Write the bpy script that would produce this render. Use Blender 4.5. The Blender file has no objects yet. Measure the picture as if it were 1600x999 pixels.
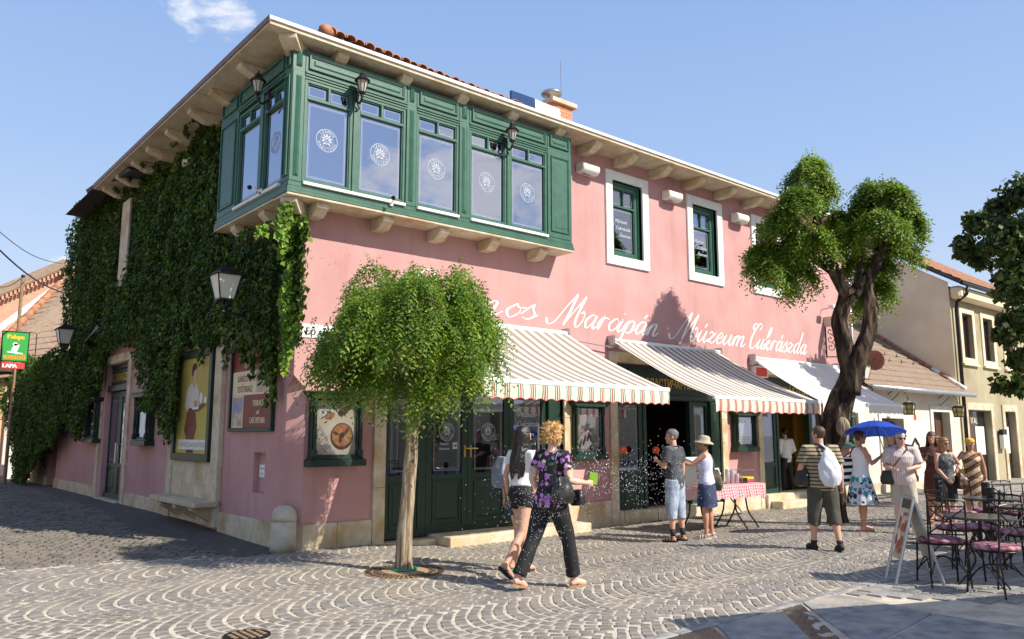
import bpy, bmesh, math, random
import numpy as np
from math import sin, cos, radians, pi, hypot, atan2, sqrt
from mathutils import Vector, Matrix, noise

S = bpy.context.scene
COL = S.collection
# ------------------------------------------------------------------ camera
CAM = Vector((-5.0207, -10.827, 1.65))
YAW, PITCH, FPX = radians(49.66), radians(8.215), 1233.4
cd = bpy.data.cameras.new('camera'); cam = bpy.data.objects.new('camera', cd); COL.objects.link(cam)
cam.location = CAM; cam.rotation_euler = (pi/2+PITCH, 0, YAW-pi/2)
cd.lens = FPX/1600*36; cd.sensor_width = 36; cd.clip_start = .1; cd.clip_end = 2000
S.camera = cam
S.render.resolution_x, S.render.resolution_y = 1024, 639
S.view_settings.view_transform = 'Standard'; S.view_settings.look = 'None'
S.view_settings.exposure = 0.48; S.view_settings.gamma = 1.0
# real-place helpers: turn a measured picture point into a point of the place
_F = Vector((cos(YAW)*cos(PITCH), sin(YAW)*cos(PITCH), sin(PITCH)))
_R = Vector((sin(YAW), -cos(YAW), 0)); _U = _R.cross(_F)
def ray(x, y): return _F*FPX+_R*(x-800)-_U*(y-499.5)
def pl(x, y, ax, c):
    d = ray(x, y); return CAM+d*((c-CAM[ax])/d[ax])
def G(x, y, z=0): return pl(x, y, 2, z)
def RY(x, y, c=0): return pl(x, y, 1, c)
def LX(x, y, c=0): return pl(x, y, 0, c)
def D(x, y, dep): return CAM+ray(x, y)*(dep/FPX)
def DV(x, y, dep):       # on the upright plane a given distance ahead
    d = ray(x, y); return CAM+d*(dep/(d.x*cos(YAW)+d.y*sin(YAW)))

# ------------------------------------------------------------------ sun and sky
SUN = Vector((-.41, 1, -.95)).normalized()
sd = bpy.data.lights.new('sun', 'SUN'); so = bpy.data.objects.new('sun', sd); COL.objects.link(so)
sd.energy = 5.0; sd.angle = radians(.53); sd.color = (1, .93, .82)
so.rotation_euler = SUN.to_track_quat('-Z', 'Y').to_euler()
W = bpy.data.worlds.new('World'); S.world = W; W.use_nodes = True
wn, wl = W.node_tree.nodes, W.node_tree.links
bg = wn['Background']; bg.inputs[1].default_value = .105
sky = wn.new('ShaderNodeTexSky'); sky.sky_type = 'NISHITA'; sky.sun_disc = False
sky.sun_elevation = radians(42.8); sky.sun_rotation = radians(157.7)
sky.air_density = 1.0; sky.dust_density = .8; sky.ozone_density = 1.1; sky.altitude = 100
tc = wn.new('ShaderNodeTexCoord')
def wmath(op, a, b=None, c=None):
    n = wn.new('ShaderNodeMath'); n.operation = op
    for i, v in enumerate((a, b, c)):
        if v is None: continue
        if isinstance(v, (int, float)): n.inputs[i].default_value = v
        else: wl.new(v, n.inputs[i])
    return n.outputs[0]
def blob(d, lo, hi):
    d = Vector(d).normalized()
    n = wn.new('ShaderNodeVectorMath'); n.operation = 'DOT_PRODUCT'
    wl.new(tc.outputs['Generated'], n.inputs[0]); n.inputs[1].default_value = d
    m = wn.new('ShaderNodeMapRange'); m.interpolation_type = 'SMOOTHSTEP'
    wl.new(n.outputs['Value'], m.inputs[0]); m.inputs[1].default_value = lo; m.inputs[2].default_value = hi
    return m.outputs[0]
nz = wn.new('ShaderNodeTexNoise'); nz.inputs['Scale'].default_value = 4.2; nz.inputs['Detail'].default_value = 9
nz.inputs['Roughness'].default_value = .58; nz.inputs['Distortion'].default_value = .3
mp = wn.new('ShaderNodeMapping'); mp.inputs['Scale'].default_value = (1, 1, 1.9)
wl.new(tc.outputs['Generated'], mp.inputs[0]); wl.new(mp.outputs[0], nz.inputs[0])
m = blob(ray(335, 22), .9968, .9996)
for px_, py_, lo in ((262, 2, .9989), (92, 412, .9996), (1535, 440, .9993), (40, 440, .9996)):
    m = wmath('MAXIMUM', m, wmath('MULTIPLY', blob(ray(px_, py_), lo, .99999), .8))
m = wmath('MAXIMUM', m, wmath('MULTIPLY', blob((.45, -1, .5), .5, .88), .88))
cl = wmath('ADD', wmath('MULTIPLY', m, .65), wmath('MULTIPLY_ADD', nz.outputs[0], 2.2, -.95))
cm = wn.new('ShaderNodeMapRange'); cm.interpolation_type = 'SMOOTHSTEP'
wl.new(cl, cm.inputs[0]); cm.inputs[1].default_value = .69; cm.inputs[2].default_value = .88
gam = wn.new('ShaderNodeMix'); gam.data_type = 'RGBA'; gam.inputs[0].default_value = .8
sxyz = wn.new('ShaderNodeSeparateXYZ'); wl.new(tc.outputs['Generated'], sxyz.inputs[0])
gr = wn.new('ShaderNodeValToRGB'); wl.new(sxyz.outputs[2], gr.inputs[0]); ge = gr.color_ramp.elements
ge[0].position = 0; ge[0].color = (5.6, 6.1, 6.9, 1); ge[1].position = 1; ge[1].color = (1.4, 2.5, 5.2, 1)
for p_, c_ in ((.12, (4.6, 5.4, 6.8, 1)), (.32, (3.0, 4.3, 6.7, 1)), (.55, (2.1, 3.4, 6.2, 1))):
    e_ = ge.new(p_); e_.color = c_
wl.new(gr.outputs[0], gam.inputs[7]); wl.new(sky.outputs[0], gam.inputs[6])
mx = wn.new('ShaderNodeMix'); mx.data_type = 'RGBA'; mx.inputs[7].default_value = (7.2, 7.2, 7.4, 1)
wl.new(cm.outputs[0], mx.inputs[0]); wl.new(gam.outputs[2], mx.inputs[6]); wl.new(mx.outputs[2], bg.inputs[0])

# ------------------------------------------------------------------ materials
MATS = {}
def nt(name):
    m = bpy.data.materials.new(name); m.use_nodes = True; MATS[name] = m
    n = m.node_tree.nodes; return m, n, m.node_tree.links, n['Principled BSDF']
def c4(c): return tuple(c)+(1,) if len(c) == 3 else c
def coords(n, l, kind='Object', scale=(1, 1, 1), rot=(0, 0, 0)):
    t = n.new('ShaderNodeTexCoord'); mp = n.new('ShaderNodeMapping')
    mp.inputs['Scale'].default_value = scale; mp.inputs['Rotation'].default_value = rot
    l.new(t.outputs[kind], mp.inputs[0]); return mp.outputs[0]
def PM(name, c1, c2=None, sc=5, rough=.6, bump=0, bsc=60, metal=0, spec=.5, stretch=(1, 1, 1), c3=None, rnd=0, detail=5, lo=.35, hi=.65, trans=0, sss=0, sheen=0):
    m, n, l, b = nt(name)
    b.inputs['Roughness'].default_value = rough; b.inputs['Metallic'].default_value = metal
    b.inputs['Specular IOR Level'].default_value = spec
    b.inputs['Base Color'].default_value = c4(c1)
    if sheen: b.inputs['Sheen Weight'].default_value = sheen
    out = None
    if c2 is not None:
        v = coords(n, l, 'Object', stretch)
        t = n.new('ShaderNodeTexNoise'); t.inputs['Scale'].default_value = sc; t.inputs['Detail'].default_value = detail; l.new(v, t.inputs[0])
        r = n.new('ShaderNodeValToRGB'); l.new(t.outputs[0], r.inputs[0])
        r.color_ramp.elements[0].position = lo; r.color_ramp.elements[1].position = hi
        r.color_ramp.elements[0].color = c4(c1); r.color_ramp.elements[1].color = c4(c2)
        out = r.outputs[0]
        if c3 is not None:
            t2 = n.new('ShaderNodeTexNoise'); t2.inputs['Scale'].default_value = sc*.23; t2.inputs['Detail'].default_value = 3; l.new(v, t2.inputs[0])
            mr = n.new('ShaderNodeMapRange'); l.new(t2.outputs[0], mr.inputs[0]); mr.inputs[1].default_value = .45; mr.inputs[2].default_value = .7
            x = n.new('ShaderNodeMix'); x.data_type = 'RGBA'; l.new(mr.outputs[0], x.inputs[0]); l.new(out, x.inputs[6]); x.inputs[7].default_value = c4(c3); out = x.outputs[2]
    if rnd:
        oi = n.new('ShaderNodeObjectInfo'); h = n.new('ShaderNodeHueSaturation')
        mr = n.new('ShaderNodeMapRange'); l.new(oi.outputs['Random'], mr.inputs[0]); mr.inputs[3].default_value = 1-rnd; mr.inputs[4].default_value = 1+rnd
        l.new(mr.outputs[0], h.inputs['Value'])
        if out is not None: l.new(out, h.inputs['Color'])
        else: h.inputs['Color'].default_value = c4(c1)
        out = h.outputs[0]
    if out is not None: l.new(out, b.inputs['Base Color'])
    if bump:
        v = coords(n, l, 'Object', stretch)
        t = n.new('ShaderNodeTexNoise'); t.inputs['Scale'].default_value = bsc; t.inputs['Detail'].default_value = 6; l.new(v, t.inputs[0])
        bp = n.new('ShaderNodeBump'); bp.inputs['Strength'].default_value = bump; bp.inputs['Distance'].default_value = .02
        l.new(t.outputs[0], bp.inputs['Height']); l.new(bp.outputs[0], b.inputs['Normal'])
    if trans:      # thin leaf / cloth: light coming through
        tr = n.new('ShaderNodeBsdfTranslucent'); mixs = n.new('ShaderNodeMixShader'); mixs.inputs[0].default_value = trans
        if out is not None: l.new(out, tr.inputs[0])
        else: tr.inputs[0].default_value = c4(c1)
        l.new(b.outputs[0], mixs.inputs[1]); l.new(tr.outputs[0], mixs.inputs[2]); l.new(mixs.outputs[0], n['Material Output'].inputs[0])
    return m
def STR(name, axis, period, stops, rough=.8, bump=0, off=0, kind='Object', wob=0, trans=0):
    """stripes: dot(axis, position)/period -> constant colour ramp"""
    m, n, l, b = nt(name); b.inputs['Roughness'].default_value = rough; b.inputs['Specular IOR Level'].default_value = .25
    t = n.new('ShaderNodeTexCoord'); d = n.new('ShaderNodeVectorMath'); d.operation = 'DOT_PRODUCT'
    l.new(t.outputs[kind], d.inputs[0]); d.inputs[1].default_value = Vector(axis)/period
    src = d.outputs['Value']
    if wob:
        nn = n.new('ShaderNodeTexNoise'); nn.inputs['Scale'].default_value = 5; l.new(t.outputs[kind], nn.inputs[0])
        a = n.new('ShaderNodeMath'); a.operation = 'MULTIPLY_ADD'; l.new(nn.outputs[0], a.inputs[0]); a.inputs[1].default_value = wob; l.new(src, a.inputs[2]); src = a.outputs[0]
    a = n.new('ShaderNodeMath'); a.operation = 'ADD'; l.new(src, a.inputs[0]); a.inputs[1].default_value = off+1000
    f = n.new('ShaderNodeMath'); f.operation = 'FRACT'; l.new(a.outputs[0], f.inputs[0])
    r = n.new('ShaderNodeValToRGB'); r.color_ramp.interpolation = 'CONSTANT'; l.new(f.outputs[0], r.inputs[0])
    el = r.color_ramp.elements
    while len(el) > 1: el.remove(el[0])
    el[0].position = stops[0][0]; el[0].color = c4(stops[0][1])
    for p, c in stops[1:]:
        e = el.new(p); e.color = c4(c)
    l.new(r.outputs[0], b.inputs['Base Color'])
    if trans:
        tr = n.new('ShaderNodeBsdfTranslucent'); mixs = n.new('ShaderNodeMixShader'); mixs.inputs[0].default_value = trans
        l.new(r.outputs[0], tr.inputs[0]); l.new(b.outputs[0], mixs.inputs[1]); l.new(tr.outputs[0], mixs.inputs[2]); l.new(mixs.outputs[0], n['Material Output'].inputs[0])
    return m
def GLASS(name, refl, tint, rough=.0):
    """window pane: part mirror, part see-through"""
    m, n, l, b = nt(name)
    g = n.new('ShaderNodeBsdfGlossy'); g.inputs[0].default_value = (.80, .84, .97, 1); g.inputs['Roughness'].default_value = rough
    t = n.new('ShaderNodeBsdfTransparent'); t.inputs[0].default_value = c4(tint)
    lw = n.new('ShaderNodeLayerWeight'); lw.inputs[0].default_value = .35
    mr = n.new('ShaderNodeMapRange'); l.new(lw.outputs['Fresnel'], mr.inputs[0]); mr.inputs[3].default_value = refl; mr.inputs[4].default_value = min(1, refl+.5)
    x = n.new('ShaderNodeMixShader'); l.new(mr.outputs[0], x.inputs[0]); l.new(t.outputs[0], x.inputs[1]); l.new(g.outputs[0], x.inputs[2])
    l.new(x.outputs[0], n['Material Output'].inputs[0]); return m

def PINKWALL():
    m, n, l, b = nt('pink_render'); b.inputs['Roughness'].default_value = .85; b.inputs['Specular IOR Level'].default_value = .2
    v = coords(n, l); 
    t = n.new('ShaderNodeTexNoise'); t.inputs['Scale'].default_value = 1.1; t.inputs['Detail'].default_value = 7; l.new(v, t.inputs[0])
    r = n.new('ShaderNodeValToRGB'); l.new(t.outputs[0], r.inputs[0]); r.color_ramp.elements[0].position = .3; r.color_ramp.elements[1].position = .72
    r.color_ramp.elements[0].color = (.475, .25, .24, 1); r.color_ramp.elements[1].color = (.56, .335, .32, 1)
    v2 = coords(n, l, 'Object', (3.5, 3.5, .35))   # faint vertical weather streaks
    t2 = n.new('ShaderNodeTexNoise'); t2.inputs['Scale'].default_value = 1.2; t2.inputs['Detail'].default_value = 6; l.new(v2, t2.inputs[0])
    mr = n.new('ShaderNodeMapRange'); l.new(t2.outputs[0], mr.inputs[0]); mr.inputs[1].default_value = .52; mr.inputs[2].default_value = .8; mr.inputs[4].default_value = .5
    x = n.new('ShaderNodeMix'); x.data_type = 'RGBA'; l.new(mr.outputs[0], x.inputs[0]); l.new(r.outputs[0], x.inputs[6]); x.inputs[7].default_value = (.38, .20, .19, 1)
    # small dark specks where the ivy suckers clung near the corner
    vo = n.new('ShaderNodeTexVoronoi'); vo.inputs['Scale'].default_value = 13; l.new(v, vo.inputs[0])
    sp = n.new('ShaderNodeMath'); sp.operation = 'LESS_THAN'; l.new(vo.outputs['Distance'], sp.inputs[0]); sp.inputs[1].default_value = .17
    cg = n.new('ShaderNodeSeparateColor'); l.new(vo.outputs['Color'], cg.inputs[0])
    g1 = n.new('ShaderNodeMath'); g1.operation = 'GREATER_THAN'; l.new(cg.outputs[0], g1.inputs[0]); g1.inputs[1].default_value = .55
    sx = n.new('ShaderNodeSeparateXYZ'); l.new(v, sx.inputs[0])
    mx_ = n.new('ShaderNodeMapRange'); l.new(sx.outputs[0], mx_.inputs[0]); mx_.inputs[1].default_value = 2.6; mx_.inputs[2].default_value = .3
    mz = n.new('ShaderNodeMapRange'); l.new(sx.outputs[2], mz.inputs[0]); mz.inputs[1].default_value = 3.6; mz.inputs[2].default_value = 4.3; mz.inputs[4].default_value = .55
    k = sp.outputs[0]
    for o in (g1.outputs[0], mx_.outputs[0], mz.outputs[0]):
        q = n.new('ShaderNodeMath'); q.operation = 'MULTIPLY'; l.new(k, q.inputs[0]); l.new(o, q.inputs[1]); k = q.outputs[0]
    y = n.new('ShaderNodeMix'); y.data_type = 'RGBA'; l.new(k, y.inputs[0]); l.new(x.outputs[2], y.inputs[6]); y.inputs[7].default_value = (.16, .07, .05, 1)
    l.new(y.outputs[2], b.inputs['Base Color'])
    t3 = n.new('ShaderNodeTexNoise'); t3.inputs['Scale'].default_value = 90; t3.inputs['Detail'].default_value = 4; l.new(v, t3.inputs[0])
    bp = n.new('ShaderNodeBump'); bp.inputs['Strength'].default_value = .35; bp.inputs['Distance'].default_value = .01
    l.new(t3.outputs[0], bp.inputs['Height']); l.new(bp.outputs[0], b.inputs['Normal']); return m
PINKWALL()
PM('green_paint', (.030, .100, .066), (.042, .126, .084), 7, .42, .06, 120, spec=.5)
PM('dark_green_paint', (.005, .026, .016), (.007, .034, .021), 6, .45, .06, 120)  # dark green deepened: shade under the awnings put into the colour
PM('limestone', (.54, .45, .31), (.66, .58, .44), 9, .75, .25, 70, c3=(.45, .32, .16))
PM('soffit_board', (.50, .42, .30), (.60, .52, .40), 14, .8, .12, 90, c3=(.44, .33, .20))
PM('white_trim', (.70, .70, .66), (.80, .79, .74), 5, .6, .15, 80)
PM('white_metal', (.78, .78, .75), None, rough=.4)
PM('plastic_cream', (.72, .69, .60), (.78, .76, .68), 8, .5)
PM('clay_tile', (.36, .13, .06), (.52, .24, .13), 9, .85, .3, 40, c3=(.30, .15, .09))
PM('roof_felt', (.05, .045, .045), None, rough=.8)
PM('brown_tile', (.22, .15, .10), (.32, .225, .155), 8, .9, .3, 40, c3=(.26, .20, .15))
PM('dark_metal', (.022, .022, .024), (.035, .032, .03), 20, .45, metal=.6)
PM('grey_metal', (.42, .43, .44), None, rough=.35, metal=.85)
PM('zinc', (.38, .40, .41), (.5, .51, .52), 6, .4, metal=.7)
PM('aluminium', (.62, .62, .62), None, rough=.33, metal=.7)
PM('lamp_glass', (.62, .60, .52), None, rough=.3, spec=.5)
PM('lamp_glass_clear', (.45, .42, .34), None, rough=.12, spec=.6)
PM('white_letter', (.86, .86, .83), None, rough=.6)
PM('etched', (.40, .44, .52), None, rough=.6)
PM('gold', (.62, .38, .07), None, rough=.35, metal=.5)
PM('brass', (.62, .44, .14), None, rough=.3, metal=.9)
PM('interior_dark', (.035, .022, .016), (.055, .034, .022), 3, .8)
PM('interior_floor', (.10, .07, .05), None, rough=.5)
PM('interior_yellow', (.62, .38, .05), None, rough=.7)
PM('wood_brown', (.13, .06, .025), (.20, .10, .045), 4, .5, stretch=(1, 8, 1))
PM('curtain', (.42, .30, .16), (.55, .42, .25), 8, .9, stretch=(6, 6, .3))
PM('brick_orange', (.62, .30, .17), None, rough=.9)
GLASS('sky_glass', .50, (.45, .48, .55)); GLASS('mid_glass', .30, (.6, .63, .66))
GLASS('shop_glass', .10, (.72, .75, .75))
GLASS('case_glass', .05, (.95, .95, .95))

# ------------------------------------------------------------------ mesh builder
def FR(u, o, z): return (u, -o, z)         # u to the right, o outward, z up: a wall facing -Y
def FL(u, o, z): return (-o, -u, z)        # the same on the wall facing -X (u = -Y)
def ID(x, y, z): return (x, y, z)
_tc = {}
def text_geo(body, shear=0, spacing=1.0):
    k = (body, shear, spacing)
    if k not in _tc:
        c = bpy.data.curves.new('t', 'FONT'); c.body = body; c.shear = shear; c.space_character = spacing; c.resolution_u = 3
        o = bpy.data.objects.new('t', c); me = bpy.data.meshes.new_from_object(o)
        v = [(p.co.x, p.co.y) for p in me.vertices]; f = [tuple(p.vertices) for p in me.polygons]
        bpy.data.objects.remove(o); bpy.data.curves.remove(c); bpy.data.meshes.remove(me)
        _tc[k] = (v, f)
    return _tc[k]
class MB:
    def __init__(s, T=ID): s.v, s.f, s.m, s.T, s.k = [], [], [], T, 0
    def add(s, vs, fs):
        b = len(s.v); s.v += [s.T(*p) for p in vs]; s.f += [tuple(i+b for i in f) for f in fs]; s.m += [s.k]*len(fs); return s
    def box(s, a0, a1, b0, b1, c0, c1):
        if a0 > a1: a0, a1 = a1, a0
        if b0 > b1: b0, b1 = b1, b0
        if c0 > c1: c0, c1 = c1, c0
        return s.add([(a0, b0, c0), (a1, b0, c0), (a1, b1, c0), (a0, b1, c0), (a0, b0, c1), (a1, b0, c1), (a1, b1, c1), (a0, b1, c1)],
                     [(0, 3, 2, 1), (4, 5, 6, 7), (0, 1, 5, 4), (1, 2, 6, 5), (2, 3, 7, 6), (3, 0, 4, 7)])
    def frame(s, a0, a1, c0, c1, w, b0, b1, wt=None, wb=None):
        wt = w if wt is None else wt; wb = w if wb is None else wb
        s.box(a0, a0+w, b0, b1, c0, c1); s.box(a1-w, a1, b0, b1, c0, c1)
        if wt: s.box(a0+w, a1-w, b0, b1, c1-wt, c1)
        if wb: s.box(a0+w, a1-w, b0, b1, c0, c0+wb)
        return s
    def prism(s, poly, b0, b1, ax=1):
        n = len(poly)
        def P(p, b): return {0: (b, p[0], p[1]), 1: (p[0], b, p[1]), 2: (p[0], p[1], b)}[ax]
        vs = [P(p, b0) for p in poly]+[P(p, b1) for p in poly]
        return s.add(vs, [tuple(range(n-1, -1, -1)), tuple(range(n, 2*n))]+[(i, (i+1) % n, n+(i+1) % n, n+i) for i in range(n)])
    def panel(s, a0, a1, c0, c1, b, w=.03, d=.014):      # bevelled raised panel
        s.add([(a0, b, c0), (a1, b, c0), (a1, b, c1), (a0, b, c1), (a0+w, b+d, c0+w), (a1-w, b+d, c0+w), (a1-w, b+d, c1-w), (a0+w, b+d, c1-w)],
              [(0, 1, 5, 4), (1, 2, 6, 5), (2, 3, 7, 6), (3, 0, 4, 7), (4, 5, 6, 7), (3, 2, 1, 0)]); return s
    def tube(s, path, r, n=8, caps=True, sq=None):
        P = [Vector(p) for p in path]; R = r if isinstance(r, (list, tuple)) else [r]*len(P)
        up = Vector((0, 0, 1)); t0 = (P[1]-P[0]).normalized()
        if abs(t0.z) > .9: up = Vector((0, 1, 0))
        nrm = t0.cross(up).normalized(); vs = []
        for i, p in enumerate(P):
            t = ((P[min(i+1, len(P)-1)]-P[max(i-1, 0)])).normalized()
            if t.length < .5: t = t0
            nrm = (nrm-t*nrm.dot(t)).normalized(); bn = t.cross(nrm)
            for j in range(n):
                a = 2*pi*j/n; vs.append(tuple(p+(nrm*cos(a)+bn*sin(a))*R[i]))
        fs = [(i*n+j, i*n+(j+1) % n, (i+1)*n+(j+1) % n, (i+1)*n+j) for i in range(len(P)-1) for j in range(n)]
        if caps: fs += [tuple(range(n-1, -1, -1)), tuple((len(P)-1)*n+j for j in range(n))]
        return s.add(vs, fs)
    def lathe(s, prof, c=(0, 0, 0), n=16, a0=0):
        vs = [(c[0]+r*cos(a0+2*pi*j/n), c[1]+r*sin(a0+2*pi*j/n), c[2]+z) for r, z in prof for j in range(n)]
        fs = [(i*n+j, i*n+(j+1) % n, (i+1)*n+(j+1) % n, (i+1)*n+j) for i in range(len(prof)-1) for j in range(n)]
        fs += [tuple(range(n-1, -1, -1)), tuple((len(prof)-1)*n+j for j in range(n))]
        return s.add(vs, fs)
    def ball(s, c, r, n=10, m=7):
        if not isinstance(r, (tuple, list)): r = (r, r, r)
        vs = [(c[0]+r[0]*sin(pi*i/m)*cos(2*pi*j/n), c[1]+r[1]*sin(pi*i/m)*sin(2*pi*j/n), c[2]+r[2]*cos(pi*i/m)) for i in range(1, m) for j in range(n)]
        vs += [(c[0], c[1], c[2]+r[2]), (c[0], c[1], c[2]-r[2])]; k = (m-1)*n
        fs = [(i*n+j, (i+1)*n+j, (i+1)*n+(j+1) % n, i*n+(j+1) % n) for i in range(m-2) for j in range(n)]
        fs += [(k, j, (j+1) % n) for j in range(n)]+[(k+1, (m-2)*n+(j+1) % n, (m-2)*n+j) for j in range(n)]
        return s.add(vs, fs)
    def text(s, body, size, u, z, o, align=0, sx=1, shear=0, bold=0, d=.004, rot=0, spacing=1.0):
        v, f = text_geo(body, shear, spacing)
        if not v: return s
        w = max(p[0] for p in v); off = {0: -w/2, -1: 0, 1: -w}[align]
        cr, sr = cos(rot), sin(rot)
        def add(dx, dz, oo):
            pts = [((p[0]+off)*size*sx, p[1]*size) for p in v]
            s.add([(u+dx+x*cr-y*sr, oo, z+dz+x*sr+y*cr) for x, y in pts], f)
        add(0, 0, o)
        for i in range(bold):
            add(size*.03*(i+1), 0, o+.0004*(i+1)); add(-size*.03*(i+1), 0, o+.0008*(i+1))
        return s
    def ring(s, c, r0, r1, o, n=40, z_sq=1):
        vs = []
        for j in range(n):
            a = 2*pi*j/n; vs += [(c[0]+r0*cos(a), o, c[1]+r0*sin(a)*z_sq), (c[0]+r1*cos(a), o, c[1]+r1*sin(a)*z_sq)]
        return s.add(vs, [(2*j, 2*j+1, (2*j+3) % (2*n), (2*j+2) % (2*n)) for j in range(n)])
    def disc(s, c, r, o, n=20, rz=None, rot=0):
        rz = r if rz is None else rz
        return s.add([(c[0]+r*cos(2*pi*j/n)*cos(rot)-rz*sin(2*pi*j/n)*sin(rot), o, c[1]+r*cos(2*pi*j/n)*sin(rot)+rz*sin(2*pi*j/n)*cos(rot)) for j in range(n)], [tuple(range(n))])
    def mesh(s, name, mat, smooth=False, recalc=True):
        me = bpy.data.meshes.new(name); me.from_pydata(s.v, [], s.f)
        for mm in (mat if isinstance(mat, (list, tuple)) else [mat]): me.materials.append(MATS[mm] if isinstance(mm, str) else mm)
        if any(s.m): me.polygons.foreach_set('material_index', s.m)
        if recalc:
            b = bmesh.new(); b.from_mesh(me); bmesh.ops.recalc_face_normals(b, faces=b.faces); b.to_mesh(me); b.free()
        if smooth: me.polygons.foreach_set('use_smooth', [True]*len(me.polygons))
        me.update(); return me
    def build(s, name, mat, parent=None, smooth=False, bev=0, recalc=True, kind=None, label=None):
        o = bpy.data.objects.new(name, s.mesh(name, mat, smooth, recalc)); COL.objects.link(o)
        if parent is not None: o.parent = parent
        if bev:
            b = o.modifiers.new('bevel', 'BEVEL'); b.width = bev; b.segments = 1; b.limit_method = 'ANGLE'
        if smooth:
            pass
        if kind: o['kind'] = kind
        if label: o['label'] = label
        return o
def thing(name, label, cat, loc=(0, 0, 0), rotz=0, group=None):
    o = bpy.data.objects.new(name, None); COL.objects.link(o); o.location = loc; o.rotation_euler = (0, 0, rotz)
    o.empty_display_size = .2; o['label'] = label; o['category'] = cat
    if group: o['group'] = group
    return o
def tag(o, label, cat, group=None, kind=None):
    o['label'] = label; o['category'] = cat
    if group: o['group'] = group
    if kind: o['kind'] = kind
    return o
def inst(name, me, parent, loc=(0, 0, 0), rot=(0, 0, 0), sc=(1, 1, 1)):
    o = bpy.data.objects.new(name, me); COL.objects.link(o); o.location = loc; o.rotation_euler = rot; o.scale = sc
    if parent is not None: o.parent = parent
    return o
def dup(root, loc, rotz, label, group=None):
    r = root.copy(); COL.objects.link(r); r.location = loc; r.rotation_euler = (0, 0, rotz); r['label'] = label
    if group: r['group'] = group
    for ch in list(root.children):
        c = ch.copy(); COL.objects.link(c); c.parent = r
        for g in list(ch.children):
            d = g.copy(); COL.objects.link(d); d.parent = c
    return r
def lerp(a, b, t): return a+(b-a)*t
def sst(t): t = max(0, min(1, t)); return t*t*(3-2*t)
def gz(x, y):
    a = -.12*sst((x-1)/1.6)*sst((y+4.2)/2.6)*(1-sst((x-15.5)/5))
    if x < 1.5 and y > 0: a += .10*sst(y/6)
    return a
def GG(x, y):
    p = G(x, y)
    for _ in range(4): p = G(x, y, gz(p.x, p.y))
    return p
def smooth_path(P, k=4):
    out = []; n = len(P)
    for i in range(n-1):
        p0, p1, p2, p3 = P[max(i-1, 0)], P[i], P[i+1], P[min(i+2, n-1)]
        for j in range(k):
            t = j/k
            out.append(tuple(.5*((2*b)+(-a+c)*t+(2*a-5*b+4*c-d)*t*t+(-a+3*b-3*c+d)*t**3) for a, b, c, d in zip(p0, p1, p2, p3)))
    out.append(tuple(P[-1])); return out
# ================================================================== the pink confectionery building
B = thing('confectionery_building', 'pink two-storey corner building with green bay window, awnings and white script lettering', 'building')
FT = FR
def wall_grid(mb, u0, u1, z0, z1, holes, o0, o1):
    us = sorted({u0, u1}|{h[i] for h in holes for i in (0, 1) if u0 < h[i] < u1})
    zs = sorted({z0, z1}|{h[i] for h in holes for i in (2, 3) if z0 < h[i] < z1})
    for a, b in zip(us, us[1:]):
        run = None
        for c, d in zip(zs, zs[1:]):
            hole = any(h[0] <= a+1e-6 and h[1] >= b-1e-6 and h[2] <= c+1e-6 and h[3] >= d-1e-6 for h in holes)
            if not hole: run = (run[0], d) if run else (c, d)
            if hole and run: mb.box(a, b, o0, o1, *run); run = None
        if run: mb.box(a, b, o0, o1, *run)
mb = MB(FR)
fh = [(1.55, 5.44, -.3, 3.05), (6.93, 10.45, -.3, 3.08), (12.1, 15.2, -.3, 3.05), (.3, 5.0, 5.3, 7.05)]
fh += [(x+.2, x+1.15, 5.3, 6.93) for x in (6.70, 9.42, 12.02)]
wall_grid(mb, .3, 16.6, -.3, 2.5, fh, -.3, 0); wall_grid(mb, 0, 16.6, 2.5, 7.4, fh, -.3, 0)
mb.build('front_wall', 'pink_render', B)
mb = MB(); mb.prism([(.2, .0005), (.2995, .0005), (.2995, .2995), (.0005, .2995), (.0005, .2)], -.3, 2.3, ax=2)
mb.add([(.2, 0, 2.3), (0, .2, 2.3), (.3, 0, 2.3), (0, .3, 2.3), (0, 0, 2.5), (.3, 0, 2.5), (0, .3, 2.5), (.09, .09, 2.44)], [(0, 7, 4), (1, 4, 7), (0, 4, 5, 2), (1, 3, 6, 4), (0, 1, 7)])
mb.build('chamfered_corner', 'pink_render', B, recalc=False)
mb = MB(FL)
lh = [(-10.55, -8.8, -.3, 3.3), (-1.31, -.87, .75, 1.36), (-2.1, -.2, 5.3, 7.05), (-8.1, -7.2, 5.2, 7.0)]
wall_grid(mb, -12.6, -.3, -.3, 7.4, lh, -.3, 0); wall_grid(mb, -15.7, -12.6, -.3, 3.9, [], -.3, 0)
wall_grid(mb, -19.4, -16.8, -.3, 3.6, [], -.3, 0); mb.box(-16.8, -15.7, -1.1, -.8, -.3, 3.6); mb.box(-15.7, -15.5, -.8, -.3, -.3, 3.6); mb.box(-17, -16.8, -.8, -.3, -.3, 3.6)
mb.box(-1.31, -.87, -.12, -.10, .75, 1.36)
mb.build('side_wall', 'pink_render', B)
mb = MB(); mb.box(0, .3, 12.6, 19.4, 3.6, 3.7); mb.box(.3, 16.6, 12.3, 12.6, -.3, 7.4); mb.box(16.3, 16.6, .3, 12.3, -.3, 7.4); mb.box(.3, .5, 12.6, 19.4, -.3, 3.6)
mb.build('rear_wall', 'pink_render', B)
MB(FL).box(-1.22, -.95, -.099, -.09, .8, 1.3).build('meter_door', 'pink_render', B)
nb = MB(FL); nb.box(-1.27, -1.08, -.089, -.084, .98, 1.17); o = nb.build('notice_card', 'white_letter', B)
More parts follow.
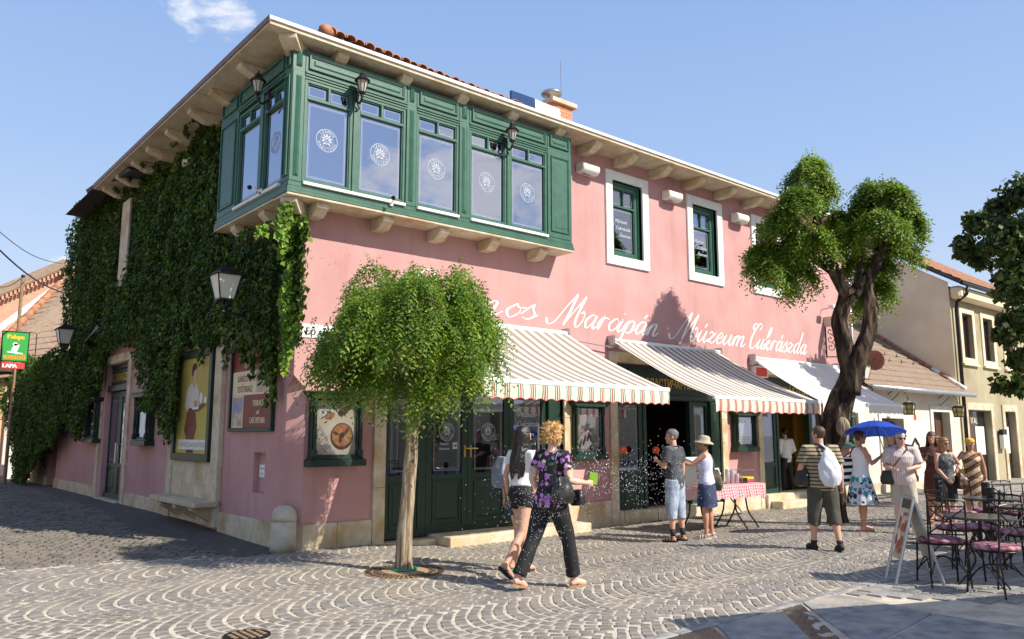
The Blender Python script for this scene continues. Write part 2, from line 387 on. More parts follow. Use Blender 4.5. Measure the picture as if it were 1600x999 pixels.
MB(FL).text('Figyelem', .045, -1.17, 1.10, -.083).build('lettering', 'dark_metal', B, recalc=False); MB(FL).text('2011', .06, -1.17, 1.01, -.083).build('lettering', 'dark_metal', B, recalc=False)

# plinth stones and the limestone surrounds, each stone its own piece
def stone(u0, u1, z0, z1, T=FR, o=.035, o0=0, bev=.006, nm='plinth_stone'):
    return MB(T).box(u0, u1, o0, o, z0, z1).build(nm, 'limestone', B, bev=bev)
for a, b in ((.21, .76), (.765, 1.345), (5.655, 6.715), (10.67, 11.3), (11.305, 11.925), (15.41, 16.62)): stone(a, b, -.3, .35)
for a, b in ((-.95, -.21), (-1.7, -.955), (-2.62, -1.705), (-6.7, -5.31), (-8.29, -6.705), (-12.2, -11.01), (-13.9, -12.205), (-15.7, -13.905), (-18.2, -16.8), (-19.4, -18.205)):
    stone(a, b, -.3, .36, FL)
mb = MB(); mb.prism([(.235, -.035), (-.035, .235), (.0, .26), (.26, .0)], -.3, .35, ax=2).build('plinth_stone', 'limestone', B)
def surround(u0, u1, ztop, w, T, o=.045, deep=.26):
    n = 3; h = (ztop-w+.3)/n
    for i in range(n):
        stone(u0, u0+w, -.3+i*h, -.3+(i+1)*h-.004, T, o, -deep, .004, 'jamb_stone'); stone(u1-w, u1, -.3+i*h, -.3+(i+1)*h-.004, T, o, -deep, .004, 'jamb_stone')
    m = (u0+u1)/2; stone(u0, m-.002, ztop-w, ztop, T, o, -deep, .004, 'lintel_stone'); stone(m+.002, u1, ztop-w, ztop, T, o, -deep, .004, 'lintel_stone')
surround(1.35, 5.65, 3.28, .21, FR); surround(6.72, 10.66, 3.3, .21, FR); surround(11.93, 15.4, 3.28, .19, FR)
surround(-11.0, -8.35+.0, 3.52, .2, FL)
# threshold stones
stone(1.56, 2.5, -.3, -.02, FR, .1, -.3, .008, 'threshold'); stone(2.5, 4.1, -.3, .03, FR, .48, -.3, .012, 'doorstep'); stone(4.105, 5.7, -.3, .03, FR, .46, -.3, .012, 'doorstep')
stone(6.94, 10.44, -.3, .12, FR, .06, -.3, .01, 'threshold')
stone(12.1, 15.2, -.3, .2, FR, .12, -.4, .012, 'threshold'); stone(12.2, 15.3, -.3, .05, FR, .44, .125, .012, 'doorstep'); 
stone(-10.6, -8.7, -.3, .13, FL, .1, -.3, .01, 'threshold')

# ---- interior of the shop, seen through the doors
mb = MB(); mb.box(.3, 16.3, .3, 12.3, -.1, .10); mb.build('shop_floor', 'interior_floor', B)
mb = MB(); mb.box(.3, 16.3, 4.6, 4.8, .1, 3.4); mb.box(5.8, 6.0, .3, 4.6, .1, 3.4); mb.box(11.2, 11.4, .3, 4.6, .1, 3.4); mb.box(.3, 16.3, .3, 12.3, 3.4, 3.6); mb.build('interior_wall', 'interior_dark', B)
mb = MB(); mb.box(11.41, 11.45, .31, 3.2, .1, 3.39); xa, xb = RY(1246, 700, .9).x, RY(1266, 700, .9).x; mb.box(xa, xb, .9, 1.0, .1, 3.39); mb.box(xb-.03, xb, 1.0, 3.2, .1, 3.39); mb.box(11.45, xa-.5, 3.2, 3.3, .1, 3.39); mb.build('yellow_wall', 'interior_yellow', B)
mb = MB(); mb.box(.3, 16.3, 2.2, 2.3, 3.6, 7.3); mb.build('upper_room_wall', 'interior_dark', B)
for x in (2.0, 3.4, 7.6): 
    mb = MB(); mb.box(x, x+.9, 2.4, 2.9, .1, 1.1); mb.box(x-.03, x+.93, 2.35, 2.95, 1.1, 1.14); mb.build('counter', 'wood_brown', B)
R_ = random.Random(4)
mb = MB()
for i in range(5): mb.box(7.3, 10.9, 4.2, 4.55, .5+i*.42, .53+i*.42)
mb.box(7.3, 10.9, 3.0, 3.5, .1, 1.15); mb.build('shelf', 'wood_brown', B)
PM('sweets', (.55, .16, .05), (.75, .5, .18), 3, .5, rnd=.3)
mb = MB()
for i in range(5):
    for j in range(15):
        if R_.random() < .8: mb.ball((7.45+j*.24+R_.uniform(-.03, .03), 4.3, .6+i*.42), (.07+R_.random()*.04, .07, .06+R_.random()*.05), 7, 5)
for j in range(18): mb.ball((7.4+j*.19, 3.2, 1.21), (.07, .07, .05), 7, 5)
mb.build('pastry', 'sweets', B, smooth=True, kind='stuff')
for i in range(3):   # cafe bentwood chair shapes behind the first glass doors
    mb = MB(); x = 1.9+i*.75; mb.box(x, x+.4, 1.2, 1.6, .54, .57); mb.tube([(x, 1.6, .1), (x, 1.62, 1.0), (x+.2, 1.62, 1.1), (x+.4, 1.62, 1.0), (x+.4, 1.6, .1)], .018, 6)
    mb.tube([(x, 1.2, .1), (x, 1.2, .55)], .018, 6); mb.tube([(x+.4, 1.2, .1), (x+.4, 1.2, .55)], .018, 6); mb.build('interior_chair', 'wood_brown', B)

# ---- emblem shared by the panes
e = MB(FR); e.ring((0, 0), .150, .158, 0, 48); e.ring((0, 0), .092, .096, 0, 40)
for word, a0, up in (('SZAMOS', pi/2, 1), ('MARCIPAN', -pi/2, -1)):
    for i, ch in enumerate(word):
        a = a0-up*(i-(len(word)-1)/2)*.34
        r = .106 if up > 0 else .142
        e.text(ch, .052, r*cos(a), r*sin(a), 0, rot=a-pi/2 if up > 0 else a+pi/2, bold=1)
for i in range(7):
    a = pi*(i/6)*1.25-pi*.125; e.disc((.055*cos(a), .012+.055*sin(a)), .024, 0, 10, .014, a)
for i in range(3): e.disc((-.028+.028*i, .012+.018*(i == 1)), .015, 0, 10)
e.disc((-.026, -.042), .034, 0, 10, .012, .5); e.disc((.026, -.042), .034, 0, 10, .012, -.5); e.disc((0, -.03), .01, 0, 8, .03)
EMB = e.mesh('emblem', 'etched', recalc=False)
def emblem(u, z, o, T, parent, sc=1.0):
    p = T(u, o, z); inst('emblem', EMB, parent, p, (0, 0, 0 if T is FR else -pi/2), (sc, sc, sc))
def outline(mb, u0, u1, z0, z1, o, w=.006):
    for a in ((u0, u1, z0, z0+w), (u0, u1, z1-w, z1), (u0, u0+w, z0+w, z1-w), (u1-w, u1, z0+w, z1-w)):
        mb.add([(a[0], o, a[2]), (a[1], o, a[2]), (a[1], o, a[3]), (a[0], o, a[3])], [(0, 1, 2, 3)])

def casement(fr, parent, u0, u1, z0, z1, zt, o, T, glass='sky_glass', w=.045, emb=True, mid=True, wide=True):
    fr.frame(u0, u1, z0, z1, w, o-.05, o+.012)
    fr.frame(u0+w, u1-w, z0+w, z1-w, .018, o-.03, o-.004)
    fr.box(u0+w, u1-w, o-.045, o+.016, zt-.022, zt+.022)
    um = (u0+u1)/2
    if mid: fr.box(um-.017, um+.017, o-.045, o+.010, zt+.022, z1-w)
    po = o-.034
    for a, b, c, d in ([(u0+w, u1-w, z0+w, zt-.02)]+([(u0+w, um-.015, zt+.02, z1-w), (um+.015, u1-w, zt+.02, z1-w)] if mid else [(u0+w, u1-w, zt+.02, z1-w)])):
        MB(T).box(a, b, po-.006, po, c, d).build('pane', glass, parent)
        q = MB(T); ins = .05 if d-c > .5 else .04
        outline(q, a+ins, b-ins, c+ins, d-ins, po+.002)
        if d-c > .5: outline(q, a+ins+.02, b-ins-.02, c+ins+.02, d-ins-.02, po+.002, .003)
        q.build('etched_border', 'etched', parent, recalc=False)
    if emb: emblem(um, lerp(z0, zt, .56), po+.003, T, parent, 1.12)

# ---- bay window (oriel) round the corner
OR = MB(); OR.box(-.38, 5.24, -.42, -.3, 7.24, 7.27); OR.box(-.38, -.02, -.3, 2.3, 7.24, 7.27)
BW = OR.build('bay_window', 'green_paint', B)
fr = MB(FR); OF = .45
# carcass rails
fr.box(-.41, 5.28, OF-.10, OF, 6.93, 7.28); fr.box(-.41, 5.28, OF-.10, OF, 5.14, 5.25)
for a, b in ((-.405, -.215), (1.56, 1.75), (2.62, 2.83), (4.66, 5.275)): fr.box(a, b, OF-.09, OF+.008, 5.25, 6.93)
fr.box(.60, .67, OF-.09, OF+.012, 5.25, 6.88); fr.box(3.675, 3.745, OF-.09, OF+.012, 5.25, 6.88)
for a, b in ((-.215, 1.56), (1.75, 2.62), (2.83, 4.66)):      # stepped mouldings over and under the casements
    fr.box(a, b, OF-.05, OF+.02, 6.88, 6.91); fr.box(a, b, OF-.05, OF+.035, 6.915, 6.94); fr.box(a, b, OF-.06, OF+.004, 6.84, 6.878)
fr.box(-.44, 5.31, OF-.1, OF+.035, 5.067, 5.12); fr.box(-.43, 5.30, OF, OF+.022, 5.122, 5.17); fr.box(-.42, 5.29, OF, OF+.018, 5.172, 5.21)
for u in (-.21, -.41, 1.56, 1.75, 2.62, 2.83, 4.66, 5.276): fr.box(u-.004, u+.004, OF, OF+.010, 6.94, 7.28)
fr.build('frame', 'green_paint', BW, bev=.004)
cs = MB(FR)
for u0, u1 in ((-.205, .595), (.675, 1.55), (1.76, 2.61), (2.84, 3.67), (3.75, 4.65)): casement(cs, BW, u0, u1, 5.27, 6.84, 6.56, OF-.02, FR)
cs.build('casement_frame', 'green_paint', BW, bev=.003)
for u0, u1, z0, z1 in ((-.385, -.235, 5.30, 6.88), (1.58, 1.73, 5.30, 6.88), (2.64, 2.81, 5.30, 6.88), (4.72, 5.22, 5.34, 6.84),
                       (-.385, -.235, 6.98, 7.25), (-.18, 1.53, 6.98, 7.25), (1.58, 1.73, 6.98, 7.25), (1.78, 2.59, 6.98, 7.25), (2.645, 2.805, 6.98, 7.25), (2.86, 4.63, 6.98, 7.25), (4.70, 5.24, 6.98, 7.25)):
    p = MB(FR)
    if u1-u0 < .2: p.panel(u0+.03, u1-.03, z0+.02, z1-.02, OF+.01, .045, .028)
    else:
        p.frame(u0+.02, u1-.02, z0+.02, z1-.02, .022, OF, OF+.03); p.frame(u0+.042, u1-.042, z0+.042, z1-.042, .016, OF, OF+.018); p.panel(u0+.10, u1-.10, z0+.09, z1-.09, OF+.002, .02, .012)
    p.build('panel', 'green_paint', BW, bev=.003)
for u0, u1 in ((-.2, 1.54), (1.77, 2.6), (2.85, 4.64)): MB(FR).box(u0, u1, OF-.02, OF+.055, 5.215, 5.262).build('sill', 'white_trim', BW, bev=.004)
MB(FR).box(-.43, 5.30, 0, OF+.03, 5.03, 5.065).build('slab', 'limestone', BW, bev=.006)
# side face of the bay (faces -X)
OL = .41; fr = MB(FL)
fr.box(-2.35, .445, OL-.10, OL-.001, 6.93, 7.28); fr.box(-2.35, .445, OL-.10, OL-.001, 5.14, 5.25)
for a, b in ((.21, .442), (-2.345, -1.56)): fr.box(a, b, OL-.09, OL+.006, 5.25, 6.93)
fr.box(-.66, -.54, OL-.09, OL+.012, 5.25, 6.88)
fr.box(-1.56, .21, OL-.05, OL+.02, 6.88, 6.91); fr.box(-1.56, .21, OL-.05, OL+.035, 6.915, 6.94)
fr.box(-2.38, .445, OL-.1, OL+.035, 5.067, 5.12); fr.box(-2.37, .44, OL, OL+.022, 5.122, 5.17); fr.box(-2.36, .45, OL, OL+.018, 5.172, 5.21)
fr.build('frame', 'green_paint', BW, bev=.004)
cs = MB(FL); casement(cs, BW, -1.55, -.665, 5.27, 6.84, 6.56, OL-.02, FL, emb=False); casement(cs, BW, -.535, .2, 5.27, 6.84, 6.56, OL-.02, FL)
cs.build('casement_frame', 'green_paint', BW, bev=.003)
for u0, u1, z0, z1 in ((.23, .43, 5.3, 6.88), (-2.3, -1.62, 5.34, 6.84), (.23, .43, 6.98, 7.25), (-1.53, .19, 6.98, 7.25), (-2.3, -1.6, 6.98, 7.25)):
    p = MB(FL); p.frame(u0+.02, u1-.02, z0+.02, z1-.02, .022, OL, OL+.03); p.panel(u0+.08, u1-.08, z0+.07, z1-.07, OL+.002, .02, .012); p.build('panel', 'green_paint', BW, bev=.003)
MB(FL).box(-1.54, .19, OL-.02, OL+.05, 5.215, 5.262).build('sill', 'white_trim', BW, bev=.004)
MB(FL).box(-2.37, -.001, 0, OL+.03, 5.03, 5.065).build('slab', 'limestone', BW, bev=.006)
def corbel(mbx, u, T, L, z, h, w=.17):
    poly = [(0, z-h), (L*.62, z-h), (L, z-h*.38), (L, z), (0, z)]
    a = MB(lambda x, o, zz: T(x, o, zz)); vs = [(u-w/2, p[0], p[1]) for p in poly]+[(u+w/2, p[0], p[1]) for p in poly]; n = len(poly)
    a.add(vs, [tuple(range(n)), tuple(range(2*n-1, n-1, -1))]+[(i, n+i, n+(i+1) % n, (i+1) % n) for i in range(n)]); return a
for u in (.17, 1.30, 2.38, 3.48, 4.62): corbel(None, u, FR, .40, 5.028, .19, .2).build('corbel', 'limestone', BW, bev=.008)
for u in (-.6, -1.75): corbel(None, u, FL, .36, 5.028, .19, .2).build('corbel', 'limestone', BW, bev=.008)
def FD(x, o, z):  # diagonal outward at the corner
    return (-(o-x)*.7071, -(o+x)*.7071, z)
corbel(None, 0, FD, .5, 5.028, .2, .24).build('corbel', 'limestone', BW, bev=.008)
# room behind the bay panes: pale curtains and a plant
mb = MB(); mb.box(-.2, -.16, .2, 2.1, 5.2, 7.2); mb.build('blind', 'curtain', BW)

# ---- eave, brackets, fascia, gutter
mb = MB(FR); mb.box(-.87, 16.9, 0, .66, 7.385, 7.44); mb.build('soffit', 'soffit_board', B)
mb = MB(FL); mb.box(-9.4, 0, .001, .87, 7.385, 7.44); mb.build('soffit', 'soffit_board', B)
mb = MB(FR); mb.box(-.89, 16.9, .66, .69, 7.442, 7.50); mb.build('fascia', 'white_trim', B, bev=.004)
mb = MB(FL); mb.box(-9.4, .68, .87, .89, 7.42, 7.51); mb.build('fascia', 'wood_brown', B)
for u in (.35, 1.5, 2.65, 3.78, 4.95, 5.97, 7.06, 8.2, 9.39, 10.6, 11.75, 12.9, 14.05, 15.2, 16.35): corbel(None, u, FR, .56, 7.384, .19, .19).build('eave_bracket', 'limestone', B, bev=.006)
for y in (.82, 2.07, 3.13, 4.39, 5.62, 6.69, 7.9, 9.06): corbel(None, -y, FL, .74, 7.384, .19, .19).build('eave_bracket', 'limestone', B, bev=.006)
corbel(None, 0, FD, .80, 7.384, .2, .26).build('eave_bracket', 'limestone', B, bev=.006)
# ---- roof
mb = MB(); mb.add([(-.85, -.64, 7.46), (16.9, -.64, 7.46), (16.9, 6, 9.2), (5.2, 6, 9.2), (-.85, 12.6, 7.46), (16.9, 12.6, 7.46)], [(0, 1, 2, 3), (0, 3, 4), (3, 2, 5, 4)])
mb.build('roof', 'roof_felt', B, recalc=False)
mb = MB(); P = [LX(190, 256, -.72), LX(134, 297, -.72), LX(137, 304, -.72), LX(205, 266, -.72)]
mb.add([tuple(p) for p in P]+[(p.x+.9, p.y, p.z+.1) for p in P], [(0, 1, 2, 3), (7, 6, 5, 4), (0, 4, 5, 1), (1, 5, 6, 2), (2, 6, 7, 3), (3, 7, 4, 0)]); mb.build('rear_eave', 'roof_felt', B)
def barrel(L=.34, r=.085, n=6):
    m = MB(); vs = []
    for k, (y, rr) in enumerate(((0, r), (L, r*.86))):
        for j in range(n+1):
            a = pi*j/n; vs.append((rr*cos(a), y, rr*sin(a)*.85+y*.32))
        for j in range(n+1):
            a = pi*j/n; vs.append(((rr-.014)*cos(a), y, (rr-.014)*sin(a)*.85+y*.32))
    q = n+1; fs = []
    for j in range(n): fs += [(j, j+1, 2*q+j+1, 2*q+j), (q+j+1, q+j, 3*q+j, 3*q+j+1), (j+1, j, q+j, q+j+1)]
    m.add(vs, fs); return m
BT = barrel().mesh('roof_tile', 'clay_tile', recalc=False)
for i in range(24):
    x = .12+i*.165; k = max(0, 1-i/26); inst('roof_tile', BT, B, (x, -.60+.03*(i % 2), 7.51+.12*k*k+.01), (0, R_.uniform(-.06, .06), 0), (1, 1, 1))
st = MB(); bt = barrel()
for j in range(14):
    for i in range(77):
        x = 4.1+i*.165 if j == 0 else -.5+.3*j+i*.165+(.08 if j % 2 else 0)
        if x > 16.8: continue
        y = -.58+.32*j; z = 7.50+.262*.32*j*1.0
        st.add([(a+x, b*1.0+y, c+z-.04+R_.uniform(0, .006)) for a, b, c in bt.v], bt.f)
o = st.build('roof_tiles', 'clay_tile', B, recalc=False, kind='stuff')
mb = MB(); mb.tube([(.02, -.56, 7.62), (.55, -.05, 7.88), (1.6, 1.2, 8.2)], [.11, .10, .09], 8); mb.build('hip_tile', 'clay_tile', B, smooth=True)
# solar panel, white box, chimney with cowl and aerial on the roof
PM('solar_blue', (.02, .05, .14), None, rough=.15, spec=.8)
def quadbox(mb, P, dz=(.25, .02, -.05)):
    P = [Vector(p) for p in P]; d = Vector(dz); mb.add([tuple(p) for p in P]+[tuple(p+d) for p in P], [(0, 1, 2, 3), (7, 6, 5, 4), (0, 4, 5, 1), (1, 5, 6, 2), (2, 6, 7, 3), (3, 7, 4, 0)]); return mb
quadbox(MB(), [RY(799, 141, .8), RY(835, 154, .8), RY(836, 172, .8), RY(800, 158, .8)], (0, .06, 0)).build('solar_panel', 'solar_blue', B)
quadbox(MB(), [RY(836, 155, .8), RY(875, 171, .8), RY(876, 190, .8), RY(837, 174, .8)], (0, .5, 0)).build('roof_box', 'white_metal', B)
m_, n_, l_, b_ = nt('chimney_brick'); bt_ = n_.new('ShaderNodeTexBrick'); bt_.inputs['Scale'].default_value = 4.5; bt_.inputs['Color1'].default_value = (.55, .27, .14, 1); bt_.inputs['Color2'].default_value = (.42, .19, .10, 1); bt_.inputs['Mortar'].default_value = (.55, .45, .35, 1)
bt_.inputs['Mortar Size'].default_value = .02
v_ = coords(n_, l_, 'Object', (1, 1, 1), (pi/2, 0, 0)); l_.new(v_, bt_.inputs[0]); l_.new(bt_.outputs[0], b_.inputs[0]); b_.inputs['Roughness'].default_value = .9
cx0, cx1 = 7.62, 8.26
ch = MB(); ch.box(cx0, cx1, 2.5, 3.1, 7.9, 9.66); ch = ch.build('chimney', 'chimney_brick', B)
rows = [(z, s) for z in range(12) for s in range(3)]
for z, s in rows:     # single bricks, slightly proud
    x0 = cx0+.01+(s*.215+(.1 if z % 2 else 0)); x1 = min(x0+.2, cx1-.005)
    if x1-x0 > .05: MB().box(x0, x1, 2.486, 2.5, 8.72+z*.077, 8.72+z*.077+.063).build('brick', 'brick_orange', ch)
for z, s in rows:
    y0 = 2.51+s*.2+(.09 if z % 2 else 0); y1 = min(y0+.18, 3.09)
    if y1-y0 > .05: MB().box(cx0-.014, cx0, y0, y1, 8.72+z*.077, 8.72+z*.077+.063).build('brick', 'brick_orange', ch)
MB().box(cx0-.1, cx1+.1, 2.4, 3.2, 9.66, 9.78).build('chimney_cap', 'limestone', ch, bev=.01)
MB().lathe([(.10, 9.78), (.10, 9.92), (.24, 9.94), (.27, 9.98), (.22, 10.03), (.05, 10.1)], (7.75, 2.7, 0), 18).build('cowl', 'grey_metal', ch, smooth=True)
p = D(877, 152, 16.5); q = D(875.5, 96, 16.5); MB().tube([tuple(p), tuple(q)], .008, 5).build('aerial', 'grey_metal', B)

# ---- upper windows with limestone surround
for k, x in enumerate((6.70, 9.42, 12.02)):
    wf = MB(FR)
    w = MB(FR).box(x+.2, x+1.15, -.16, -.12, 5.25, 5.30).build('window', 'green_paint', B)
    for a in ((x, x+.2, 5.1, 7.12), (x+1.15, x+1.35, 5.1, 7.12), (x+.203, x+1.147, 6.93, 7.117), (x+.203, x+1.147, 5.1, 5.3)):
        MB(FR).box(a[0], a[1], -.28, .045, a[2], a[3]).build('surround_stone', 'limestone' if 0 else 'white_trim', w, bev=.006)
    wf.frame(x+.2, x+1.15, 5.3, 6.93, .05, -.14, -.06); wf.frame(x+.25, x+1.10, 5.35, 6.88, .03, -.15, -.09)
    casement(wf, w, x+.28, x+1.07, 5.38, 6.85, 6.42, -.10, FR, emb=False, w=.05, glass=('shop_glass', 'mid_glass', 'mid_glass')[k])
    wf.build('frame', 'green_paint', w, bev=.003)
    for i, s_ in enumerate(('Múzeum', 'Cukrászda', 'Étterem')): MB(FR).text(s_, .11, x+.62+.06*i, 6.08-.15*i, -.128, shear=.5, bold=1).build('lettering', 'etched', w, recalc=False)
# ---- doors
def leaf(u0, u1, z0, z1, gb, o, T=FR, emb=False, hinge=True, glass='shop_glass', gt=None, nm='door', st=.11, mat='dark_green_paint'):
    gt = z1-st if gt is None else gt
    d = MB(T); d.frame(u0, u1, z0, z1, st, o-.045, o, st, .12); d.box(u0+st, u1-st, o-.045, o, gb-.09, gb)
    if gt < z1-st-.01: d.box(u0+st, u1-st, o-.045, o, gt, gt+.07)
    d = d.build(nm, mat, B, bev=.003)
    pz = MB(T); pz.box(u0+st, u1-st, o-.035, o-.02, z0+.12, gb-.09); pz.frame(u0+st+.03, u1-st-.03, z0+.16, gb-.13, .02, o-.02, o-.008); pz.panel(u0+st+.08, u1-st-.08, z0+.21, gb-.18, o-.02, .03, .014)
    pz.build('panel', mat, d)
    MB(T).box(u0+st, u1-st, o-.028, o-.022, gb, gt).build('pane', glass, d)
    q = MB(T); outline(q, u0+st+.05, u1-st-.05, gb+.06, gt-.06, o-.019, .006); outline(q, u0+st+.075, u1-st-.075, gb+.085, gt-.085, o-.019, .003); q.build('etched_border', 'etched', d, recalc=False)
    if emb: emblem((u0+u1)/2, gt-.62, o-.018, T, d)
    return d
def handle(d, u, z, o, T=FR):
    h = MB(T); h.box(u-.015, u+.015, o, o+.012, z-.1, z+.1); h.tube([(u, o+.005, z+.05), (u, o+.05, z+.05), (u+.02, o+.055, z+.05), (u+.12, o+.05, z+.045)], .01, 6); h.ring((u, z-.06), .012, .02, o+.014, 12); h.build('handle', 'brass', d)
fr = MB(FR); fr.box(1.56, 5.43, -.22, -.1, 2.42, 2.54); fr.box(1.56, 5.43, -.24, -.16, 2.54, 3.05); fr.box(5.12, 5.43, -.2, -.05, -.02, 2.42); fr.build('door_frame', 'dark_green_paint', B, bev=.004)
d1 = leaf(1.56, 2.42, .0, 2.41, .98, -.12, emb=False, st=.15); d2 = leaf(2.425, 3.27, .03, 2.41, .98, -.12, emb=True); handle(d2, 3.21, 1.35, -.12)
d3 = leaf(3.28, 4.2, .03, 2.41, .98, -.12, emb=True); handle(d3, 3.34, 1.35, -.12); d4 = leaf(4.21, 5.11, .03, 2.41, .98, -.12)
for i, s_ in enumerate(('Múzeum', 'Cukrászda', 'Museum', 'Konditorei')): MB(FR).text(s_, .13 if i < 2 else .09, 4.66, 1.95-.17*i, -.135, shear=.5 if i < 2 else 0, bold=1).build('lettering', 'etched', B, recalc=False)
for s_, z_ in (('Bejárat', 1.46), ('Entrance', 1.38)): MB(FR).text(s_, .06, 2.8, z_, -.135, bold=1).build('lettering', 'etched', B, recalc=False)
MB(FR).box(2.97, 3.07, -.138, -.136, 1.39, 1.50).build('arrow_plate', 'etched', B)
q = MB(FR); q.box(2.98, 3.03, -.135, -.1345, 1.437, 1.453); q.add([(3.03, -.134, 1.415), (3.06, -.134, 1.445), (3.03, -.134, 1.475)], [(0, 1, 2)]); q.build('arrow', 'interior_dark', B)
for u0, u1 in ((1.71, 2.27), (2.53, 3.16), (3.39, 4.09), (4.32, 5.0)):      # short curtains inside the tops of the glass
    c = MB(FR); n = 16; pts = [(lerp(u0, u1, i/n), -.30+.02*(i % 2)) for i in range(n+1)]
    c.add([(p[0], p[1], 2.06+.015*math.sin(i*1.7)) for i, p in enumerate(pts)]+[(p[0], p[1], 2.38) for p in pts], [(i, i+1, n+2+i, n+1+i) for i in range(n)]); c.build('curtain', 'curtain', B, recalc=False)
# second door: open, left and right glazed wings, sign board above
fr = MB(FR); fr.box(6.94, 10.44, -.2, -.06, 2.36, 2.44); fr.box(6.94, 10.44, -.2, -.08, 2.44, 3.08); fr.box(6.94, 10.44, -.07, -.03, 2.38, 2.46); fr.box(7.85, 7.95, -.2, -.08, .1, 2.36); fr.box(9.42, 9.5, -.2, -.08, .1, 2.36); fr.build('door_frame', 'dark_green_paint', B, bev=.004)
MB(FR).frame(7.4, 10.1, 2.5, 3.0, .03, -.08, -.055).build('sign_moulding', 'dark_green_paint', B)
t = MB(FR); t.text('ПОСЛАСТИЧАРНИЦА', .27, 8.72, 2.62, -.07, sx=.78, bold=1); t.build('lettering', 'gold', B, recalc=False)
leaf(6.95, 7.84, .12, 2.35, .9, -.1, st=.12); leaf(9.51, 10.12, .12, 2.35, .9, -.1, st=.09); MB(FR).box(10.12, 10.44, -.2, -.02, .1, 2.36).build('shutter', 'dark_green_paint', B, bev=.004)
# third door
fr = MB(FR); fr.box(12.1, 15.2, -.2, -.06, 2.36, 2.44); fr.box(12.1, 15.2, -.2, -.08, 2.44, 3.09); fr.box(12.95, 13.03, -.2, -.08, .2, 2.36); fr.box(14.5, 14.6, -.2, -.08, .2, 2.36); fr.build('door_frame', 'dark_green_paint', B, bev=.004)
t = MB(FR); t.text('CUKRÁSZDA', .30, 13.6, 2.62, -.07, bold=1); t.build('lettering', 'gold', B, recalc=False)
leaf(12.12, 12.94, .2, 2.35, .95, -.1, st=.11, mat='dark_green_paint'); leaf(14.6, 15.19, .2, 2.35, .95, -.1, st=.09)
# side door with its sign
fr = MB(FL); fr.box(-10.8, -8.55, -.16, -.02, 2.66, 2.8); fr.frame(-10.8, -8.55, .13, 3.32, .12, -.2, -.08); fr.box(-10.68, -8.67, -.16, -.12, 2.8, 3.2); fr.frame(-10.6, -8.75, 2.86, 3.16, .04, -.12, -.09); fr.build('door_frame', 'dark_green_paint', B, bev=.004)
t = MB(FL); t.text('CUKRÁSZDA', .27, -9.66, 2.91, -.105, bold=1, sx=.95); t.build('lettering', 'gold', B, recalc=False)
GLASS('bright_glass', .5, (.5, .5, .5), .08)
for u0, u1 in ((-10.66, -9.68), (-9.67, -8.69)):
    d = leaf(u0, u1, .14, 2.65, .95, -.12, FL, st=.14, glass='bright_glass')
handle(d, -9.6, 1.3, -.12, FL)
# upper side window, its surround mostly buried in ivy
w = MB(FL).box(-8.1, -7.2, -.2, -.16, 5.2, 7.0).build('window', 'shop_glass', B)
yj0, yj1 = LX(204, 350, -.25).y, LX(191, 350, -.25).y; MB(FL).box(-yj1, -yj0-.08, -.2, .27, 5.05, 7.1).build('surround', 'limestone', w); MB(FL).box(-yj0-.08, -yj0, -.2, .24, 5.1, 7.05).build('surround', 'dark_green_paint', w); MB(FL).frame(-8.1, -7.2, 5.2, 7.0, .07, -.15, -.08).build('frame', 'green_paint', w)
# stone panel for the big poster
for a in ((-5.3, -5.02, .1, 3.4), (-2.95, -2.62, .1, 3.4), (-5.018, -2.952, 3.18, 3.4)): stone(*a, FL, .09, 0, .008, 'surround_stone')
stone(-5.018, -2.952, .1, 1.16, FL, .06, 0, .006, 'panel_stone')

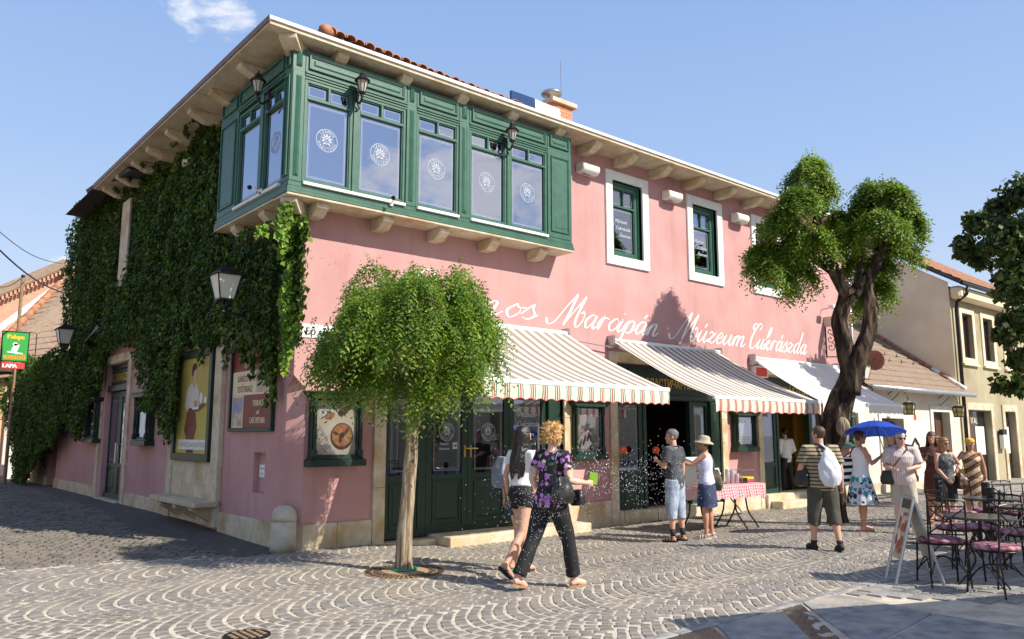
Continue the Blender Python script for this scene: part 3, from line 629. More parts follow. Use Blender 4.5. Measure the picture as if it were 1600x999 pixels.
# ---- script lettering across the front wall
GL = {
 'a': (1.12, [[(.8, .9), (.5, 1.02), (.14, .55), (.34, .0), (.74, .5), (.84, 1.0)], [(.84, 1.0), (.76, .3), (.92, .0), (1.22, .35)]]),
 'c': (.82, [[(.78, .78), (.55, 1.0), (.13, .5), (.4, .0), (.88, .38)]]),
 'r': (.8, [[(-.05, .35), (.2, .95), (.3, 1.0), (.14, .0)], [(.18, .45), (.45, .92), (.78, .86)]]),
 'i': (.55, [[(-.05, .35), (.24, 1.0), (.14, .25), (.3, .0), (.58, .35)], [(.27, 1.42), (.31, 1.5)]]),
 'p': (.98, [[(-.05, .35), (.26, 1.0), (.14, .0), (.02, -.95)], [(.18, .4), (.5, .96), (.8, .8), (.72, .15), (.42, .0), (.2, .18)], [(.75, .2), (1.0, .35)]]),
 'n': (1.05, [[(-.05, .35), (.22, 1.0), (.12, .0)], [(.16, .4), (.5, .96), (.7, .85), (.64, .2), (.8, .0), (1.1, .35)]]),
 'm': (1.6, [[(-.05, .35), (.22, 1.0), (.12, .0)], [(.16, .4), (.48, .96), (.64, .85), (.56, .0)], [(.6, .4), (.95, .96), (1.14, .85), (1.08, .2), (1.24, .0), (1.55, .35)]]),
 'u': (1.1, [[(-.05, .35), (.22, 1.0), (.14, .3), (.32, .0), (.62, .4), (.82, 1.0)], [(.82, 1.0), (.74, .3), (.9, .0), (1.2, .35)]]),
 'z': (.9, [[(.06, .8), (.28, 1.0), (.5, .85), (.75, .95), (.4, .5), (.08, .05), (.35, .12), (.6, .0), (.92, .35)]]),
 'e': (.8, [[(.1, .42), (.5, .58), (.66, .85), (.45, 1.0), (.12, .5), (.38, .0), (.85, .38)]]),
 's': (.72, [[(-.08, .3), (.38, 1.12), (.4, .8), (.62, .35), (.36, .0), (.04, .12)], [(.5, .1), (.78, .38)]]),
 'k': (.95, [[(-.05, .35), (.5, 1.75), (.42, 2.15), (.24, 1.6), (.1, .0)], [(.16, .4), (.48, .95), (.62, .72), (.26, .52)], [(.28, .52), (.6, .0), (.95, .35)]]),
 'd': (1.12, [[(.8, .9), (.5, 1.02), (.14, .55), (.34, .0), (.74, .5), (.84, 1.0)], [(.98, 2.15), (.84, 1.0), (.76, .3), (.92, .0), (1.22, .35)]]),
 'o': (.92, [[(.5, 1.0), (.13, .5), (.38, .0), (.76, .45), (.55, .98), (.62, .75), (1.0, .8)]]),
 'M': (2.15, [[(-.62, .42), (-.55, .15), (-.3, -.02), (.05, .3), (.5, 1.5), (.92, 2.4)], [(.92, 2.4), (.86, 1.3), (.72, .0)], [(.72, .0), (1.2, 1.3), (1.62, 2.32)], [(1.62, 2.32), (1.5, 1.2), (1.5, .35), (1.75, -.05), (2.02, .5), (1.95, 1.15), (1.72, 1.0)]]),
 'C': (1.1, [[(1.0, 1.7), (1.18, 2.15), (.9, 2.4), (.45, 1.9), (.14, .9), (.32, .08), (.7, .0), (1.1, .45)], [(.62, 2.2), (.3, 2.35), (.0, 2.1), (.12, 1.75), (.42, 1.85)]]),
 'S': (1.25, [[(1.1, 1.85), (1.2, 2.3), (.85, 2.35), (.55, 1.85), (.85, 1.1), (.75, .25), (.3, -.02), (-.1, .3), (.1, .6)]]),
}
for ch_, base in (('á', 'a'), ('ú', 'u')): GL[ch_] = (GL[base][0], GL[base][1]+[[(.5, 1.28), (.68, 1.62)]])
def script(mb, word, u0, u1, z, xh, slant=.55, o=.004):
    adv = sum(GL[c][0] for c in word); k = (u1-u0)/adv; x = u0; cnt = 0
    for c in word:
        a, strokes = GL[c]
        for s_ in strokes:
            P = smooth_path([((px_)*k+(py_)*xh*slant, py_*xh) for px_, py_ in s_], 6) if len(s_) > 2 else [(px_*k+py_*xh*slant, py_*xh) for px_, py_ in s_]
            n = len(P); L = []
            for i, p in enumerate(P):
                q0, q1 = P[max(i-1, 0)], P[min(i+1, n-1)]; dx, dy = q1[0]-q0[0], q1[1]-q0[1]; l = hypot(dx, dy) or 1; dx /= l; dy /= l
                down = abs(dy*.92+dx*.38); steep = max(0, -dy) if c not in 'MCS' or True else 0
                wd = xh*(.06+.15*steep**1.4+.02*down)*(.55 if i in (0, n-1) else 1)
                if len(s_) == 2: wd = xh*.1
                L.append((p[0]-dy*wd*.5, p[1]+dx*wd*.5)); L.append((p[0]+dy*wd*.5, p[1]-dx*wd*.5))
            oo = o+.0004*(cnt % 9); cnt += 1
            mb.add([(x+a_, oo, z+b_) for a_, b_ in L], [(2*i, 2*i+1, 2*i+3, 2*i+2) for i in range(n-1)])
        x += a*k
for wd_, a_, b_, z_, h_ in (('Szamos', 1.55, 4.72, 3.74, .265), ('Marcipán', 5.2, 8.25, 3.71, .27), ('Múzeum', 8.85, 11.55, 3.71, .27), ('Cukrászda', 11.68, 14.35, 3.71, .27)):
    t = MB(FR); script(t, wd_, a_, b_, z_, h_); t.build('lettering', 'white_letter', B, recalc=False)
# ================================================================== ground
RG = random.Random(11)
def voro(name, c1, c2, joint, sc, dist=.09, rough=.85):
    m, n, l, b = nt(name); b.inputs['Roughness'].default_value = rough; b.inputs['Specular IOR Level'].default_value = .3
    v = coords(n, l, 'Object'); f = n.new('ShaderNodeTexVoronoi'); f.feature = 'DISTANCE_TO_EDGE'; f.inputs['Scale'].default_value = sc; l.new(v, f.inputs[0])
    f2 = n.new('ShaderNodeTexVoronoi'); f2.inputs['Scale'].default_value = sc; l.new(v, f2.inputs[0])
    r = n.new('ShaderNodeMapRange'); l.new(f.outputs['Distance'], r.inputs[0]); r.inputs[1].default_value = dist*.4; r.inputs[2].default_value = dist
    s_ = n.new('ShaderNodeSeparateColor'); l.new(f2.outputs['Color'], s_.inputs[0])
    a = n.new('ShaderNodeMix'); a.data_type = 'RGBA'; l.new(s_.outputs[0], a.inputs[0]); a.inputs[6].default_value = c4(c1); a.inputs[7].default_value = c4(c2)
    x = n.new('ShaderNodeMix'); x.data_type = 'RGBA'; l.new(r.outputs[0], x.inputs[0]); x.inputs[6].default_value = c4(joint); l.new(a.outputs[2], x.inputs[7])
    l.new(x.outputs[2], b.inputs['Base Color']); bp = n.new('ShaderNodeBump'); bp.inputs['Strength'].default_value = .5; bp.inputs['Distance'].default_value = .02
    l.new(r.outputs[0], bp.inputs['Height']); l.new(bp.outputs[0], b.inputs['Normal']); return m
voro('far_cobbles', (.20, .19, .18), (.28, .265, .245), (.42, .37, .29), 8)
PM('joint_sand', (.47, .41, .32), (.60, .53, .42), 12, .95, .4, 60, c3=(.36, .31, .24))
PM('joint_dark', (.13, .115, .095), (.20, .175, .14), 12, .95, .4, 60)
PM('cobble_stone', (.15, .137, .12), (.235, .215, .19), 7, .66, .35, 70, c3=(.26, .225, .18), rnd=.15, spec=.4)
PM('dark_cobble', (.12, .105, .09), (.21, .185, .155), 6, .75, .4, 60, c3=(.22, .19, .15), spec=.3)
PM('asphalt', (.065, .058, .05), (.10, .09, .078), 30, .9, .4, 140, c3=(.13, .115, .095))
PM('slab_stone', (.17, .17, .175), (.32, .31, .295), 7, .7, .6, 22, c3=(.40, .35, .28), spec=.35, rnd=.08)
PM('sett_stone', (.21, .21, .215), (.30, .295, .28), 6, .7, .35, 40, c3=(.36, .33, .28), spec=.35, rnd=.13)
PM('wet_dark', (.010, .009, .008), (.05, .042, .032), 9, .25, .9, 18, spec=.7)
def sheet(name, mat, xs, ys, dz, test=None, kind='structure'):
    m = MB(); nx, ny = len(xs), len(ys)
    vs = [(x, y, gz(x, y)+dz) for y in ys for x in xs]
    fs = [(j*nx+i, j*nx+i+1, (j+1)*nx+i+1, (j+1)*nx+i) for j in range(ny-1) for i in range(nx-1) if test is None or test((xs[i]+xs[i+1])/2, (ys[j]+ys[j+1])/2)]
    m.add(vs, fs); o = m.build(name, mat, recalc=False); o['kind'] = kind; return o
def rng(a, b, s): return [a+s*i for i in range(int(round((b-a)/s))+1)]
XS = [-400, -150, -60, -30, -16]+rng(-9, 25, .5)+[30, 45, 70, 150, 400]
YS = [-400, -150, -60, -30, -16]+rng(-10, 22, .5)+[28, 40, 70, 150, 400]
GR = sheet('ground', 'far_cobbles', XS, YS, -.035)
def yk(x): return -6.45 if x < 4.4 else -6.45-(x-4.4)*.15
FANB = [(-3.35, .66), (-1.79, .41), (-.71, -.09), (.0, -.03)]
def in_fan(x, y):
    if y < yk(x)+.06 or x > 20.5 or x < -9: return False
    if x < 0: return y < max(.66-(x+3.35)*.25, .0) if x < -3.35 else y < np.interp(x, [p[0] for p in FANB], [p[1] for p in FANB])
    return y < -.03
def in_asph(x, y):
    if y < -.1 or y > 24 or x > 0: return False
    return x > np.interp(y, [-.1, 1.12, 2.84, 8.78, 15.2, 24], [-.71, -.93, -1.08, -.70, -.62, -.6])
PAV = sheet('cobble_pavement', 'joint_sand', rng(-9.5, 21, .25), rng(-7.5, 1.5, .25), -.007, lambda x, y: in_fan(x, y) or in_fan(x+.2, y-.2) or in_fan(x-.2, y-.2))
PAV['kind'] = 'structure'
sheet('side_street', 'joint_dark', rng(-10, 0, .5), rng(-.5, 24, .5), -.024)
m = MB(); ys = rng(0, 24, .6)
bx = [np.interp(y, [-.1, 1.12, 2.84, 8.78, 15.2, 24], [-.71, -.93, -1.08, -.70, -.62, -.6]) for y in ys]
vs = []
for y, x in zip(ys, bx): vs += [(x, y-.06, gz(x, y)-.0), (.1, y-.06, gz(.0, y)+.002)]
m.add(vs, [(2*i, 2*i+1, 2*i+3, 2*i+2) for i in range(len(ys)-1)]); o = m.build('pavement', 'asphalt', recalc=False); o['kind'] = 'structure'
def stone_at(mb, cx, cy, a, L, Wd, h, r):
    ca, sa = cos(a), sin(a); z0 = gz(cx, cy); vs = []
    for s_, zz in ((1.0, -.03), (1.0, h-.006), (.80, h)):
        for dx, dy in ((-1, -1), (1, -1), (1, 1), (-1, 1)):
            jx, jy = (r.uniform(-.07, .07), r.uniform(-.07, .07)) if s_ == 1.0 and zz < 0 else (0, 0)
            vs.append([dx*L/2*s_, dy*Wd/2*s_, zz, jx, jy])
    for i in range(4):
        j = r.uniform(-.006, .006), r.uniform(-.006, .006)
        for k in (0, 4, 8): vs[i+k][0] += j[0]; vs[i+k][1] += j[1]
    tl = r.uniform(-.002, .002)
    mb.add([(cx+v[0]*ca-v[1]*sa, cy+v[0]*sa+v[1]*ca, z0+v[2]+tl) for v in vs],
           [(4, 5, 9, 8), (5, 6, 10, 9), (6, 7, 11, 10), (7, 4, 8, 11), (8, 9, 10, 11), (0, 1, 5, 4), (1, 2, 6, 5), (2, 3, 7, 6), (3, 0, 4, 7)])
# fan (segmental arc) cobbles: bands 1.3 m wide across Y, arcs bulging towards -X
stones = []
PITCH, BW_, SAG, NA = .152, 1.5, .50, 14
_t = np.linspace(-1, 1, 401); _sl = np.concatenate([[0], np.cumsum(np.hypot(np.diff(_t)*BW_/2, np.diff(_t**2)*SAG))])
for k in range(-6, 1):
    yb = k*BW_-.03
    for j in range(int(31/PITCH)):
        xc = -10+j*PITCH+(.07 if k % 2 else 0); jit = RG.uniform(0, .6)
        if xc > 20: break
        for i in range(NA):
            t = float(np.interp((i+.15+jit+.5*0)/(NA+.3)*_sl[-1], _sl, _t)); y = yb+BW_*(t+1)/2; x = xc+SAG*t*t+RG.uniform(-.005, .005)
            if not in_fan(x, y): continue
            if (x-.39)**2+(y+2.45)**2 < .5**2: continue
            ang = atan2(SAG*2*t*2/BW_, 1); c_ = cos(ang)
            stones.append((x, y+RG.uniform(-.003, .003), -ang, max(.05, PITCH*c_*RG.uniform(.76, .86)-.004), _sl[-1]/NA*RG.uniform(.82, .93)))
def vis(x, y):
    d = Vector((x, y, 0))-CAM; z = d.dot(_F)
    if z < .5: return None
    px_ = 800+FPX*d.dot(_R)/z; py_ = 499.5-FPX*d.dot(_U)/z
    return (z, px_, py_)
near = []; rest = []
for s_ in stones:
    v = vis(s_[0], s_[1]); (near if v and -5 < v[1] < 1605 and v[2] < 1003 else rest).append((v[0] if v else 99, s_))
near.sort(key=lambda q: q[0]); rest = [r for r in rest if r[1][0] > -6 or True]
CM = []
for k in range(8):
    q = MB(); stone_at(q, 0, -30, 0, .10, .115, .0, random.Random(k)); q.v = [(a, b+30, c) for a, b, c in q.v]; CM.append(q.mesh('cobble', 'cobble_stone'))
for i, (z, (x, y, a, L, Wd)) in enumerate(near[:290]):
    inst('cobble', CM[i % 8], PAV, (x, y, gz(x, y)+RG.uniform(-.003, .003)), (0, 0, a), (L/.10, Wd/.115, 1))
q = MB()
for z, (x, y, a, L, Wd) in near[290:]+rest: stone_at(q, x, y, a, L, Wd, RG.uniform(-.002, .004), RG)
o = q.build('cobbles', 'cobble_stone', PAV, recalc=False, kind='stuff')
# rounder, darker cobbles of the side street
q = MB(); n = 0
for j in range(190):
    for i in range(70):
        x = -9+.155*i+(.07 if j % 2 else 0)+RG.uniform(-.02, .02); y = -.4+.125*j+RG.uniform(-.015, .015)
        if x > -.02 or in_fan(x, y-.05) or in_asph(x-.09, y) or y > 23: continue
        if x < -6.5 and y < 4: continue
        stone_at(q, x, y, RG.uniform(-.15, .15), .13*RG.uniform(.8, 1.05), .108*RG.uniform(.85, 1.05), RG.uniform(-.006, .008), RG)
o = q.build('side_street_cobbles', 'dark_cobble', recalc=False); o['kind'] = 'stuff'; o['label'] = 'rough dark cobbles filling the side street left of the pink building'; o['category'] = 'cobbles'
# border stones between the fan cobbles and the terrace
TR = sheet('terrace_paving', 'joint_sand', rng(-1, 21, .25), rng(-13, -6, .25), -.016, lambda x, y: y < yk(x)+.1)
x = -2.2; q = 0
while x < 16:
    L = RG.uniform(.55, .85); y = (yk(x)+yk(x+L))/2; a = 0 if x < 4.4 else -.15
    m = MB(); m.box(-L/2+.008, L/2-.008, -.055, .055, -.05, .004)
    o = m.build('border_stone', 'slab_stone', TR, bev=.006); o.location = (x+L/2, y, gz(x, y)); o.rotation_euler = (0, 0, a); x += L
# rectangular setts
m = MB(); m.box(-.5, .5, -.5, .5, -.05, 0); SETT = m.mesh('sett', 'sett_stone'); n = 0
slabs_px = {'a': [(1120, 976), (1222, 952), (1283, 1012), (1158, 1013)], 'b': [(1248, 941), (1300, 926), (1455, 957), (1345, 1012), (1320, 1012)], 'c': [(1460, 958), (1640, 985), (1640, 1030), (1352, 1016)]}
SL = {k: [G(*p) for p in v] for k, v in slabs_px.items()}
ysl = lambda x: np.interp(x, [0, 2.6, 3.0, 4.2, 6], [-6.55, -6.55, -6.62, -8.0, -9.4])
for j in range(22):
    yy = -6.62-j*.17
    x = 2.4+RG.uniform(0, .15)
    while x < 9.5:
        L = RG.uniform(.24, .36); xc, yc = x+L/2, yy-(x-4.4)*.15*(x > 4.4)
        if yc < ysl(xc)+.05 and xc < 6: x += L; continue
        v = vis(xc, yc)
        if v and v[1] < 1640 and v[2] < 1010 and xc > 2.4:
            o = inst('sett', SETT, TR, (xc, yc, RG.uniform(-.004, .003)), (0, 0, (-.15 if x > 4.4 else 0)+RG.uniform(-.02, .02)), (L-.022, .148, 1)); n += 1
        x += L
for k, P in SL.items():
    q = MB(); c = sum((Vector(p) for p in P), Vector())/4
    pts = []
    for i in range(4):
        a_, b_ = P[i], P[(i+1) % 4]
        for t_ in (0, .33, .66):
            p = a_.lerp(b_, t_); p = c+(p-c)*.985; pts.append((p.x+RG.uniform(-.012, .012), p.y+RG.uniform(-.012, .012)))
    q.prism(pts, -.05, -.002, ax=2); q.build('paving_slab', 'slab_stone', TR, bev=.006)
q = MB(); P = [G(*p) for p in [(1210, 950), (1250, 940), (1330, 1012), (1275, 1016)]]; N = 14; vs = []
for j in range(N+1):
    for i in range(7):
        a_ = P[0].lerp(P[3], j/N); b_ = P[1].lerp(P[2], j/N); p = a_.lerp(b_, i/6); vs.append((p.x, p.y, -.014+.012*noise.noise(Vector((p.x*9, p.y*9, 0)))))
q.add(vs, [(j*7+i, j*7+i+1, (j+1)*7+i+1, (j+1)*7+i) for j in range(N) for i in range(6)]); q.build('broken_paving', 'wet_dark', TR, recalc=False, smooth=True)
q = MB(); P = [G(*p) for p in [(1015, 1006), (1108, 978), (1118, 984), (1150, 1012), (1060, 1030)]]; q.prism([(p.x, p.y) for p in P], -.05, -.001, ax=2); q.build('broken_paving', 'wet_dark', TR)
# manhole cover at the picture's lower edge
p = GG(386, 993); mh = thing('manhole_cover', 'small rusty tan manhole cover set in the cobbles at the lower edge', 'manhole', (p.x, p.y, gz(p.x, p.y)+.001))
PM('rust', (.22, .13, .07), (.34, .24, .14), 20, .8, .5, 60)
MB().lathe([(.19, -.02), (.19, .006), (.175, .008)], (0, 0, 0), 28).build('rim', 'dark_metal', mh)
q = MB(); q.lathe([(.172, -.02), (.172, .007)], (0, 0, 0), 28)
for i in range(5):
    for j in range(5):
        if (i-2)**2+(j-2)**2 < 6.5: q.box((i-2)*.06-.018, (i-2)*.06+.018, (j-2)*.06-.018, (j-2)*.06+.018, .0, .011)
q.build('lid', 'rust', mh)
# fallen leaves
PM('dry_leaf', (.42, .30, .05), (.50, .42, .12), 3, .7)
q = MB()
def leafquad(q, x, y, z, s_, a, tilt=.3):
    ca, sa = cos(a), sin(a); q.add([(x-s_*ca, y-s_*sa, z), (x+s_*.5*sa, y-s_*.5*ca, z+.004+tilt*s_*.3), (x+s_*ca, y+s_*sa, z+.002), (x-s_*.5*sa, y+s_*.5*ca, z+.004)], [(0, 1, 2, 3)])
for i in range(900):
    if i < 420: a, r = RG.uniform(0, 2*pi), RG.random()**.6*1.9; x, y = .3+r*cos(a), -2.4+r*sin(a)*.8
    elif i < 760: x, y = RG.uniform(-6.5, -.9), RG.uniform(.1, 4.5)
    else: x, y = RG.uniform(-3, 8), RG.uniform(-6.5, 0)
    if y > -.05 and x > -.05: continue
    leafquad(q, x, y, gz(x, y)+.006, RG.uniform(.008, .02), RG.uniform(0, 6))
o = q.build('fallen_leaves', 'dry_leaf', recalc=False); tag(o, 'tiny yellow fallen leaves scattered on the cobbles round the tree', 'leaves', kind='stuff')
# ================================================================== things on the building
CREAM, REDS, GREENS = (.82, .79, .68), (.55, .08, .06), (.10, .26, .15)
STR('valance_stripe', (1, 0, 0), .235, [(0, CREAM), (.30, GREENS), (.38, CREAM), (.46, REDS), (.56, CREAM), (.64, GREENS), (.72, CREAM)], .9, trans=.3)
STR('valance_stripe_pink', (1, 0, 0), .225, [(0, CREAM), (.42, GREENS), (.455, CREAM), (.50, (.60, .27, .20)), (.60, (.58, .14, .10)), (.66, (.60, .27, .20)), (.80, CREAM), (.84, GREENS), (.87, CREAM)], .9, trans=.3)
STR('canvas_stripe', (1, 0, 0), .235, [(0, (.80, .79, .75)), (.44, (.27, .25, .20)), (.50, (.42, .36, .29)), (.62, (.35, .27, .20)), (.84, (.42, .36, .29)), (.92, (.27, .25, .20))], .9, trans=.25)
PM('white_canvas', (.78, .79, .78), (.83, .83, .81), 3, .85, trans=.3)
STR('white_valance', (1, 0, 0), .075, [(0, (.82, .83, .81)), (.62, (.62, .66, .66)), (.80, (.82, .83, .81))], .9, trans=.3)
PM('red_trim', (.55, .05, .05), None, rough=.8)
def awning(label, u0, u1, zr, p, zf, hv, cm, vm, trim, per):
    w = u1-u0; t = thing('awning', label, 'awning', ((u0+u1)/2, 0, zr), 0, 'awnings over the shop doors')
    N = 18; NU = 40; q = MB(FR); vs = []
    for j in range(N+1):
        s_ = j/N; o = .12+(p-.12)*s_; z = lerp(0, zf-zr, s_)-.10*sin(pi*s_)
        for i in range(NU+1):
            x = -w/2+w*i/NU; k = sin(pi*s_)*.018*sin(x*2.6+s_*2.2+u0)+.03*sin(pi*s_)*cos(2*pi*i/NU)*.5+.006*sin(pi*s_)*sin(x*11+s_*7); vs.append((x, o, z+k))
    q.add(vs, [(j*(NU+1)+i, j*(NU+1)+i+1, (j+1)*(NU+1)+i+1, (j+1)*(NU+1)+i) for j in range(N) for i in range(NU)]); q.build('canvas', cm, t, smooth=True, recalc=False)
    q = MB(FR); n = int(w/.03); vs = []
    sc = per; 
    for i in range(n+1):
        x = -w/2+w*i/n; sw = .012*sin(x*9)+.006*sin(x*23)
        zz = zf-zr-hv+.03*abs(sin(pi*x/sc)); vs += [(x, p+.02, zf-zr-.03), (x, p+.03+sw*.4, zf-zr-hv*.5), (x, p+.02+sw, zz)]
    q.add(vs, [(3*i+k, 3*i+3+k, 3*i+4+k, 3*i+1+k) for i in range(n) for k in (0, 1)]); q.build('valance', vm, t, smooth=True, recalc=False)
    if trim:
        q = MB(FR); pts = [(-w/2+w*i/n, p+.02+.012*sin((-w/2+w*i/n)*9)+.006*sin((-w/2+w*i/n)*23), zf-zr-hv+.03*abs(sin(pi*(-w/2+w*i/n)/sc))) for i in range(n+1)]
        q.tube(pts, .006, 4); q.build('trim', trim, t)
    MB(FR).box(-w/2-.02, w/2+.02, p-.03, p+.03, zf-zr-.04, zf-zr+.03).build('front_bar', 'white_metal', t, bev=.01)
    MB(FR).tube([(-w/2, .12, .0), (w/2, .12, .0)], .05, 10).build('roller', 'white_metal', t, smooth=True)
    MB(FR).box(-w/2-.05, w/2+.05, .03, .07, -.12, -.08).build('rail', 'grey_metal', t)
    for s_ in (-1, 1):
        q = MB(FR); q.tube([(s_*w*.44, .1, -.12), (s_*(w*.44-.9), p*.5, (zf-zr)*.5-.18), (s_*w*.40, p-.03, zf-zr-.03)], .022, 8); q.build('arm', 'white_metal', t)
        q = MB(FR); q.box(s_*w/2-.03, s_*w/2+.03, 0, .17, -.1, .1); q.box(s_*w/2-.045, s_*w/2+.045, .0, .10, -.16, -.1); q.build('bracket', 'grey_metal', t)
    return t
awning('cream awning with green and red striped valance, nearest the round tree', 1.5, 5.45, 3.53, 2.5, 2.37, .26, 'canvas_stripe', 'valance_stripe', 'red_trim', .2)
awning('tan striped awning with salmon striped valance over the open sweet shop door', 6.72, 10.35, 3.50, 2.5, 2.29, .27, 'canvas_stripe', 'valance_stripe_pink', 'red_trim', .3)
awning('plain white awning with finely pleated valance behind the old leaning tree', 11.72, 15.75, 3.45, 1.8, 2.36, .24, 'white_canvas', 'white_valance', None, .25)
# bar sticking out of the wall beside the awnings
q = MB(FR).tube([(5.7, .1, 3.42), (6.7, .12, 3.36)], .012, 6).build('rod', 'grey_metal', B)

# ---- display cases
PM('poster_food', (.50, .42, .34), (.20, .10, .06), 6, .5); PM('poster_cream', (.74, .68, .56), (.62, .52, .40), 3, .5)
PM('choc', (.05, .018, .012), (.10, .04, .025), 12, .4); PM('caramel', (.38, .13, .04), (.52, .24, .10), 14, .4); PM('plate_white', (.72, .70, .68), None, rough=.4); PM('silver', (.45, .45, .47), None, rough=.4)
PM('red_berry', (.45, .03, .03), None, rough=.4); PM('skin_print', (.62, .36, .25), None, rough=.7); PM('menu_paper', (.68, .70, .64), (.76, .77, .72), 6, .7)
def case(label, loc, rotz, w, h, kind, mat='dark_green_paint'):
    t = thing('display_case', label, 'display case', loc, rotz, 'display cases on the walls')
    MB(FR).box(-w/2, w/2, 0, .05, 0, h).build('back_board', mat, t)
    q = MB(FR); q.frame(-w/2, w/2, .0, h-.05, .07, .05, .13); q.build('frame', mat, t, bev=.004)
    q = MB(FR); q.prism([(-w/2-.10, h-.01), (w/2+.10, h-.01), (w/2+.06, h-.05), (w/2+.02, h-.09), (-w/2-.02, h-.09), (-w/2-.06, h-.05)], 0, .22); q.box(-w/2-.12, w/2+.12, 0, .25, h-.008, h+.016); q.build('cornice', mat, t)
    q = MB(FR); q.box(-w/2-.05, w/2+.05, 0, .20, -.10, -.0); q.box(-w/2-.02, w/2+.02, 0, .16, -.0, .03); q.build('ledge', mat, t, bev=.006)
    for s_ in (-1, 1):
        x = s_*(w/2-.035); prof = [(.03, .03), (.042, .05), (.042, .13), (.026, .15), (.02, .18), (.026, .3), (.024, h*.5), (.02, h-.28), (.03, h-.26), (.036, h-.2), (.03, h-.17), (.038, h-.15), (.038, h-.09)]
        q = MB(); q.lathe(prof, (x, -.155, 0), 10); q.build('column', mat, t, smooth=True)
    q = MB(FR).box(-w/2+.07, w/2-.07, .05, .056, .07, h-.12)
    po = q.build('poster', 'menu_paper' if kind == 'menu' else 'poster_food' if kind != 'cake' else 'poster_cream', t)
    x0, x1, z0, z1 = -w/2+.07, w/2-.07, .07, h-.12; cw, chh = x1-x0, z1-z0
    def dd(u, v, r, mat_, rz=None, rot=0, k=1):
        q = MB(FR); q.disc((x0+u*cw, z0+v*chh), r, .058+.001*k, 18, rz, rot); q.build('print', mat_, po, recalc=False)
    if kind == 'cake':
        dd(.66, .34, .19, 'choc', .2, 0, 1); dd(.66, .36, .165, 'caramel', .17, 0, 2)
        for i in range(7): dd(.66+.17*cos(i*.9), .36+.09*sin(i*.9), .05, 'choc' if i % 2 else 'sweets', .022, i*.9, 3)
        dd(.66, .36, .05, 'choc', .04, .4, 4); dd(.72, .82, .09, 'choc', .05, .8, 1); dd(.62, .78, .05, 'choc', .05, .2, 2)
        dd(.22, .40, .14, 'silver', .022, -1.0, 2); dd(.42, .14, .13, 'plate_white', .014, -1.0, 3); dd(.3, .8, .16, 'plate_white', .11, .5, 1); dd(.35, .72, .09, 'caramel', .05, .4, 2); dd(.2, .15, .12, 'silver', .02, -.9, 2)
    elif kind == 'choc':
        dd(.5, .28, .26, 'plate_white', .16, .7, 1); dd(.78, .3, .12, 'choc', .1, 0, 2); dd(.75, .08, .1, 'choc', .06, 0, 2)
        for i in range(4): dd(.22+.17*i, .16+.09*i, .11, 'choc', .03, 1.15, 3)
        dd(.35, .76, .10, 'plate_white', .14, 0, 2); dd(.3, .9, .12, 'choc', .05, 0, 3); dd(.62, .86, .03, 'red_berry', None, 0, 3); dd(.82, .9, .035, 'red_berry', None, 0, 3)
        dd(.16, .52, .12, 'plate_white', .04, 1.0, 2); dd(.2, .42, .1, 'skin_print', .05, 1.0, 3); dd(.7, .62, .12, 'silver', .16, 0, 1); dd(.5, .55, .1, 'choc', .05, .9, 2)
    elif kind == 'sweets':
        for i in range(9): dd(.2+.6*R_.random(), .12+.76*i/8, .06+.05*R_.random(), ('red_berry', 'plate_white', 'caramel', 'sweets')[i % 4], .05, R_.random(), 1+i)
    elif kind == 'drink':
        dd(.5, .5, .10, 'caramel', .28, 0, 1); dd(.45, .75, .07, 'plate_white', .06, 0, 2); dd(.55, .3, .08, 'choc', .09, 0, 3)
    else:
        q = MB(FR); q.text('ÉTLAP', .09, 0, z1-.14, .059, bold=1)
        for i in range(16): q.box(x0+.05, x1-.05-.08*R_.random(), .0575, .058, z0+.06+i*.045, z0+.066+i*.045)
        q.build('print', 'dark_metal', po)
    MB(FR).box(-w/2+.075, w/2-.075, .11, .114, .075, h-.125).build('glass', 'case_glass', t)
    return t
case('dark green display case with chocolate cake poster, behind the round tree', (.67, 0, 1.27), 0, .82, .98, 'cake')
case('dark green display case with chocolates poster between the two striped awnings', (6.02, 0, 1.25), 0, .80, 1.0, 'choc')
case('narrow dark green menu case beside the folding table with plastic cups', (11.27, 0, 1.33), 0, .80, .82, 'menu')
case('bright green display case of sweets right of the old leaning tree', (16.05, 0, 1.34), 0, .72, .84, 'sweets', 'green_paint')
case('slim green case left of the side door under the ivy', (0, 11.3, 1.52), -pi/2, .95, 1.0, 'drink')
case('slim green case right of the side door under the ivy', (0, 6.95, 1.5), -pi/2, .95, 1.0, 'drink')
# ---- big poster of a waitress on the side wall
PM('poster_blur', (.42, .36, .04), (.50, .44, .08), 1.6, .55, c3=(.30, .12, .035), lo=.3, hi=.6)
t = thing('framed_poster', 'tall green framed poster of a waitress carrying a tray above the stone bench', 'poster', (0, 3.98, 1.16), -pi/2)
MB(FR).frame(-.98, .98, 0, 2.0, .13, .065, .13).build('frame', 'dark_green_paint', t, bev=.008)
po = MB(FR).box(-.85, .85, .065, .08, .13, 1.87).build('print', 'poster_blur', t)
PM('blouse', (.60, .52, .44), (.66, .60, .52), 8, .6); PM('apron', (.13, .035, .025), (.20, .06, .04), 4, .6); PM('hair_print', (.05, .02, .015), None)
def flat(poly, mat, o, sm=0): MB(FR).add([(p[0], o, p[1]) for p in (smooth_path(poly+[poly[0]], 3)[:-1] if sm else poly)], [tuple(range(len(smooth_path(poly+[poly[0]], 3))-1 if sm else len(poly)))]).build('print', mat, po, recalc=False)
flat([(-.30, .95), (-.42, .55), (-.30, .40), (-.28, .28), (.12, .28), (.14, .42), (.24, .60), (.12, .95)], 'apron', .0815); flat([(-.26, .14), (-.26, .3), (.12, .3), (.12, .14)], 'hair_print', .081)
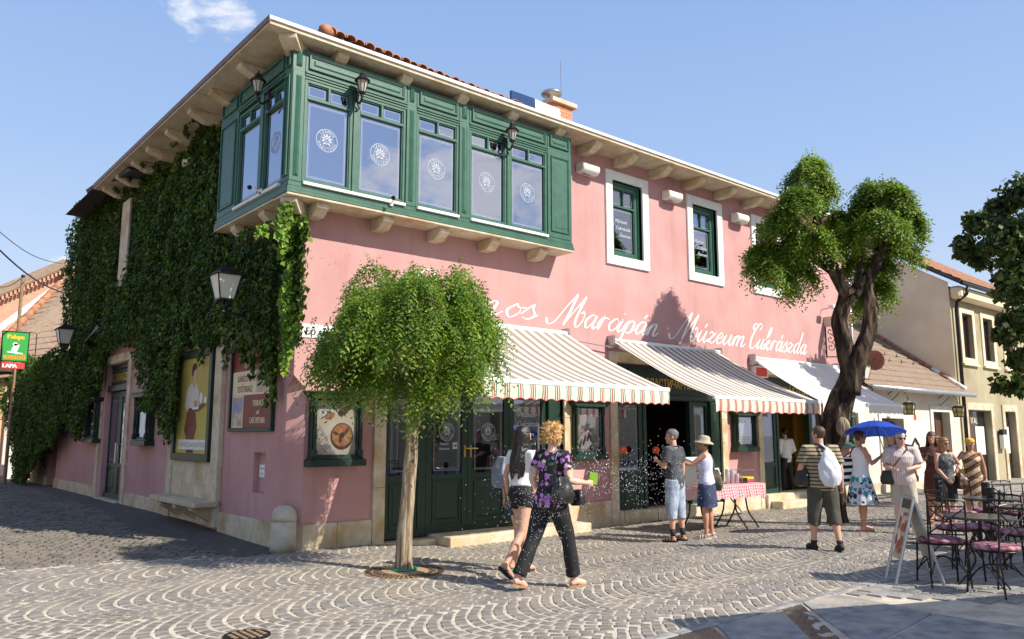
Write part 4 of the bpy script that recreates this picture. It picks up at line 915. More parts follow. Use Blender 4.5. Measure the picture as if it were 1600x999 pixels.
flat([(-.12, 1.42), (-.36, 1.30), (-.46, .98), (-.28, .88), (-.22, .95), (.16, .95), (.30, .95), (.26, 1.25), (.10, 1.42), (0, 1.30)], 'blouse', .0825)
flat([(-.06, 1.42), (-.06, 1.55), (.08, 1.55), (.06, 1.42), (.0, 1.34)], 'skin_print', .083)
q = MB(FR); q.disc((.02, 1.62), .10, .0835, 18, .13); q.build('print', 'skin_print', po, recalc=False)
q = MB(FR); q.disc((-.02, 1.70), .13, .084, 18, .07); q.disc((-.10, 1.63), .06, .0842, 12, .10); q.build('print', 'hair_print', po, recalc=False)
flat([(-.1, .90), (.5, 1.02), (.72, 1.0), (.3, .88)], 'apron', .084); flat([(-.05, .96), (.32, .97), (.28, .92), (-.02, .92)], 'plate_white', .0845)
q = MB(FR); q.disc((.40, 1.12), .08, .0848, 14, .10); q.disc((.62, 1.08), .07, .0846, 14, .06); q.build('print', 'plate_white', po, recalc=False); flat([(.08, .97), (.20, .97), (.20, 1.08), (.08, 1.08)], 'caramel', .085)
flat([(-.70, .20), (.75, .20), (.75, .38), (-.70, .38)], 'menu_paper', .0855); q = MB(FR); q.text('CUKRÁSZDA-KONDITOREI', .115, .02, .25, .0862); q.build('lettering', 'rust', po, recalc=False)
# ---- brown menu board
t = thing('menu_board', 'brown and cream board reading TERRACE and CAFE UPSTAIRS near the corner', 'sign board', (0, 1.44, 1.68), -pi/2)
PM('board_brown', (.16, .025, .018), (.20, .035, .025), 5, .5); PM('board_cream', (.72, .60, .38), None, rough=.6)
MB(FR).frame(-.86, .86, 0, 1.36, .055, 0, .07).build('frame', 'dark_green_paint', t, bev=.006); MB(FR).box(-.82, .82, 0, .03, .05, 1.31).build('panel', 'board_brown', t)
MB(FR).box(-.79, .76, .03, .033, .58, .97).build('panel', 'board_cream', t)
for s_, z_, u_, v_, sh_, bo_, sx_ in (('A cukrászda emeletén', .13, -.02, 1.17, .25, 0, 1), ('légkondicionált', .13, .05, 1.03, .25, 0, 1), ('TERRACE', .13, .27, .40, 0, 1, .8), ('and', .11, .27, .27, 0, 1, .8), ('CAFÉ UPSTAIRS', .13, .26, .13, 0, 1, .66)): MB(FR).text(s_, z_, u_, v_, .032, shear=sh_, bold=bo_, sx=sx_).build('lettering', 'board_cream', t, recalc=False)
for s_, u_, v_, sx_ in (('KÁVÉZÓ és', -.30, .80, .8), ('TETŐTERASZ', -.28, .63, .75)): MB(FR).text(s_, .14, u_, v_, .0345, bold=1, sx=sx_).build('lettering', 'board_brown', t, recalc=False)
PM('photo_blue', (.08, .22, .52), (.45, .30, .22), 4, .5); PM('photo_town', (.35, .22, .15), (.55, .48, .40), 9, .5)
q = MB(FR); q.box(-.78, -.31, .03, .034, .06, .575); q.build('photo_border', 'board_cream', t); MB(FR).box(-.75, -.34, .034, .036, .30, .55).build('photo', 'photo_blue', t); MB(FR).box(-.75, -.34, .034, .036, .09, .30).build('photo', 'photo_town', t); MB(FR).box(.18, .70, .033, .036, .61, .94).build('photo', 'photo_town', t)
# ---- stone bench
t = thing('stone_bench', 'pale stone bench on wedge brackets under the framed poster', 'bench', (0, 3.6, .0), -pi/2)
MB(FR).box(-1.35, 1.05, .06, .46, .44, .53).build('seat', 'limestone', t, bev=.012)
for u in (-.9, -.1, .72):
    q = MB(FR); vs = [(u-.09, .06, .16), (u-.09, .06, .438), (u-.09, .42, .438), (u-.09, .40, .37)]; q.add(vs+[(u+.09, b, c) for a, b, c in vs], [(0, 1, 2, 3), (7, 6, 5, 4), (0, 4, 5, 1), (1, 5, 6, 2), (2, 6, 7, 3), (3, 7, 4, 0)]); q.build('bracket', 'limestone', t, bev=.006)
# ---- bollard
p = GG(444, 861); t = thing('stone_bollard', 'short round-topped stone bollard guarding the building corner', 'bollard', (p.x-.03, p.y-.02, -.02))
PM('bollard_stone', (.50, .44, .33), (.62, .57, .47), 7, .8, .35, 60, c3=(.36, .24, .13)); 
MB().lathe([(.18, 0), (.185, .12), (.18, .3), (.172, .44)], (0, 0, 0), 28).build('shaft', 'bollard_stone', t, smooth=True)
MB().lathe([(.178, .443), (.176, .50), (.160, .57), (.125, .62), (.07, .652), (.0, .66)], (0, 0, 0), 28).build('cap', 'bollard_stone', t, smooth=True)
# ---- vent boxes under the eave
def ventbox(label, u, z, T=FR, sc=1):
    t = thing('vent_box', label, 'vent box', T(u, 0, z), 0 if T is FR else -pi/2, 'white boxes under the eave')
    prof = [(0, -.10), (.17, -.11), (.22, -.08), (.25, -.02), (.245, .06), (.20, .105), (0, .115)]; vs = [(-.24, a, b) for a, b in prof]+[(.24, a, b) for a, b in prof]; n = len(prof)
    MB(FR).add(vs, [tuple(range(n)), tuple(range(2*n-1, n-1, -1))]+[(i, n+i, n+(i+1) % n, (i+1) % n) for i in range(n)]).build('housing', 'plastic_cream', t, bev=.02)
    MB(FR).box(-.16, .16, .10, .19, -.122, -.112).build('grille', 'grey_metal', t)
ventbox('cream wall box between bay window and first upper window', 6.08, 6.93); ventbox('cream wall box between first and second upper windows', 8.78, 6.9); ventbox('cream wall box between second and third upper windows', 11.4, 6.86)
ventbox('cream wall box half buried in ivy beside the bay window', -4.75, 7.0, FL); ventbox('cream wall box half buried in ivy at the far end', -10.6, 7.15, FL)
# ---- lanterns
def big_lantern(label, loc, rotz, arm=True, s=1.0):
    t = thing('wall_lantern', label, 'lantern', loc, rotz, 'square wall lanterns')
    q = MB(FR)
    if arm: 
        q.tube(smooth_path([(0, .01, -.75), (0, .10, -.80), (0, .26, -.70), (0, .34, -.50), (0, .42, -.36), (0, .62, -.30), (0, .80, -.28)], 5), [.03]+[.022]*29+[.016], 8); q.tube(smooth_path([(0, .80, -.28), (0, .92, -.30), (0, 1.0, -.40), (0, .95, -.44)], 4), .014, 6); q.box(-.05, .05, 0, .02, -.95, -.55)
        q.tube([(0, .75, -.29), (0, .75, -.12)], .02, 8)
    for a in range(3): q.tube(smooth_path([(.0, .75, -.22), (.07*cos(a*2.1), .75+.07*sin(a*2.1), -.2), (.06*cos(a*2.1), .75+.06*sin(a*2.1), -.1)], 3), .009, 5)
    q.build('arm', 'dark_metal', t, smooth=True)
    c = (0, .75)
    w0, w1, h = .105, .175, .36
    q = MB(FR)
    for sx in (-1, 1):
        for sy in (-1, 1): q.tube([(sx*w0, c[1]+sy*w0, -.10), (sx*w1, c[1]+sy*w1, h-.1)], .011, 4)
    q.box(-w0-.012, w0+.012, c[1]-w0-.012, c[1]+w0+.012, -.12, -.095)
    q.add([(-w1-.05, c[1]-w1-.05, h-.1), (w1+.05, c[1]-w1-.05, h-.1), (w1+.05, c[1]+w1+.05, h-.1), (-w1-.05, c[1]+w1+.05, h-.1), (-.04, c[1]-.04, h+.04), (.04, c[1]-.04, h+.04), (.04, c[1]+.04, h+.04), (-.04, c[1]+.04, h+.04)], [(3, 2, 1, 0), (0, 1, 5, 4), (1, 2, 6, 5), (2, 3, 7, 6), (3, 0, 4, 7), (4, 5, 6, 7)])
    q.ball((0, c[1], h+.07), .03, 8, 6); q.build('frame', 'dark_metal', t)
    a, b = .9, .95
    for k in range(4):
        cs_, sn = cos(k*pi/2), sin(k*pi/2); P = [(-w0, w0, -.095), (w0, w0, -.095), (w1, w1, h-.105), (-w1, w1, h-.105)]
        MB(FR).add([(x*cs_-y*sn, c[1]+x*sn+y*cs_, z) for x, y, z in P]+[((x*cs_-y*.97*sn), c[1]+x*sn+y*.97*cs_, z) for x, y, z in P], [(0, 1, 2, 3), (7, 6, 5, 4), (0, 4, 5, 1), (2, 6, 7, 3)]).build('pane', 'lamp_glass', t)
    return t
lt = big_lantern('large square lantern on a curved arm against the ivy near the corner', (0, .86, 3.74), -pi/2)
dup(lt, (-.05, 11.7, 4.0), -pi/2, 'square lantern at the far left against the tiled roof', 'square wall lanterns')
dup(lt, (15.9, 0, 3.2), 0, 'square white-paned lantern just right of the old tree trunk', 'square wall lanterns')
def small_lantern(label, loc, rotz):
    t = thing('small_lantern', label, 'lantern', loc, rotz, 'black lanterns on the bay window')
    q = MB(FR); q.tube(smooth_path([(0, 0, -.10), (0, .12, -.22), (0, .20, -.16), (0, .20, -.08)], 4), .018, 6); q.ball((0, .02, -.06), (.05, .03, .10)); q.tube(smooth_path([(0, .05, -.2), (.06, .02, -.26), (0, .02, -.3)], 3), .012, 5); q.build('arm', 'dark_metal', t, smooth=True)
    q = MB(); q.lathe([(.035, -.10), (.055, -.075), (.05, -.06)], (0, -.20, 0), 8); q.lathe([(.12, .105), (.125, .12), (.08, .16), (.045, .21), (.05, .225), (.02, .24), (.008, .29)], (0, -.20, 0), 8)
    for k in range(8):
        a = k*pi/4; q.tube([(.05*cos(a), -.2+.05*sin(a), -.06), (.092*cos(a), -.2+.092*sin(a), .11)], .006, 4)
    q.build('frame', 'dark_metal', t)
    for k in range(8):
        a, b = k*pi/4, (k+1)*pi/4; MB().add([(.048*cos(a), -.2+.048*sin(a), -.06), (.048*cos(b), -.2+.048*sin(b), -.06), (.088*cos(b), -.2+.088*sin(b), .107), (.088*cos(a), -.2+.088*sin(a), .107)], [(0, 1, 2, 3)]).build('pane', 'lamp_glass_clear', t, recalc=False)
    return t
s1 = small_lantern('black hexagonal lantern over the left pair of bay window panes', (.62, -.46, 6.86), 0)
dup(s1, (3.62, -.46, 6.84), 0, 'black hexagonal lantern over the right pair of bay window panes', 'black lanterns on the bay window')
dup(s1, (-.42, .30, 6.82), -pi/2, 'black hexagonal lantern on the shaded side of the bay window', 'black lanterns on the bay window')
# ---- cameras on the bay sill
def cctv(label, loc, rotz, d):
    t = thing('security_camera', label, 'camera', loc, rotz, 'small cameras on the bay window sill')
    q = MB(); q.tube([(0, -.02, 0), (0, -.08, .03), (.03, -.12, .06)], .012, 6); q.box(-.03, .03, -.02, 0, -.05, .05); q.build('bracket', 'white_metal', t)
    v = Vector(d).normalized(); c = Vector((.03, -.13, .08)); MB().tube([tuple(c-v*.09), tuple(c-v*.09), tuple(c+v*.09)], [.02, .04, .04], 10).build('body', 'plastic_cream', t, bev=.004); MB().tube([tuple(c+v*.088), tuple(c+v*.12)], .034, 10).build('lens_hood', 'dark_metal', t)
cctv('small grey camera on the sunny bay window sill', (1.28, -.48, 5.22), 0, (-1, -.4, -.55)); cctv('small grey camera on the shaded bay window sill', (-.44, .42, 5.26), -pi/2, (-1, -.3, -.2))
# ---- small signs
t = thing('street_name_plate', 'white street name plate half hidden behind the round tree', 'sign', (.10, 0, 3.06)); MB(FR).box(0, .75, 0, .015, 0, .2).build('plate', 'white_letter', t); q = MB(FR); q.text('Fő tér', .16, .05, .04, .017, align=-1, bold=1); q.build('lettering', 'dark_metal', t, recalc=False)
t = thing('red_sign', 'small red box sign under the left end of the white awning', 'sign', (11.78, 0, 3.02)); MB(FR).box(0, .5, .02, .12, 0, .22).build('panel', 'red_trim', t); MB(FR).frame(-.02, .52, -.02, .24, .02, .0, .14).build('frame', 'white_metal', t)
t = thing('iron_scroll_sign', 'wrought iron scroll bracket with pale box sign beside the old trunk', 'sign', (15.45, 0, 4.0))
MB(FR).box(-.05, .05, 0, .9, .55, .82).build('sign_box', 'limestone', t, bev=.01)
for k in range(3):
    q = MB(FR)
    for sgn in (1, -1):
        P = [(0, .16+.30*(k == 9)+.2*sgn*0+.13*(1-math.exp(-a*.25))*cos(a*sgn)+.22*(sgn > 0), .42-.22*k+.13*(1-math.exp(-a*.25))*sin(a)) for a in [i*.45 for i in range(18)]]
        q.tube(P, .012, 5)
    q.build('scroll', 'dark_metal', t)
q = MB(FR); q.tube([(0, .02, -.3), (0, .02, .6)], .015, 6); q.tube([(0, .02, -.28), (0, .35, -.3)], .015, 6); q.tube([(0, .02, .56), (0, .55, .56)], .015, 6); q.build('bracket', 'dark_metal', t)
PM('terracotta_disc', (.28, .10, .07), (.34, .14, .09), 9, .7)
t = thing('round_hanging_sign', 'round terracotta disc sign hanging over the lantern behind the trunk', 'sign', (16.35, -.9, 3.62))
q = MB(); a_ = []; q.tube([(-.02, 0, 0), (.03, .0, 0)], .27, 26); q.build('disc', 'terracotta_disc', t); q = MB(); P = [(-.025, .18*cos(i*pi/12), .18*sin(i*pi/12)) for i in range(25)]; q.tube(P, .008, 4); q.tube([(-.026, .06*cos(i*pi/4), .06*sin(i*pi/4)) for i in range(9)], .012, 4); q.build('emblem', 'rust', t)
t = thing('wall_floodlight', 'small floodlight on an arm above the iron scroll sign', 'lamp', (15.3, 0, 5.0)); q = MB(FR); q.tube([(0, 0, 0), (0, .3, .05)], .015, 6); q.build('arm', 'grey_metal', t); MB(FR).box(-.12, .12, .28, .42, .0, .1).build('head', 'plastic_cream', t, bev=.01)
# drainpipe at the right end of the pink house
q = MB(); q.tube([(16.75, -.1, 7.2), (16.75, -.1, 0)], .05, 10); t = q.build('drainpipe', 'grey_metal', None, smooth=True); tag(t, 'grey drainpipe between the pink building and the white house', 'drainpipe')
# iron canopy rods over the side door
t = thing('iron_canopy', 'long wrought iron bracket sticking out of the ivy over the side door', 'iron bracket', (0, 9.7, 3.75), -pi/2)
q = MB(FR)
for k in range(4): q.tube([(-1.3+.12*k, .30, .0+.03*k), (-.6+.1*k, .62, .10), (1.3-.05*k, .75, .24+.02*k)], .018, 5)
q.build('rods', 'dark_metal', t); q = MB(FR); q.tube([(0, .75, -.05-.0) if i == 0 else (.1*(1-math.exp(-i*.2))*cos(i*.6), .75, -.12+.1*(1-math.exp(-i*.2))*sin(i*.6)) for i in range(16)], .014, 5); q.build('scroll', 'dark_metal', t)
# ================================================================== neighbouring houses
PM('white_wall', (.62, .60, .54), (.74, .71, .64), 3, .85, .2, 60, c3=(.56, .48, .38)); PM('old_clay', (.28, .13, .08), (.42, .23, .14), 9, .85, .3, 40); PM('beige_wall', (.78, .64, .43), (.82, .69, .48), 2.5, .85, .2, 70, c3=(.68, .54, .36)); PM('beige_dark', (.25, .21, .16), None); PM('khaki_wall_shaded', (.36, .31, .19), (.42, .37, .24), 2.5, .85, .2, 70, c3=(.28, .23, .14)); PM('yellow_wall', (.66, .56, .34), (.72, .62, .40), 3, .85)  # khaki facade darkened: shade of the right-hand tree put into its colour
PM('orange_door', (.42, .12, .03), None, rough=.5); PM('brown_door', (.07, .035, .02), (.10, .05, .03), 5, .45); PM('window_dark', (.02, .02, .025), None, rough=.08, spec=.8); PM('peach_wall', (.62, .36, .22), (.68, .42, .28), 3, .9)
# ---- low white house
t = H1 = thing('low_white_house', 'low white house with brown tiled roof behind the blue umbrella', 'house', (0, 0, 0))
q = MB(FR); wall_grid(q, 16.9, 24.2, -.3, 3.0, [(18.35, 19.8, -.3, 2.1), (22.0, 23.3, -.3, 2.35)], -.3, 0.02); q.box(16.9, 24.2, -6, -.3, -.3, 3.0); q.build('wall', 'white_wall', t)
MB(FR).box(16.9, 24.2, .02, .05, -.3, .25).build('plinth', 'limestone', t)
MB(FR).box(18.35, 19.8, -.28, -.22, -.2, 2.1).build('door', 'brown_door', t)
q = MB(FR).box(22.0, 23.3, -.26, -.2, -.2, 2.35).build('door', 'brown_door', t)
for k in range(2): p2 = MB(FR); p2.frame(22.06+.62*k, 22.62+.62*k, .1, 1.1, .05, -.2, -.17); p2.frame(22.06+.62*k, 22.62+.62*k, 1.2, 2.2, .05, -.2, -.17); p2.build('panel', 'brown_door', q)
MB(FR).frame(21.8, 23.5, -.3, 2.55, .2, .02, .06, wb=0).build('door_surround', 'white_wall', t)
MB(FR).frame(18.2, 19.95, -.3, 2.25, .15, .02, .06, wb=0).build('door_surround', 'white_wall', t)
PM('arch_dark', (.03, .028, .025), None, rough=.4)
q = MB(FR); q.tube([(18.9+.5*cos(pi*i/10), .06, 1.5+.55*sin(pi*i/10)) for i in range(11)], .03, 5); q.build('arch', 'arch_dark', t)
sl = .73; rf = MB(); rf.add([(16.8, -.45, 2.94), (24.3, -.45, 2.94), (24.3, 6.5, 2.94+sl*6.95), (16.8, 6.5, 2.94+sl*6.95)], [(0, 1, 2, 3)]); rf = rf.build('roof', 'brown_tile', t, recalc=False)
n = 0; st = MB()
for j in range(22):
    y = -.45+j*.30; z = 2.97+sl*(y+.45)
    for i in range(38):
        x = 16.8+i*.2+(.1 if j % 2 else 0)
        if x > 24.2: continue
        e_ = R_.uniform(0, .012); P = [(x+.004, y-.03, z+.014+e_), (x+.196, y-.03, z+.014+e_), (x+.196, y+.32, z+.32*sl+.004), (x+.004, y+.32, z+.32*sl+.004), (x+.004, y-.03, z-.012+e_), (x+.196, y-.03, z-.012+e_)]
        st.add(P, [(0, 1, 2, 3), (4, 5, 1, 0)])
st.build('roof_tiles', 'brown_tile', t, recalc=False, kind='stuff')
PM('mortar_white', (.72, .70, .66), None, rough=.9)
for i in range(26):
    y = -.3+i*.26; z = 2.98+sl*(y+.45); q = MB(); q.tube([(24.12, y, z+.05), (24.12, y+.27, z+.06+.27*sl)], [.09, .075], 8); q.build('edge_tile', 'mortar_white' if i in (0, 1, 3) else 'clay_tile', t, smooth=True)
for i in range(14):
    x = 17.6+(i % 7)*.9+(.45 if i > 6 else 0); y = .9+(.35 if i > 6 else 0); z = 3.0+sl*(y+.45); q = MB(); q.tube([(x, y, z-.02), (x, y-.04, z+.12)], .012, 5); q.tube([(x, y-.02, z+.03), (x, y-.12, z+.03)], .01, 5); q.build('snow_guard', 'dark_metal', t)
q = MB(); q.tube([(16.9, -.5, 2.95), (24.35, -.5, 2.93)], .075, 10); q.build('gutter', 'zinc', t, smooth=True)
for i in range(9): MB().tube([(17.2+i*.8, -.585, 2.95), (17.2+i*.8+.02, -.585, 2.95)], .085, 8).build('gutter_clip', 'grey_metal', t) if 0 else None
# wall lanterns on scroll arms, in yellow glass
PM('yellow_glass', (.42, .36, .10), None, rough=.2, spec=.6)
def coach(label, loc):
    a = thing('coach_lantern', label, 'lantern', loc, 0, 'yellow glass lanterns on the white house')
    q = MB(FR); q.tube(smooth_path([(0, 0, .45), (0, .3, .62), (0, .55, .45), (0, .6, .25)], 4), .014, 5); q.tube(smooth_path([(0, 0, .2), (0, .2, .35), (0, .35, .5)], 4), .012, 5); q.build('arm', 'dark_metal', a)
    q = MB(); q.lathe([(.13, -.14), (.17, .14), (.10, .2), (.02, .25)], (0, -.6, 0), 6); q.build('glass', 'yellow_glass', a)
    q = MB()
    for k in range(6): an = k*pi/3; q.tube([(.135*cos(an), -.6+.135*sin(an), -.15), (.175*cos(an), -.6+.175*sin(an), .14)], .014, 4)
    q.lathe([(.15, -.16), (.15, -.13)], (0, -.6, 0), 6); q.lathe([(.19, .13), (.19, .16), (.11, .21)], (0, -.6, 0), 6); q.tube([(.165*cos(k*pi/6), -.6+.165*sin(k*pi/6), .0) for k in range(13)], .01, 4); q.build('frame', 'dark_metal', a); return a
ca = coach('yellow glass coach lantern at the tip of the white awning', (18.95, 0, 2.35)); dup(ca, (22.6, 0, 2.33), 0, 'yellow glass coach lantern over the brown door of the white house', 'yellow glass lanterns on the white house')
t = thing('mailbox_sign', 'black outlined wall niche shaped like a little house on the white wall', 'wall box', (20.55, 0, 1.05)); q = MB(FR); q.tube([(-.22, .05, -.35), (-.22, .05, .25), (0, .05, .45), (.22, .05, .25), (.22, .05, -.35), (-.22, .05, -.35)], .03, 5); q.build('outline', 'dark_metal', t); MB(FR).box(-.2, .2, .02, .04, -.33, .24).build('panel', 'menu_paper', t)
t = thing('painted_wall_mark', 'small faded red mark painted on the white wall', 'wall painting', (20.7, -.022, 2.15)); q = MB(FR); q.disc((0, 0), .1, .004, 14); q.box(-.02, .02, .002, .004, .05, .45); q.build('mark', 'red_trim', t, recalc=False)
# ---- beige two-storey house
t = H2 = thing('beige_house', 'beige two-storey house with black drainpipe and stone framed doors', 'house', (0, 0, 0))
holes = [(25.1, 26.05, 4.3, 5.9), (27.05, 28.0, 4.3, 5.9), (29.2, 30.1, 4.3, 5.9), (24.95, 27.1, -.3, 2.45), (28.5, 29.6, -.3, 2.45)]
q = MB(FR); wall_grid(q, 24.2, 30.2, -.3, 6.75, holes, -.3, 0); wall_grid(q, 30.2, 33, -.3, 6.75, [], -.3, 0); q.build('wall', 'khaki_wall_shaded', t)
gm = MB(); gm.add([(24.19, .0, -.3), (24.19, 12, -.3), (24.19, 12, 6.9), (24.19, 6, 10.65), (24.19, .0, 6.9)], [(0, 1, 2, 3, 4)]); gm.build('gable_wall', 'beige_wall', t, recalc=False)
q = MB(); q.add([(24.0, -.45, 6.75), (34, -.45, 6.75), (34, 6, 10.75), (24.0, 6, 10.75), (24.0, -.45, 6.87), (34, -.45, 6.87), (34, 6, 10.87), (24.0, 6, 10.87), (34, 12.5, 6.75), (24.0, 12.5, 6.75)], [(0, 1, 5, 4), (0, 4, 7, 3), (4, 5, 6, 7), (0, 3, 2, 1), (3, 9, 8, 2)]); q.build('roof', 'roof_felt', t, recalc=False)
st = MB()
for j in range(22):
    for i in range(40):
        x = 24.15+i*.22+(.11 if j % 2 else 0); y = -.42+j*.30; z = 6.90+.62*(y+.45)
        st.add([(x, y-.02, z+.03), (x+.21, y-.02, z+.03), (x+.21, y+.31, z+.31*.62+.005), (x, y+.31, z+.31*.62+.005), (x, y-.02, z), (x+.21, y-.02, z)], [(0, 1, 2, 3), (4, 5, 1, 0)])
st.build('roof_tiles', 'old_clay', t, recalc=False, kind='stuff')
q = MB(FR); q.prism([(0, 0)]*0 or [(24.2, 6.3), (34, 6.3), (34, 6.74), (24.2, 6.74)], 0, .38); q.build('cornice', 'beige_wall', t, bev=.08)
MB(FR).tube([(24.0, .5, 6.78), (34, .5, 6.74)], .07, 8).build('gutter', 'dark_metal', t)
q = MB(FR); q.tube([(24.55, .5, 6.7), (24.5, .46, 6.45), (24.45, .15, 6.2), (24.42, .12, 5.9), (24.42, .12, .0)], .06, 10); q.build('downpipe', 'dark_metal', t, smooth=True)
for (u0, u1, z0, z1) in holes[:3]:
    w = MB(FR).box(u0, u1, -.22, -.18, z0, z1).build('window', 'window_dark', t); MB(FR).frame(u0-.2, u1+.2, z0-.2, z1+.2, .2, 0, .04).build('surround', 'beige_wall', w, bev=.01); MB(FR).frame(u0, u1, z0, z1, .07, -.2, -.12).build('frame', 'brown_door', w); MB(FR).box((u0+u1)/2-.03, (u0+u1)/2+.03, -.2, -.13, z0, z1).build('mullion', 'brown_door', w)
    MB(FR).box(u0-.25, u1+.25, 0, .1, z0-.27, z0-.2).build('sill', 'beige_wall', w)
for (u0, u1, m_) in ((24.95, 27.1, 'brown_door'), (28.5, 29.6, 'orange_door')):
    MB(FR).frame(u0-.25, u1+.25, -.3, 2.72, .25, 0, .05, wb=0).build('door_surround', 'limestone', t, bev=.01); MB(FR).box(u0-.35, u1+.35, 0, .09, -.3, .6).build('pier_base', 'limestone', t, bev=.01) if 0 else None
    MB(FR).box(u0, (u0+u1)/2, -.25, -.2, -.2, 2.45).build('door', m_, t); w = MB(FR).box((u0+u1)/2, u1, -.26, -.21, -.2, 2.45).build('door', 'window_dark', t); MB(FR).box((u0+u1)/2+.1, u1-.15, -.20, -.195, .9, 1.9).build('poster', 'menu_paper', w)
q = MB(FR); q.text('ITAL', .3, 26.0, 2.0, -.17, bold=1); q.build('lettering', 'limestone', t, recalc=False)
t = thing('wall_mailbox', 'white letter box with a dark slot between the doors of the beige house', 'letter box', (27.85, 0, 1.1)); MB(FR).box(-.2, .2, .05, .2, 0, .5).build('box', 'white_metal', t, bev=.01); MB(FR).box(-.2, .2, .06, .19, .502, .7).build('lid', 'dark_metal', t)
# ---- yellow house further right
t = thing('pale_yellow_house', 'pale yellow low house at the right edge beyond the beige house', 'house', (0, 0, 0)); MB(FR).box(33, 48, -8, .02, -.3, 5.2).build('wall', 'yellow_wall', t); q = MB(); q.add([(33, -.5, 5.15), (48, -.5, 5.15), (48, 4, 8), (33, 4, 8)], [(0, 1, 2, 3)]); q.build('roof', 'clay_tile', t, recalc=False)
w = MB(FR).box(34, 35, .0, .04, -.2, 2.3).build('door', 'brown_door', t)
# ---- tiled house and brick gable at the far end of the side street
t = thing('tiled_hip_house', 'low house with brown tiled hip roof seen over the ivy at far left', 'house', (0, 0, 0))
A, B_, C_, D_ = RY(-60, 600, 24), RY(135, 575, 24), RY(150, 430, 28), RY(94, 445, 28)
rr = MB(); rr.add([tuple(A), tuple(B_), tuple(C_), tuple(D_)], [(0, 1, 2, 3)]); rr = rr.build('roof', 'brown_tile', t, recalc=False)
for j in range(17):
    a0, a1 = A.lerp(D_, j/17), B_.lerp(C_, j/17); b0, b1 = A.lerp(D_, (j+1.15)/17), B_.lerp(C_, (j+1.15)/17); up = Vector((0, -.05, .05)); st = MB(); n = 14
    for i in range(n):
        p, q_, r, s_ = a0.lerp(a1, i/n), a0.lerp(a1, (i+.96)/n), b0.lerp(b1, (i+.96)/n), b0.lerp(b1, i/n); e_ = R_.uniform(-.015, .015)
        st.add([tuple(p+up+Vector((0, 0, e_))), tuple(q_+up+Vector((0, 0, e_))), tuple(r), tuple(s_), tuple(p), tuple(q_)], [(0, 1, 2, 3), (4, 5, 1, 0)])
    st.build('tile_course', 'brown_tile', rr, recalc=False, kind='stuff')
for i in range(15):
    p, q_ = A.lerp(D_, i/15), A.lerp(D_, (i+1.1)/15); m = MB(); m.tube([tuple(p+Vector((0, 0, .05))), tuple(q_+Vector((0, 0, .07)))], [.16, .13], 8); m.build('hip_tile', 'clay_tile', rr, smooth=True)
m = MB(); p, q_ = RY(-30, 540, 28), RY(97, 447, 28.2); m.add([tuple(p), tuple(q_), tuple(q_+Vector((0, 0, .3))), tuple(p+Vector((0, 0, .35))), tuple(p+Vector((0, 2, .3))), tuple(q_+Vector((0, 2, .3)))], [(0, 1, 2, 3), (3, 2, 5, 4)]); m.build('flashing', 'white_metal', t, recalc=False)
q = MB(); q.box(-2.5, 3.2, 24.3, 27.8, -.2, 4.0); q.build('wall', 'peach_wall', t)
MB().box(-2.5, 3.3, 23.95, 24.3, 3.95, 4.1).build('eave_board', 'brown_door', t)
for x in (-.2, .55): MB().box(x, x+.28, 24.1, 24.3, -.1, 3.2).build('pilaster', 'white_wall', t)
t = thing('brick_gable_house', 'orange brick gable house rising behind the tiled roof at far left', 'house', (0, 0, 0))
m_, n_, l_, b_ = nt('far_brick'); bt_ = n_.new('ShaderNodeTexBrick'); bt_.inputs['Scale'].default_value = 2.6; bt_.inputs['Color1'].default_value = (.60, .30, .19, 1); bt_.inputs['Color2'].default_value = (.50, .24, .15, 1); bt_.inputs['Mortar'].default_value = (.55, .42, .33, 1); bt_.inputs['Mortar Size'].default_value = .02
l_.new(coords(n_, l_, 'Object', (1, 1, 1), (pi/2, 0, 0)), bt_.inputs[0]); l_.new(bt_.outputs[0], b_.inputs[0]); b_.inputs['Roughness'].default_value = .9
P = [RY(-60, 620, 34), RY(-60, 488, 34), RY(108, 418, 34), RY(160, 440, 34), RY(160, 620, 34)]; m = MB(); m.add([tuple(p) for p in P]+[(p.x+2, p.y+9, p.z) for p in P], [(0, 1, 2, 3, 4), (1, 6, 7, 2), (2, 7, 8, 3)]); m.build('gable_wall', 'far_brick', t, recalc=False)
p, q_ = RY(-60, 486, 33.8), RY(110, 414, 33.8)
for j in range(4):
    o_ = Vector((0, .5*j, .16*j)); m = MB(); m.tube([tuple(p+o_), tuple(q_+o_)], .11, 6); m.build('verge_tile', 'brown_tile', t)
for i in range(26): a = p.lerp(q_, i/26); MB().box(a.x, a.x+.09, 33.6, 33.75, a.z-.28, a.z-.1).build('verge_brick', 'brick_orange', t)
c = RY(102, 432, 33.5); MB().box(c.x-.1, c.x+.5, 33.4, 33.9, c.z-1.2, c.z+.5).build('chimney', 'rust', t)
c = RY(12, 468, 38); MB().box(c.x-.7, c.x+.5, 38, 38.8, c.z-1.2, c.z+.3).build('chimney', 'far_brick', t); MB().box(c.x-.85, c.x+.65, 37.9, 38.9, c.z+.3, c.z+.5).build('chimney_cap', 'brown_tile', t)
# lower white wall / doorway bits on the far left
t = thing('far_left_wall', 'sunlit white and peach wall beyond the ivy at far left', 'wall', (0, 0, 0)); q = MB(); q.box(-.35, 1.6, 21.6, 22, -.2, 2.5); q.build('wall', 'peach_wall', t); MB().box(-.42, -.05, 21.5, 21.6, -.2, 2.9).build('pilaster', 'white_wall', t); MB().box(-.1, .0, 21.45, 21.6, -.2, .4).build('plinth', 'limestone', t)
